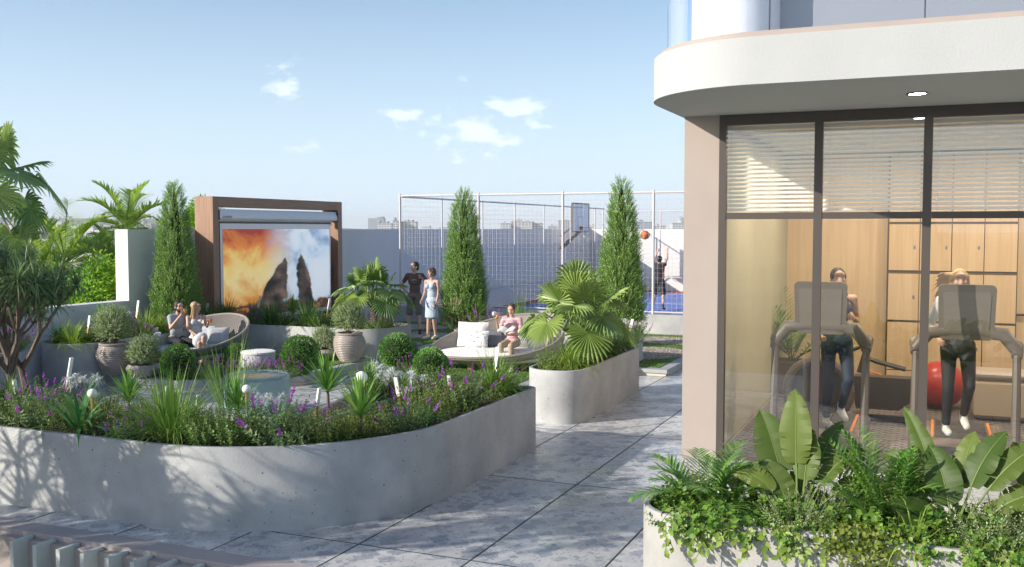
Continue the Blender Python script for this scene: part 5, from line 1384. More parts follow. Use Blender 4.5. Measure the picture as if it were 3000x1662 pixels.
# --- branching dragon trees: one in the picture, others off to the left cast their shade on the planter and deck
random.seed(60)
put(k_dragon(61, 2.45, 1.0, 84, .42), 'dragon_tree', 'branching dragon tree with drooping spiky heads at the left edge', 'tree', colY(66, 10.0, 0) , 1.4, 1.06)
put(k_dragon(63, 2.2, 1.3, 80, .40), 'dragon_tree', 'lower branching dragon tree behind the first, cut off by the left edge', 'tree', colY(-60, 11.2, 0), .4, .9)
# --- beyond the parapet
K['coco'] = k_coco(15, 1.7, 6, 71); K['coco2'] = k_coco(14, 1.7, 6, 72)
def far(kind, nm, lb_, px, py, x, s, grp, rot=None, cat='palm'):
    p = colX(px, x, 2); r = ray(px, py); t = p.y / r.y
    t = x / r.x; return put(K[kind], nm, lb_, cat, (x, r.y*t, EYE + r.z*t), rot, s, grp)
far('coco', 'feather_palm', 'tall feather palm rising behind the end of the tall wall', 372, 672, -19.5, .92, 'feather palms beyond the parapet', 1.0)
far('coco2', 'feather_palm', 'lower feather palm behind the low wall, left of the tall one', 190, 775, -21, 1.0, 'feather palms beyond the parapet', 2.0)
far('coco', 'feather_palm', 'yellowish feather palm half hidden behind the end of the tall wall', 330, 770, -18.5, .7, 'feather palms beyond the parapet', 4.0)
far('coco2', 'feather_palm', 'lowest feather palm, behind the dragon tree', 110, 850, -19, .9, 'feather palms beyond the parapet', .5)
K['bfan'] = k_fanpalm(24, 1.0, .62, 2.4, 73, ('fan_leaf_dark', 'fan_leaf'), (-.9, 1.5), .11)
far('bfan', 'tall_fan_palm', 'tall fan palm cut off by the left edge of the picture', -22, 950, -20.5, 1.34, None, 2.0)
K['tree'] = k_tree(3.2, 1.3, 7000); K['treed'] = k_tree(4.0, 1.1, 5200, 'tree_leaf', 77)
K['treeb'] = k_tree(3.0, 1.5, 5000, 'tree_leaf_dark', 78)
for kind, lb_, px, py, x, s, z in [('tree', 'bright green bushy tree close behind the parapet, left of the tall wall', 300, 742, -17.6, 1.0, 0), ('treed', 'bright green tree showing between the left cypress and the walnut portal', 588, 582, -19, 1.0, 0), ('treeb', 'dark bushy tree behind the parapet at the dragon tree', 120, 800, -20, 1.1, 0), ('tree', 'green bushy tree low behind the parapet, left of the bright one', 215, 830, -18, 1.0, 0)]:
    r = ray(px, py); t = x/r.x; top = EYE + r.z*t; hh = {'tree': 3.2, 'treed': 4.0, 'treeb': 3.0}[kind]*s
    put(K[kind], 'bushy_tree', lb_, 'tree', (x, r.y*t, top - hh), None, s, 'bushy trees beyond the parapet')
# --- trees outside the frame on the lower terrace that shade the deck
K['drag'] = k_dragon(81, 2.45, 1.05, 40, .42)
put(K['drag'], 'dragon_tree', 'dragon tree on the lower terrace just left of the picture', 'tree', (-9.7, 4.5, -1.62), 1.0, 1.72)
K['shade'] = k_tree(6.8, 1.15, 1500, 'tree_leaf_dark', 83, .2, .09, 22, 1.2)
put(K['shade'], 'shade_tree', 'tall leafy tree on the lower terrace outside the picture', 'tree', (-9.65, 2.94, -1.6), 0, 1)
# --- gym planter
random.seed(90)
BZ = .72
def bn(sp, px, y, lb_, s=1, sd_=1): put(k_banana(sp, sd_), 'banana_plant', lb_, 'plant', colY(px, y, BZ), 0, s, 'big leaved banana plants before the gym window')
bn([(1.9, 1.45, .40, .52, .21, .25), (2.6, 1.25, .34, .46, .24, .35), (1.2, 1.38, .30, .36, .17, .3), (.5, 1.0, .32, .42, .14, .7), (.25, .75, .30, .40, .13, .9), (3.1, .95, .25, .34, .13, 1.2), (2.9, 1.15, .16, .34, .18, .6), (0, .25, .14, .34, .12, .5), (3.4, .45, .1, .3, .15, .8), (1.5, 1.2, .2, .3, .15, .5), (.9, 1.15, .42, .36, .15, .6), (2.3, 1.0, .30, .34, .15, .9)], 2330, 7.45, 'left banana plant with upright paddle leaves before the gym window', 1.12, 91)
bn([(2.3, 1.15, .42, .52, .12, .5), (2.6, 1.0, .32, .44, .19, .9), (2.9, .75, .30, .36, .17, 1.2), (2.2, 1.3, .25, .42, .2, 1.0), (.6, 1.2, .38, .44, .18, .7), (.35, 1.0, .42, .50, .18, .6), (.1, .8, .34, .44, .17, 1.0), (1.0, 1.3, .34, .4, .16, .6), (0.0, .5, .24, .34, .16, 1.1), (3.5, .9, .1, .38, .18, .6), (4.6, .3, .1, .26, .16, 1.0), (.2, .35, .2, .3, .14, .9)], 2795, 7.4, 'right banana plant with arching paddle leaves before the gym window', 1.12, 94)
bn([(2.4, 1.2, .38, .45, .18, .5), (1.4, 1.4, .38, .45, .16, .3), (.6, 1.0, .3, .4, .16, .8), (3.0, .8, .25, .35, .15, 1)], 3080, 7.5, 'banana plant just past the right edge of the picture', .95, 97)
def ar(px, y, s, lb_, sd_, **k): put(k_areca(sd_=sd_, **k), 'areca_palm', lb_, 'palm', colY(px, y, BZ), None, s, 'feathery palms in the gym planter')
ar(2075, 7.5, 1.0, 'feathery palm at the left end of the gym planter', 101, nl=15, L=.62, ll=.2)
ar(2145, 7.55, .8, 'second feathery palm left of the banana plant', 102, nl=12, L=.55, ll=.2)
ar(2560, 7.5, 1.0, 'feathery palm between the two banana plants', 103, nl=14, L=.72, ll=.22)
ar(2625, 7.4, .85, 'bright feathery palm left of the right banana plant', 104, nl=10, L=.75, ll=.2, el=(1.0, 1.5))
ar(2590, 7.2, .55, 'small bright feathery palm at the rim under the larger one', 105, nl=9, L=.45, ll=.22, el=(.2, 1.1))
def gp_(kind, px, y, s, nm, lb_, cat='plant', g=None, rot=None): put(K[kind], nm, lb_, cat, colY(px, y, BZ), rot, s, g)
K['cov'] = k_cover(46, .2, .2, .062, .05); K['cov2'] = k_cover(60, .17, .2, .032, .026, 'cover_leaf'); K['conif'] = k_bush(60, .3, .2, 26, .026, .007, 'olive_leaf', (.6, 1.5), .8)
K['spid'] = k_grass(70, .42, .5, .013, 2.4, 'grass_lime', .03); K['covy'] = k_cover(60, .15, .22, .034, .03, 'creeper_leaf'); K['whitef'] = k_cover(40, .28, .22, .028, .024, 'white_flower', (.8, 1.5), 5)
cvl = [(1985, 7.45, 'cov', .7, 'leafy green clump at the rounded left end'), (2005, 7.3, 'cov', .85, 'leafy clump second from the left end'), (2020, 7.12, 'cov2', 1.1, 'small leaved clump at the rim below the left feathery palm'), (2085, 7.15, 'cov', 1.15, 'leafy clump at the rim third from the left'),
 (2150, 7.12, 'cov', 1.1, 'leafy clump at the rim left of the wispy conifer'), (2210, 7.3, 'cov2', 1.2, 'small leaved clump below the left banana plant'), (2200, 7.6, 'cov', 1.1, 'leafy clump at the back left of the left banana plant'), (2320, 7.12, 'cov2', 1.2, 'small leaved clump right of the wispy conifer'),
 (2390, 7.2, 'cov2', 1.2, 'small leaved clump right of the left banana plant'), (2450, 7.15, 'covy', 1.0, 'olive yellow clump at the left of the yellow creeper'), (2460, 7.6, 'cov', 1.2, 'leafy clump behind the yellow creeper'), (2520, 7.2, 'covy', 1.0, 'olive yellow clump above the yellow creeper'),
 (2660, 7.2, 'cov2', 1.2, 'small leaved clump left of the striped spider plant'), (2700, 7.5, 'cov', 1.3, 'leafy clump behind the striped spider plant'), (2760, 7.12, 'cov2', 1.2, 'small leaved clump right of the striped spider plant'), (2850, 7.15, 'cov2', 1.25, 'small leaved clump below the right banana plant'),
 (2900, 7.55, 'cov', 1.3, 'leafy clump behind the right banana plant'), (2940, 7.15, 'cov', 1.15, 'leafy clump at the rim near the right edge'), (3000, 7.2, 'cov2', 1.2, 'small leaved clump cut by the right edge'), (2330, 7.65, 'cov', 1.2, 'leafy clump behind the left banana plant'), (2600, 7.65, 'cov', 1.3, 'leafy clump behind the middle feathery palm'), (2040, 7.6, 'cov', 1.1, 'leafy clump behind the left feathery palm')]
for px, y, k, s, lb_ in cvl: gp_(k, px, y, s, 'leafy_groundcover', lb_ + ' of the gym planter' if 'gym' not in lb_ else lb_, 'plant', 'leafy clumps filling the gym planter')
gp_('whitef', 2130, 7.65, 1.25, 'white_flowering_plant', 'white flowering plant behind the left feathery palm', 'flowering plant')
gp_('conif', 2330, 7.18, 1.1, 'wispy_conifer', 'wispy grey-green conifer at the foot of the left banana plant', 'shrub', 'wispy conifers in the gym planter')
gp_('conif', 2410, 7.6, 1.1, 'wispy_conifer', 'wispy grey-green conifer at the back, right of the left banana plant', 'shrub', 'wispy conifers in the gym planter')
gp_('conif', 2930, 7.2, 1.35, 'wispy_conifer', 'larger wispy grey-green conifer near the right edge', 'shrub', 'wispy conifers in the gym planter')
gp_('conif', 2985, 7.3, 1.4, 'wispy_conifer', 'wispy grey-green conifer cut by the right edge', 'shrub', 'wispy conifers in the gym planter')
gp_('spid', 2680, 7.08, 1.05, 'spider_plant', 'striped lime spider plant spilling over the rim', 'plant')
tr_ = [(2010, .42, 'left cream sprig of ivy hanging over the rim', 111), (2085, .30, 'ivy sprig right of the leftmost one', 112), (2270, .40, 'ivy sprig hanging below the left banana plant', 113), (2350, .30, 'short ivy sprig right of the banana plant one', 114), (2880, .34, 'ivy sprig hanging below the right banana plant', 115), (2960, .34, 'ivy sprig at the right edge of the picture', 116)]
for px, L_, lb_, q in tr_: put(k_trail(7, L_*.62, .062, .044, sd_=q, w=.34, nleaf=11), 'trailing_ivy', lb_, 'plant', colY(px, 6.99, .80), 0, 1, 'bright ivy sprigs hanging over the gym planter rim')
put(k_creeper(.55, .28, 620), 'trailing_creeper', 'yellow-green creeper hanging down the gym planter face', 'plant', colY(2520, 7.0, .80), 0, 1)
# ============================================================= garden lights
M['rod'] = mat('clear_acrylic_rod', (.45, .48, .46), .2, spec=.6)
def axpt(px, py, y=None, x=None):
    if y is not None: return atY(px, py, y)
    r = ray(px, py); t = x / r.x; return Vector((x, r.y*t, EYE + r.z*t))
def globe(px, py, rp, lb_, y=None, x=None, base=.74):
    c = axpt(px, py, y, x); D = (c - Vector((0, 0, EYE))).dot(FW); r = rp/F*D; h = c.z - base
    t = thing('globe_light', lb_, 'garden light', (c.x, c.y, base), 0, 'opal globe lights on brass stems')
    mb = MB(); mb.tube([(0, 0, -.03), (0, 0, max(.02, h - r*3.2))], .008, 8); mb.build('rod', 'rod', t)
    mb = MB(); mb.tube([(0, 0, max(.02, h - r*3.6)), (0, 0, h - r*.9)], r*.34, 14); mb.build('stem', 'gold', t)
    mb = MB(); mb.ball((0, 0, h), r, 0, 22, 14); mb.build('globe', 'lamp', t)
for a in [(270, 1153, 14, 'globe light on a brass stem at the left of the front planter', 7.8, None), (1058, 1107, 19, 'largest globe light, on a brass stem in the middle of the front planter', 8.75, None),
          (378, 920, 8, 'small globe light behind the biggest ribbed pot', None, -14.75), (510, 917, 8, 'small globe light at the foot of the left cypress', None, -14.6), (836, 881, 7.5, 'small globe light below the fiery picture', 18.5, None),
          (1449, 920, 8, 'small globe light behind the white daybed', 19.45, None), (722, 1140, 13, 'globe light hidden in the plants in front of the glass drum', 8.2, None)]:
    globe(a[0], a[1], a[2], a[3], a[4], a[5])
def stick(x0, y0, x1, y1, lb_, y=None, x=None, base=.73):
    a = axpt(x0, y0, y, x); b = axpt(x1, y1, y, x); d = (a - b).normalized(); k = max(0, (b.z - base)/max(.2, d.z)); foot = b - d*k
    t = thing('stick_light', lb_, 'garden light', foot, 0, 'frosted acrylic stick lights'); D = (b - Vector((0, 0, EYE))).dot(FW)
    w = .024
    L = (a - b).length; q = d.to_track_quat('Z', 'Y').to_matrix()
    def bx(z0, z1, hw, hd):
        m = MB(); m.box((-hw, -hd, z0), (hw, hd, z1), bev=.003); m.v = [tuple(q @ Vector(v)) for v in m.v]; return m
    bx(k, k + L, w, .010).build('acrylic_bar', 'stick', t); 
    if k > .06: bx(k - min(.16, k - .01), k - .001, w*.7, .012).build('brass_socket', 'gold', t)
    if k > .2: bx(-.02, k - .161, w*.3, .006).build('spike', 'rod', t)
for a in [(210, 1048, 199, 1118, 'tall stick light by the airy grass, left of the white lily', 8.85, None), (41, 1112, 52, 1172, 'leaning stick light at the left end of the front planter', 8.5, None), (263, 925, 259, 957, 'stick light behind the lime grass of the left wall planter', None, -14.75),
          (406, 881, 402, 915, 'stick light between the left globe lights', None, -15.0), (582, 1157, 577, 1212, 'stick light in front of the paving, right of the grass fountain', 8.8, None), (490, 1131, 493, 1168, 'thin stick light behind the biggest grass fountain', 8.85, None),
          (608, 889, 605, 915, 'stick light just behind the seated woman', None, -14.6), (763, 867, 755, 903, 'stick light below the fiery picture, left of the small globe', 18.3, None), (966, 875, 961, 906, 'stick light at the right portal post', 18.3, None),
          (936, 1137, 929, 1190, 'stick light left of the largest globe light', 8.5, None), (1159, 1107, 1168, 1160, 'stick light leaning left beside the white lily on the curve', None, -5.7), (1315, 1101, 1320, 1157, 'stick light among the salvia on the right run of the front planter', None, -5.35),
          (1458, 1017, 1450, 1076, 'widest stick light, in front of the white daybed', None, -5.55), (1118, 893, 1114, 925, 'stick light right of the smaller fan palm trunk', 18.6, None), (1747, 950, 1741, 985, 'stick light under the larger fan palm', None, -5.45),
          (1853, 936, 1848, 960, 'stick light at the far end of the walkway planter', None, -5.5), (1703, 985, 1696, 1015, 'stick light in the lime grass of the walkway planter', None, -5.35)]:
    stick(*a[:5], y=a[5], x=a[6])
# ============================================================= glass drum, pouf
M['aqua'] = bpy.data.materials.new('aqua_glass'); M['aqua'].use_nodes = True
b_ = M['aqua'].node_tree.nodes['Principled BSDF']; b_.inputs['Base Color'].default_value = (.70, .86, .84, 1); b_.inputs['Transmission Weight'].default_value = .78; b_.inputs['Roughness'].default_value = .12; b_.inputs['IOR'].default_value = 1.25
nt = M['aqua'].node_tree; n_ = nt.nodes.new('ShaderNodeTexNoise'); n_.inputs['Scale'].default_value = 16; n_.inputs['Detail'].default_value = 5; bp = nt.nodes.new('ShaderNodeBump'); bp.inputs['Strength'].default_value = .5; bp.inputs['Distance'].default_value = .03
tcx_ = nt.nodes.new('ShaderNodeTexCoord'); nt.links.new(tcx_.outputs['Object'], n_.inputs['Vector']); nt.links.new(n_.outputs['Fac'], bp.inputs['Height']); nt.links.new(bp.outputs[0], b_.inputs['Normal'])
M['aqua_top'] = mat('water_surface', (.46, .58, .50), .08, (.26, .33, .24), ns=3, bump=.35, bs=9, spec=.8)
M['frost'] = mat('frosted_inner_glass', (.52, .66, .66), .3, (.40, .54, .56), ns=2.5)
c = G(755, 1222, 0); dr = thing('glass_drum_table', 'round aqua glass drum with a rippled top on the paving', 'table', c)
mb = MB(); mb.lathe([(.47, .0), (.5, .02), (.5, .64), (.485, .665), (.46, .67), (.45, .64), (.45, .60)], n=56); mb.build('wall', 'aqua', dr)
mb = MB(); mb.lathe([(.43, .015), (.43, .615)], n=40); mb.build('inner_core', 'frost', dr)
mb = MB(); mb.lathe([(.4485, .641), (.0001, .646)], n=48); mb.build('top', 'aqua_top', dr)
c = G(757, 1086, .195); pf_ = thing('round_pouf', 'round white topped grey pouf on the left lawn', 'pouf', c)
mb = MB(); mb.lathe([(.29, 0), (.32, .02), (.325, .3), (.31, .33)], n=40); mb.build('body', 'cushion', pf_)
mb = MB(); mb.lathe([(.315, .331), (.33, .345), (.325, .372), (.29, .385), (.0001, .39)], n=40); mb.build('top', 'cushion_w', pf_)
# ============================================================= daybeds
def daybed(loc, rot, a, b, peak, cush, lb_, hi=.98, lo=.28, pw=1.5, wk='wicker'):
    t = thing('wicker_daybed', lb_, 'daybed', loc, rot, 'wicker daybeds of the garden')
    n = 64; lv = 9
    def rimz(ph):
        k = max(0, (1 + math.cos(ph - peak))/2)**pw; return lo + (hi - lo)*k
    mb = MB(); vs = []
    for j in range(lv + 1):
        u = j/lv
        for i in range(n):
            ph = 2*math.pi*i/n; z = .13 + (rimz(ph) - .13)*u; f = .70 + .36*math.sin(min(1, u*1.25)*math.pi/2) + .04*u
            k = (rimz(ph) - lo)/(hi - lo); f -= .10*k*max(0, u - .45)
            vs.append((a*f*math.cos(ph), b*f*math.sin(ph), z))
    fs = [(j*n+i, j*n+(i+1) % n, (j+1)*n+(i+1) % n, (j+1)*n+i) for j in range(lv) for i in range(n)]
    # inner skin for thickness
    o = len(vs); iv = []
    for (x, y, z) in vs: r = math.hypot(x, y); iv.append((x*(1 - .03/r), y*(1 - .03/r), z + .004))
    mb.add(vs, fs); mb.add(iv, [tuple(reversed(f)) for f in fs]); mb.lathe([(.0001, .0), (1, 0)], (0, 0, .131), n, 0, a*.70, b*.70)
    mb.build('shell', wk, t)
    mb = MB(); rim_ = [vs[lv*n + i % n] for i in range(n + 1)]; rim_ = [(x*(1 - .012), y*(1 - .012), z) for x, y, z in rim_]; mb.tube(rim_, .026, 8, caps=False); mb.build('rim', 'wicker_rim', t)
    mb = MB(); mb.lathe([(.80, .15), (.93, .18), (.985, .23), (.99, .29), (.95, .34), (.85, .365), (.45, .38), (.0001, .385)], n=56, sx=a*.97, sy=b*.97); mb.build('seat_cushion', cush, t)
    for s_ in (-1, 1):
        mb = MB(); mb.box((s_*a*.42 - .05, -b*.55, 0), (s_*a*.42 + .05, b*.55, .15), bev=.008); mb.build('leg', 'wood_top', t)
    return t
D1 = G(568, 1066, .2) + Vector((-.14, -.02, 0)); D1.z = .203
daybed(D1, YAW - .15, 1.22, .62, .95, 'cushion', 'dark wicker daybed with grey cushion under the drinking couple', .96)
D2 = Vector((-7.75, 17.45, .203))
daybed(D2, YAW - .02, 1.22, .66, 1.0, 'cushion_w', 'pale wicker daybed with white cushions where a woman reads', 1.0, wk='wicker_pale')
D3 = Vector((-6.86, 10.5, 0)); D3.z = .003
daybed(D3, math.pi/2, 1.05, .58, -.8, 'cushion_w', 'dark wicker daybed seen from behind, right of the glass drum', .98, .34, 1.2)
def pillow(base, ox_, oy_, oz_, w, h, th, rz, tilt, m, lb_, frame):
    Mx = Matrix.Rotation(frame, 4, 'Z'); p = base + (Mx @ Vector((ox_, oy_, 0))) ; p = Vector((p.x, p.y, base.z + oz_))
    mb = MB(); n = 9; vs = []; fs = []
    for s_ in (1, -1):
        o = len(vs)
        for j in range(n + 1):
            for i in range(n + 1):
                u, v = i/n*2 - 1, j/n*2 - 1; e = max(0, (1 - abs(u)**3)*(1 - abs(v)**3))**.5
                pin = 1 - .07*(1 - max(abs(u), abs(v)))*0 - .05*(1 - abs(u)*abs(v))*(1 if max(abs(u), abs(v)) > .9 else 0)
                vs.append((u*w/2*pin, s_*th/2*e + (0 if e > 0 else 0), v*h/2*pin + h/2))
        for j in range(n):
            for i in range(n):
                f = (o+j*(n+1)+i, o+j*(n+1)+i+1, o+(j+1)*(n+1)+i+1, o+(j+1)*(n+1)+i); fs.append(f if s_ < 0 else tuple(reversed(f)))
    mb.add(vs, fs); ob = mb.build('throw_pillow', m); ob.location = p; ob.rotation_euler = (tilt, 0, frame + rz); tag(ob, lb_, 'pillow', 'throw pillows on the daybeds')
f1 = YAW - .15
pillow(D1, -0.85, -.0, .36, .46, .40, .14, -.9, -.45, 'cushion', 'plain grey pillow at the left end of the dark daybed', f1)
pillow(D1, -0.69, -.22, .35, .42, .34, .13, -.75, -.5, 'pillow_pat', 'leaf print pillow at the left end of the dark daybed', f1)
pillow(D1, -0.48, .05, .36, .38, .34, .12, -.6, -.4, 'cushion_d', 'slate pillow beside the drinking man', f1)
pillow(D1, 0.14, .34, .36, .46, .38, .13, -.1, -.35, 'cushion', 'grey pillow behind the seated couple', f1)
pillow(D1, 0.53, .26, .36, .44, .36, .13, .35, -.35, 'cushion', 'grey pillow to the right of the seated woman', f1)
f2 = YAW - .02
pillow(D2, -.52, .38, .37, .62, .50, .17, -.2, -.28, 'cushion_w', 'large white pillow at the left of the white daybed', f2)
pillow(D2, -.42, .10, .37, .46, .36, .14, -.2, -.35, 'pillow_pat', 'leaf print pillow leaning on the large white one', f2)
pillow(D2, -.08, .26, .37, .42, .36, .14, -.05, -.35, 'cushion_d', 'dark grey pillow left of the reading woman', f2)
pillow(D2, .58, .26, .37, .50, .42, .15, .35, -.4, 'cushion_w', 'white pillow right of the reading woman', f2)
pillow(D2, .78, .06, .37, .46, .38, .14, .6, -.4, 'cushion_w', 'white pillow at the right end of the white daybed', f2)

# ============================================================= people
def vox(mb, size, smooth=3):
    me = mb.mesh('tmp', ['skin']); o = bpy.data.objects.new('tmp', me); COL.objects.link(o)
    r = o.modifiers.new('r', 'REMESH'); r.mode = 'VOXEL'; r.voxel_size = size; r.use_smooth_shade = True
    s_ = o.modifiers.new('s', 'SMOOTH'); s_.iterations = smooth; s_.factor = .5
    bpy.context.view_layer.update(); dg = bpy.context.evaluated_depsgraph_get()
    out = bpy.data.meshes.new_from_object(o.evaluated_get(dg)); bpy.data.objects.remove(o); bpy.data.meshes.remove(me)
    out.materials.clear(); return out
def cap(mb, a, b, ra, rb, n=12, ends=True):
    a = Vector(a); b = Vector(b); d = (b - a).normalized(); L = (b - a).length; pts = []; rr = []
    if ends:
        for k in (1., .87, .5): pts.append(a - d*ra*k); rr.append(ra*math.sqrt(max(.02, 1 - k*k)))
    for k in range(5): pts.append(a.lerp(b, k/4)); rr.append(ra + (rb - ra)*k/4)
    if ends:
        for k in (.5, .87, 1.): pts.append(b + d*rb*k); rr.append(rb*math.sqrt(max(.02, 1 - k*k)))
    mb.tube(pts, rr, n)
STAND = dict(pel=(0, 0, .95), wai=(0, 0, 1.10), che=(0, 0, 1.30), nek=(0, .0, 1.47), hed=(0, -.015, 1.635), shL=(.175, 0, 1.42), shR=(-.175, 0, 1.42), elL=(.23, .02, 1.13), elR=(-.23, .02, 1.13),
             wrL=(.25, -.05, .89), wrR=(-.25, -.05, .89), hiL=(.09, 0, .92), hiR=(-.09, 0, .92), knL=(.10, -.02, .50), knR=(-.10, -.02, .50), anL=(.10, .02, .09), anR=(-.10, .02, .09), toL=(.13, -.14, .035), toR=(-.13, -.14, .035))
def person(label, loc, rot, scale, J, wear, hair, hairm, fem=False, hyaw=0, hpitch=0, hands=(.5, .5), pn=((-1, 0, 0), (1, 0, 0)), beard=False, group=None, vs=.0082, shoes=None, skin='skin'):
    P = {k: Vector(v) for k, v in {**STAND, **J}.items()}
    t = thing('person', label, 'person', loc, rot, group, scale)
    w = .9 if fem else 1.0
    Rh = Matrix.Rotation(hyaw, 3, 'Z') @ Matrix.Rotation(hpitch, 3, 'X')
    up = (P['nek'] - P['pel']).normalized(); rt_ = (P['shL'] - P['shR']).normalized(); fwv = up.cross(rt_).normalized() * -1
    if fwv.dot(rt_.cross(up)) < 0: fwv = -fwv
    Rb = Matrix((rt_, rt_.cross(up)*-1 if False else -(rt_.cross(up)), up)).transposed()
    hipr = (P['hiL'] - P['hiR']).normalized(); Rp = Matrix((hipr, -(hipr.cross(up)), up)).transposed()
    def torso(m, g, low=True, hi=True):
        if low: m.ball(P['pel'] + up*.0, ((.165 if fem else .155) + g, .115 + g, .12 + g), rot=Rp)
        m.ball(P['wai'], (.125*w + g, .095*w + g, .15 + g), rot=Rb)
        if hi:
            m.ball(P['che'], (.16*w + g, .108*w + g, .17 + g), rot=Rb)
            cap(m, P['shL'], P['shR'], .055*w + g, .055*w + g)
            m.ball(P['che'] + up*.09, (.15*w + g, .085*w + g, .085 + g), rot=Rb)
            if fem:
                for s_ in (-1, 1): m.ball(P['che'] + rt_*s_*.07 - (Rb @ Vector((0, 1, 0)))*.085 + up*.01, (.062 + g, .055 + g, .06 + g))
    mb = MB(); torso(mb, -.006)
    cap(mb, P['nek'] - up*.05, P['hed'] - Vector((0, 0, .07)), .06*w, .052*w)
    hc = P['hed']
    def H(x, y, z): return hc + Rh @ Vector((x, y, z))
    mb.ball(H(0, .012, .018), (.074, .094, .098), rot=Rh); mb.ball(H(0, -.022, -.05), (.056*w + .003, .064, .062), rot=Rh); cap(mb, H(0, -.03, -.09), H(0, -.05, -.088), .03, .026)
    cap(mb, H(0, -.078, .015), H(0, -.098, -.022), .010, .015, 8); 
    for s_ in (-1, 1):
        mb.ball(H(s_*.077, .01, -.01), (.012, .02, .032), rot=Rh); mb.ball(H(s_*.038, -.052, -.02), (.024, .03, .026), rot=Rh)
    mb.ball(H(0, -.082, -.055), (.022, .012, .012), rot=Rh); mb.ball(H(0, -.062, .05), (.06, .03, .032), rot=Rh)
    for S_ in 'LR':
        a_ = .9 if fem else 1.0
        cap(mb, P['sh'+S_], P['el'+S_], .048*a_, .037*a_); cap(mb, P['el'+S_], P['wr'+S_], .038*a_, .024*a_)
        cap(mb, P['hi'+S_], P['kn'+S_], .080, .052); cap(mb, P['kn'+S_], P['an'+S_], .053, .034)
        mb.ball(P['kn'+S_].lerp(P['an'+S_], .28) + Vector((0, .015, 0)), (.05, .052, .10))
        cap(mb, P['an'+S_] + Vector((0, .01, -.04)), P['to'+S_], .035, .027)
        d = (P['wr'+S_] - P['el'+S_]).normalized(); i_ = 0 if S_ == 'L' else 1; nn = Vector(pn[i_]); nn = (nn - d*nn.dot(d)).normalized(); sd = d.cross(nn)
        W0 = P['wr'+S_]; mb.ball(W0 + d*.05, (.040, .018, .052), rot=Matrix((sd, nn, d)).transposed())
        cu = hands[i_]
        for f in range(4):
            b0 = W0 + d*.085 + sd*(f - 1.5)*.0205; L_ = (.058, .066, .062, .05)[f]
            d1 = (d + nn*cu*.8).normalized(); b1 = b0 + d1*L_*.5; d2 = (d*(1 - cu) + nn*(.25 + cu*1.3)).normalized(); b2 = b1 + d2*L_*.5
            cap(mb, b0 - d*.02, b1, .0098, .009, 6); cap(mb, b1, b2, .009, .0075, 6)
        th = sd*(1 if S_ == 'R' else -1); b0 = W0 + d*.03 + th*.03; b1 = b0 + (d*.7 + th*.6 + nn*.4).normalized()*.035; cap(mb, b0, b1, .012, .0105, 6); cap(mb, b1, b1 + (d + nn*.6).normalized()*.028, .0105, .008, 6)
    me = vox(mb, vs, 2)
    mats = [skin, 'skin_dark', 'lip', 'eye_white']; [me.materials.append(M[q]) for q in mats]
    Ri = Rh.transposed()
    for f in me.polygons:
        q = Ri @ (f.center - hc)
        if q.length > .15 or q.y > -.04: continue
        ax = abs(q.x)
        if ((ax - .032)/.013)**2 + ((q.z - .008)/.0055)**2 < 1: f.material_index = 1 if abs(ax - .032) < .008 else 3
        elif ((ax - .033)/.018)**2 + ((q.z - .034)/.0035)**2 < 1: f.material_index = 1
        elif (q.x/.024)**2 + ((q.z + .056)/.0085)**2 < 1 and not beard: f.material_index = 2
    bo = bpy.data.objects.new('body', me); COL.objects.link(bo); bo.parent = t
    # clothes
    for nm, mt, spec in wear:
        m = MB()
        for it in spec:
            if it == 'torso': torso(m, .012)
            elif it == 'upper': torso(m, .012, low=False)
            elif it == 'top':
                m.ball(P['wai'], (.125*w + .011, .095*w + .012, .19), rot=Rb); m.ball(P['che'] - up*.02, (.16*w + .010, .108*w + .010, .15), rot=Rb)
                for s_ in (-1, 1):
                    m.ball(P['che'] + rt_*s_*.07 - (Rb @ Vector((0, 1, 0)))*.085 + up*.01, (.07, .064, .068))
                    cap(m, P['che'] + rt_*s_*.085 + up*.05 - (Rb @ Vector((0, 1, 0)))*.07, P['che'] + rt_*s_*.10 + up*.165, .022, .018); cap(m, P['che'] + rt_*s_*.10 + up*.165, P['che'] + rt_*s_*.08 + up*.05 + (Rb @ Vector((0, 1, 0)))*.07, .018, .022)
            elif it == 'pelvis': m.ball(P['pel'], ((.165 if fem else .155) + .013, .128, .125), rot=Rp)
            elif it == 'sleeves' or it == 'longsleeves':
                for S_ in 'LR':
                    e_ = P['sh'+S_].lerp(P['el'+S_], .55 if it == 'sleeves' else 1.0); cap(m, P['sh'+S_], e_, .06, .052, ends=True)
                    if it == 'longsleeves': cap(m, P['el'+S_], P['el'+S_].lerp(P['wr'+S_], .9), .052, .036)
            elif it in ('shorts', 'pants', 'leggings'):
                g_ = {'shorts': .028, 'pants': .014, 'leggings': .008}[it]
                for S_ in 'LR':
                    if it == 'shorts': cap(m, P['hi'+S_], P['hi'+S_].lerp(P['kn'+S_], .93), .09 + g_*.3, .052 + g_*1.3)
                    else: cap(m, P['hi'+S_], P['kn'+S_], .080 + g_, .053 + g_); cap(m, P['kn'+S_], P['kn'+S_].lerp(P['an'+S_], .93), .054 + g_, .036 + g_); m.ball(P['kn'+S_].lerp(P['an'+S_], .28) + Vector((0, .015, 0)), (.05 + g_, .052 + g_, .10))
            elif it == 'skirt':
                mid = (P['knL'] + P['knR'])/2; ctr = P['pel']; k = 12
                for q in range(k):
                    u = q/(k-1)*.86; c_ = ctr.lerp(mid, u); dirn = (mid - ctr).normalized(); sdn = (P['knL'] - P['knR']); sdn = (sdn - dirn*sdn.dot(dirn)).normalized(); zz = dirn.cross(sdn)
                    m.ball(c_, (.165 - .0*u + .01, .118 + .012*u, .07), rot=Matrix((sdn, zz, dirn)).transposed())
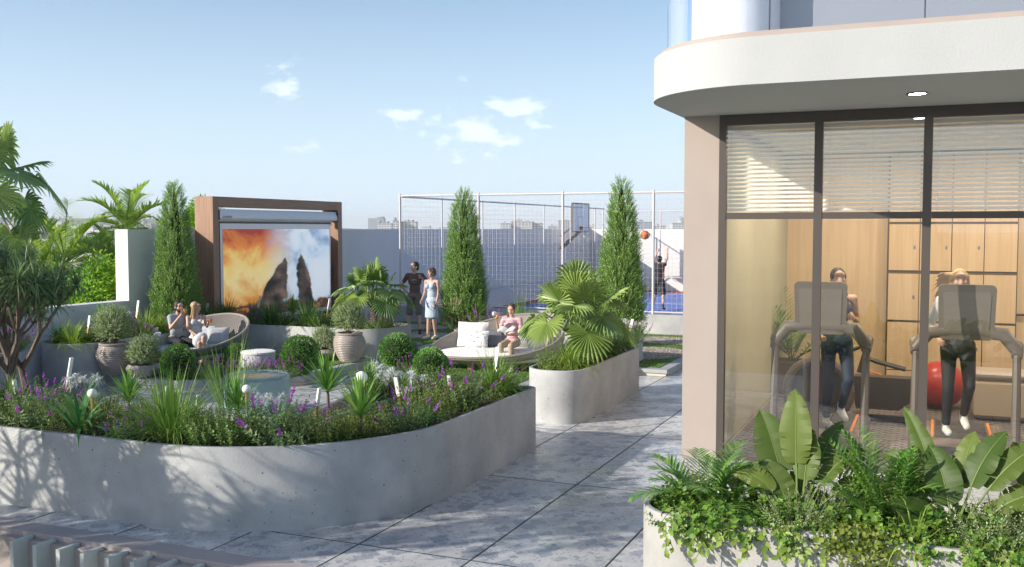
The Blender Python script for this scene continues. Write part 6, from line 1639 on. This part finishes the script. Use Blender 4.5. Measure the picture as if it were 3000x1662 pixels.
        cm = vox(m, .011, 4); cm.materials.append(M[mt]); co = bpy.data.objects.new(nm, cm); COL.objects.link(co); co.parent = t
    if shoes:
        for S_ in 'LR':
            m = MB(); cap(m, P['an'+S_] + Vector((0, .02, -.045)), P['to'+S_] + Vector((0, 0, .005)), .044, .036); cap(m, P['an'+S_] + Vector((0, .01, -.03)), P['an'+S_] + Vector((0, .005, .03 if shoes[1] else -.02)), .042, .042)
            sm_ = vox(m, .010, 3); sm_.materials.append(M[shoes[0]]); so_ = bpy.data.objects.new('shoe', sm_); COL.objects.link(so_); so_.parent = t
    # hair
    m = MB()
    m.ball(H(0, .028, .034), (.082, .098, .094), rot=Rh); m.ball(H(0, .06, -.02), (.072, .062, .08), rot=Rh)
    for s_ in (-1, 1): m.ball(H(s_*.066, .008, .03), (.02, .05, .045), rot=Rh)
    if hair == 'bob':
        for s_ in (-1, 1): cap(m, H(s_*.07, .01, .05), H(s_*.078, .02, -.06), .028, .024)
        m.ball(H(0, -.05, .07), (.062, .045, .03), rot=Rh)
    if hair == 'long':
        for k in range(-4, 5): cap(m, H(k*.018, .06 - abs(k)*.01, .05), H(k*.022, .10, -.34 - .03*math.cos(k)), .034, .016, 8)
        for s_ in (-1, 1): cap(m, H(s_*.07, .0, .06), H(s_*.085, .03, -.22), .028, .02, 8)
    if hair == 'side':
        cap(m, H(.05, .03, -.03), H(-.07, -.02, -.11), .034, .034); cap(m, H(-.07, -.02, -.11), H(-.10, -.05, -.24), .036, .018)
    if hair == 'pony': cap(m, H(0, .09, .05), H(.05, .13, -.0), .028, .034); cap(m, H(.05, .13, 0), H(.08, .12, -.2), .036, .014)
    if hair == 'flying':
        for k in range(12):
            a = -.1 + k*.12; cap(m, H(-.05, .05, .07 - k*.008), H(-.17 - .01*(k % 3), .08, .07 - .035*k), .02, .012, 6); cap(m, H(-.17, .08, .07 - .035*k), H(-.24 - .012*(k % 4), .07, .02 - .05*k), .012, .005, 6)
        for s_ in (-1, 1): cap(m, H(s_*.07, .01, .05), H(s_*.085, .02, -.10), .026, .02)
    hm_ = vox(m, .009, 2); hm_.materials.append(M[hairm]); ho = bpy.data.objects.new('hair', hm_); COL.objects.link(ho); ho.parent = t
    if beard:
        m = MB(); m.ball(H(0, -.045, -.075), (.058, .05, .042), rot=Rh)
        for s_ in (-1, 1): cap(m, H(s_*.062, -.005, -.03), H(s_*.045, -.045, -.075), .018, .024)
        bm_ = vox(m, .009, 2); bm_.materials.append(M[hairm]); bo2 = bpy.data.objects.new('beard', bm_); COL.objects.link(bo2); bo2.parent = t
    t['hands'] = 0; del t['hands']
    wl_ = Matrix.Translation(Vector(loc)) @ Matrix.Rotation(rot, 4, 'Z') @ Matrix.Scale(scale, 4)
    return t, (lambda k, o=(0, 0, 0): wl_ @ (P[k] + Vector(o))), P
M['eye_white'] = mat('eye_white', (.7, .68, .65), .3)
M['brownT'] = mat('brown_cotton', (.13, .075, .06), .9); M['cargo'] = mat('olive_grey_cloth', (.13, .125, .10), .9, (.18, .17, .14), ns=18)
M['denim'] = mat('pale_denim', (.50, .58, .68), .9, (.42, .50, .61), ns=24); M['greyT'] = mat('light_grey_cotton', (.36, .38, .41), .9); M['blackj'] = mat('black_denim', (.018, .019, .023), .85)
M['greyd'] = mat('pale_ribbed_knit', (.55, .56, .57), .9); M['stripe'] = wave_mat('red_white_stripes', (.72, .66, .66), (.46, .07, .12), 11.5, 'Z', .9, .4, 0, lo=.48, hi=.52)
M['khaki'] = mat('beige_cloth', (.42, .33, .26), .9); M['hairbrown'] = mat('brown_hair', (.085, .045, .025), .6); M['hairdark'] = mat('dark_hair', (.03, .02, .016), .6); M['hairfair'] = mat('fair_hair', (.42, .27, .14), .6)
M['shoeb'] = mat('black_shoe', (.02, .02, .02), .5); M['shoew'] = mat('white_shoe', (.75, .74, .72), .5); M['shoecream'] = mat('cream_shoe', (.72, .62, .48), .5)
M['navy'] = mat('navy_sportswear', (.02, .035, .07), .7); M['legg'] = mat('black_leggings', (.018, .018, .022), .6); M['jersey'] = mat('black_jersey', (.02, .02, .022), .8); M['redtrim'] = mat('red_trim', (.45, .03, .03), .7); M['whitetop'] = mat('white_top', (.6, .6, .6), .8)
# standing couple
gm = G(1216, 979, .2)
tm_, _, Pm = person('man in brown T-shirt and cargo shorts standing with one hand on his hip', gm, YAW - .15, 1.06,
    dict(elR=(-.36, .06, 1.17), wrR=(-.18, .05, .98), elL=(.36, .04, 1.2), wrL=(.20, -.03, 1.36), knR=(-.13, -.02, .5), anR=(-.16, .0, .09), toR=(-.24, -.12, .035), anL=(.12, .0, .09), toL=(.15, -.14, .035)),
    [('shirt', 'brownT', ['torso', 'sleeves']), ('shorts', 'cargo', ['pelvis', 'shorts'])], 'short', 'hairdark', hyaw=-.75, hands=(.4, .6), pn=((0, -1, 0), (1, 0, 0)), shoes=('shoeb', True))
M['print'] = mat('pale_print', (.42, .40, .36), .9, (.10, .07, .06), ns=30, lo=.42, hi=.58)
mb = MB(); n = 12
mb.v = [(x*.075, -.118*1.0 - .012 + .03*x*x, 1.30 + z*.055) for x, z in [(math.cos(k*.5236)*(1 if k % 2 else .88), math.sin(k*.5236)*(1 if k % 3 else .8)) for k in range(12)]]; mb.f = [tuple(range(12))]; mb.m = [0]; mb.t = [.5]; mb.sm = [False]
sh_ = [c_ for c_ in tm_.children if c_.name.startswith('shirt')][0]
mb.v = [(a_, b__ - .0, c_) for a_, b__, c_ in mb.v]; mb.build('chest_print', 'print', sh_)
gw = G(1266, 995, .2)
person('woman in pale denim dress with short brown hair standing beside the man', gw, YAW - .55, 1.0,
    dict(elL=(.20, .0, 1.14), wrL=(.17, -.06, .90), elR=(-.20, -.02, 1.14), wrR=(-.16, -.20, .97), knL=(.08, -.03, .5), knR=(-.07, -.04, .5), anL=(.07, .05, .12), anR=(-.09, -.05, .12), toL=(.09, -.10, .035), toR=(-.12, -.20, .035)),
    [('dress', 'denim', ['top', 'pelvis', 'skirt'])], 'bob', 'hairbrown', fem=True, hyaw=-.45, hpitch=.1, hands=(.5, .3), shoes=('shoecream', False))
# seated couple (local origin below the hips at ground)
def seatpose(h, spread=.1, kf=-.45, af=-.42, lean=0.0):
    return dict(pel=(0, 0, h + .11), wai=(0, -lean*.35, h + .26), che=(0, -lean*.8, h + .46), nek=(0, -lean*1.2, h + .63), hed=(0, -lean*1.35 - .02, h + .79), shL=(.17, -lean*1.1, h + .58), shR=(-.17, -lean*1.1, h + .58),
        hiL=(.09, -.02, h + .09), hiR=(-.09, -.02, h + .09), knL=(spread, kf, h + .07), knR=(-spread, kf, h + .07), anL=(spread, af, .09), anR=(-spread, af, .09), toL=(spread + .03, af - .16, .035), toR=(-spread - .03, af - .16, .035))
def onbed(D, f, x, y): q = D + Matrix.Rotation(f, 3, 'Z') @ Vector((x, y, 0)); q.z = .2; return q
j = seatpose(.43, .12, -.44, -.40, .10)
j.update(elR=(-.24, -.26, .80), wrR=(-.07, -.40, 1.08), elL=(.27, -.22, .79), wrL=(.34, -.46, .88))
t1, w1, _ = person('bearded man in grey T-shirt and black jeans, drinking on the daybed', onbed(D1, f1, -.16, -.16), f1 + .95, .95, j, [('shirt', 'greyT', ['torso', 'sleeves']), ('jeans', 'blackj', ['pelvis', 'pants'])], 'short', 'hairdark', hyaw=.1, hpitch=.1,
    hands=(.7, .5), pn=((-1, 0, .3), (.3, .2, 1)), beard=True, shoes=('shoeb', True))
j = seatpose(.44, .05, -.46, -.46, -.02); j.update(knL=(.03, -.47, .62), anL=(-.02, -.50, .12), toL=(-.02, -.66, .05), elL=(.20, -.10, .82), wrL=(.17, -.32, .93), elR=(-.20, -.12, .78), wrR=(-.02, -.34, .62))
t2, w2, _ = person('woman with long fair hair and pale dress on the daybed, looking right', onbed(D1, f1, .26, -.12), f1 + .7, .93, j, [('dress', 'greyd', ['top', 'pelvis', 'skirt'])], 'long', 'hairfair', fem=True, hyaw=.95, hands=(.6, .3), pn=((-1, 0, .2), (0, 0, -1)), shoes=('shoeb', False))
M['juice'] = mat('orange_juice', (.85, .36, .03), .2, transl=.3); M['clearg'] = glass('drinking_glass', (.95, .97, .97), ior=1.5)
def tumbler(p, lb_, s=1):
    t = thing('juice_glass', lb_, 'glass', p, 0, 'small glasses of orange juice', s); mb = MB(); mb.lathe([(.026, 0), (.034, .085)], n=16); mb.build('glass', 'clearg', t); mb = MB(); mb.lathe([(.0001, .006), (.024, .006), (.031, .056), (.0001, .056)], n=16); mb.build('juice', 'juice', t)
tumbler(w2('wrL', (.02, -.10, .0)), 'glass of orange juice in the hand of the fair haired seated woman', 1.3)
tumbler(w1('wrR', (.05, -.07, .04)), 'glass the bearded man is drinking from', 1.0)
j = seatpose(.47, .11, -.46, -.44, .05); j.update(elR=(-.25, -.16, .80), wrR=(-.24, -.34, 1.04), elL=(.24, -.14, .76), wrL=(.06, -.36, .76))
t3, w3, _ = person('woman in red and white striped top reading a book on the white daybed', onbed(D2, f2, .30, -.12), f2 - .30, .92, j, [('top', 'stripe', ['torso', 'sleeves']), ('trousers', 'khaki', ['pelvis', 'pants'])], 'side', 'hairbrown', fem=True, hyaw=.0, hpitch=.35, hands=(.6, .5), pn=((0, 0, 1), (1, -.2, 0)), shoes=('shoew', False))
tumbler(w3('wrR', (.04, -.06, .06)), 'glass of orange juice raised by the reading woman', 1.2)
M['page'] = mat('book_page', (.8, .79, .75), .8)
bk = thing('open_book', 'open white book held by the reading woman', 'book', w3('wrL', (-.06, -.06, .05)), f2 - .30)
for s_ in (-1, 1):
    mb = MB(); k = 6; vs = []
    for i in range(k + 1):
        u = i/k; vs += [(s_*u*.15, -.10, .035*math.sin(math.pi*u*.8) + .02*u), (s_*u*.15, .11, .035*math.sin(math.pi*u*.8) + .06 + .02*u)]
    vs2 = [(x, y, z - .012) for x, y, z in vs]; fs = [(2*i, 2*i+1, 2*i+3, 2*i+2) for i in range(k)]
    mb.add(vs, fs); mb.add(vs2, [tuple(reversed(f)) for f in fs]); mb.build('pages', 'page', bk)
# basketball player, in the air
gp2 = atY(1930, 905, 34.0); gp2.z = .06
person('basketball player in black and red kit jumping with both arms up', gp2, YAW + 2.7, 1.1,
    dict(hed=(0, -.05, 1.62), shL=(.18, -.02, 1.45), shR=(-.18, -.02, 1.45), elL=(.22, -.22, 1.62), elR=(-.20, -.20, 1.64), wrL=(.17, -.36, 1.84), wrR=(-.16, -.34, 1.88), knL=(.14, -.05, .52), knR=(-.14, -.04, .52), anL=(.17, .06, .12), anR=(-.15, .06, .12), toL=(.19, -.05, .03), toR=(-.17, -.05, .03)),
    [('jersey', 'jersey', ['torso']), ('shorts', 'jersey', ['pelvis', 'shorts']), ('trim', 'redtrim', ['skip'])][:2], 'short', 'hairdark', hpitch=-.3, hands=(.2, .3), pn=((0, -1, 0), (0, -1, 0)), shoes=('shoeb', True), vs=.012)
pl_ = [o for o in COL.objects if o.get('label', '').startswith('basketball player')][0]; jr = [c_ for c_ in pl_.children if c_.name.startswith('jersey')][0]
mb = MB(); 
for s_ in (-1, 1): mb = MB(); mb.tube([(s_*.165, .0, 1.38), (s_*.16, .02, 1.2), (s_*.165, .02, 1.0)], [.03, .022, .024], 6); mb.build('red_side_stripe', 'redtrim', jr)
# ============================================================= gym equipment and runners
M['tm'] = mat('taupe_machine_plastic', (.15, .12, .10), .45); M['tm2'] = mat('dark_machine_plastic', (.05, .043, .04), .45); M['belt'] = mat('running_belt', (.03, .027, .026), .8)
M['led'] = mat('orange_rail', (.75, .22, .03), .4); M['ballr'] = mat('red_gym_ball', (.42, .03, .03), .3)
def treadmill(px, y, lb_, s=1.28):
    p = colY(px, y, .012); t = thing('treadmill', lb_, 'treadmill', p, 0, 'treadmills facing the gym window', s)
    mb = MB(); mb.box((-.40, .05, .02), (.40, 1.75, .16), bev=.02); mb.add([(-.40, .05, .161), (.40, .05, .161), (.40, .42, .161), (-.40, .42, .161), (-.30, -.05, .25), (.30, -.05, .25), (.3, .36, .25), (-.3, .36, .25)], [(0, 1, 5, 4), (1, 2, 6, 5), (2, 3, 7, 6), (3, 0, 4, 7), (4, 5, 6, 7)], 0, .5, False); mb.build('base', 'tm', t)
    mb = MB(); mb.box((-.24, .43, .162), (.24, 1.74, .172)); mb.build('belt', 'belt', t)
    for s_ in (-1, 1):
        mb = MB(); mb.box((s_*.27 - .012, .44, .165), (s_*.27 + .012, 1.7, .182)); mb.build('side_light', 'led', t)
        mb = MB(); mb.tube([(s_*.43, .10, .0), (s_*.43, .14, .5), (s_*.43, .22, 1.12)], [.045, .04, .035], 8); mb.build('upright', 'tm', t)
        mb = MB(); mb.tube([(s_*.43, .20, 1.08), (s_*.44, .32, 1.17), (s_*.43, .62, 1.16), (s_*.42, .75, 1.14)], [.05, .055, .035, .028], 8); mb.build('handrail', 'tm', t)
    mb = MB(); mb.tube([(-.44, .24, 1.12), (-.32, .24, 1.28), (-.12, .24, 1.30), (.12, .24, 1.30), (.32, .24, 1.28), (.44, .24, 1.12)], [.06, .07, .06, .06, .07, .06], 10); mb.build('arch', 'tm', t)
    mb = MB(); pr = roundpoly([(-.235, 1.22), (.235, 1.22), (.25, 1.74), (-.25, 1.74)], .05, 6); vs = [(x, .20 - (z - 1.22)*.12, z) for x, z in pr] + [(x, .27 - (z - 1.22)*.12, z) for x, z in pr]; n = len(pr)
    mb.add(vs, [tuple(range(n)), tuple(reversed(range(n, 2*n)))] + [(i, i + n, (i+1) % n + n, (i+1) % n) for i in range(n)], 0, .5, False); cs = mb.build('console', 'tm', t)
    mb = MB(); pr = roundpoly([(-.19, 1.28), (.19, 1.28), (.205, 1.67), (-.205, 1.67)], .02, 4); n = len(pr); mb.add([(x, .193 - (z - 1.22)*.12, z) for x, z in pr], [tuple(range(n))], 0, .5, False); mb.build('back_panel', mat('machine_panel', (.19, .16, .135), .4), cs)
    return p
tA = treadmill(2390, 12.72, 'treadmill behind the left mullion with a dark haired runner'); tB = treadmill(2822, 12.72, 'treadmill before the red ball with a fair haired runner')
RUN = dict(elL=(.24, .10, 1.16), wrL=(.13, -.16, 1.22), elR=(-.24, .14, 1.16), wrR=(-.22, -.08, 1.04), knL=(.09, -.16, .55), anL=(.09, .10, .20), toL=(.10, -.03, .09), knR=(-.09, -.03, .5), anR=(-.09, .05, .09), toR=(-.09, -.12, .035))
person('dark haired woman with ponytail in navy sportswear running on the left treadmill', colY(2447, 13.75, .262), YAW - .05, 1.21, RUN, [('top', 'navy', ['top']), ('leggings', 'navy', ['pelvis', 'leggings'])], 'pony', 'hairdark', fem=True, hands=(1, 1), pn=((-1, 0, 0), (1, 0, 0)), shoes=('shoew', True))
person('fair haired woman with flying hair in black leggings running on the right treadmill', colY(2800, 13.75, .27), YAW - .25, 1.21, {**RUN, 'elR': (-.27, .10, 1.16)}, [('top', 'whitetop', ['upper', 'longsleeves']), ('leggings', 'legg', ['pelvis', 'leggings'])], 'flying', 'hairfair', fem=True, hands=(1, 1), pn=((-1, 0, 0), (1, 0, 0)), shoes=('shoew', True))
# red ball, bench, exercise machines, potted palm
p = colY(2752, 17.3, .012); mb = MB(); mb.ball((0, 0, 0), .38, 0, 32, 20); o = mb.build('gym_ball', 'ballr'); o.location = (p.x, p.y, .393); tag(o, 'big red gym ball on the carpet before the cabinets', 'ball')
p = colY(2960, 16.4, .012); t = thing('padded_bench', 'long cream padded bench at the right of the gym', 'bench', p)
mb = MB(); mb.box((-.5, 0, .02), (2.2, .6, .62), bev=.06); mb.build('base', mat('cream_leather', (.55, .45, .33), .5), t); mb = MB(); mb.box((-.52, -.02, .625), (2.22, .62, .74), bev=.04); mb.build('pad', 'pot_plain', t)
p = colY(2615, 15.6, .012); t = thing('exercise_machine', 'dark exercise machine between the two treadmills', 'exercise machine', p, scale=.8)
mb = MB(); mb.box((-.85, .1, 0), (.5, .25, .12), bev=.02); mb.box((-.75, -.3, 0), (-.6, .6, .1), bev=.02); mb.box((.35, -.3, 0), (.5, .6, .1), bev=.02); mb.build('frame', 'tm2', t)
mb = MB(); pr = [(-.65, .25), (.1, .25), (.45, .55), (.5, .85), (-.7, .85), (-.72, .6)]; n = 6; mb.add([(x, 0, z) for x, z in pr] + [(x, .4, z) for x, z in pr], [tuple(range(n)), tuple(reversed(range(n, 2*n)))] + [(i, i+n, (i+1) % n+n, (i+1) % n) for i in range(n)], 0, .5, False); mb.build('housing', 'tm2', t)
mb = MB(); mb.tube([(.35, .2, .85), (.55, .2, 1.85)], .06, 6); mb.build('mast', 'tm2', t)
mb = MB(); mb.tube([(-.62, .2, .9), (-.55, .2, 1.2), (-.3, .2, 1.12), (.2, .2, 1.0)], .05, 6); mb.build('handle', 'tm2', t)
mb = MB(); mb.tube([(-.5, -.02, .98), (-.2, -.02, .9)], .018, 6); mb.build('light_strip', 'led', t)
p = colY(2395, 15.4, .012); t = thing('spinning_bike', 'exercise bike with a big round flywheel behind the left runner', 'exercise machine', p, scale=.74)
mb = MB(); mb.tube([(.62*math.cos(k*.2618), .0, .62 + .62*math.sin(k*.2618)) for k in range(25)], .09, 8, caps=False); mb.build('wheel_guard', 'tm', t)
mb = MB(); mb.v = [(.58*math.cos(k*.2618), .05, .62 + .58*math.sin(k*.2618)) for k in range(24)]; mb.f = [tuple(range(24))]; mb.m = [0]; mb.t = [.5]; mb.sm = [False]; mb.build('flywheel', 'tm2', t)
mb = MB(); mb.tube([(.3, .1, .5), (.55, .1, 1.5)], .05, 8); mb.tube([(.35, .1, .1), (.95, .1, .1)], .05, 6); mb.build('frame', 'tm2', t)
mb = MB(); mb.tube([(.45, .1, 1.5), (.62, .1, 1.46), (.82, .1, 1.55), (.85, .1, 1.8)], .04, 8); mb.build('handlebar', 'tm2', t)
p = colY(2318, 17.6, .012); t = thing('indoor_potted_palm', 'potted palm in a brown box in the left corner of the gym', 'potted plant', p)
mb = MB(); mb.box((-.3, -.3, 0), (.3, .3, .62), bev=.02); mb.build('box', mat('brown_planter_box', (.10, .06, .045), .5), t)
for nm, me in k_areca(16, 1.25, 131, .34, .03): o = bpy.data.objects.new('fronds', me); COL.objects.link(o); o.parent = t; o.location = (0, 0, .6)
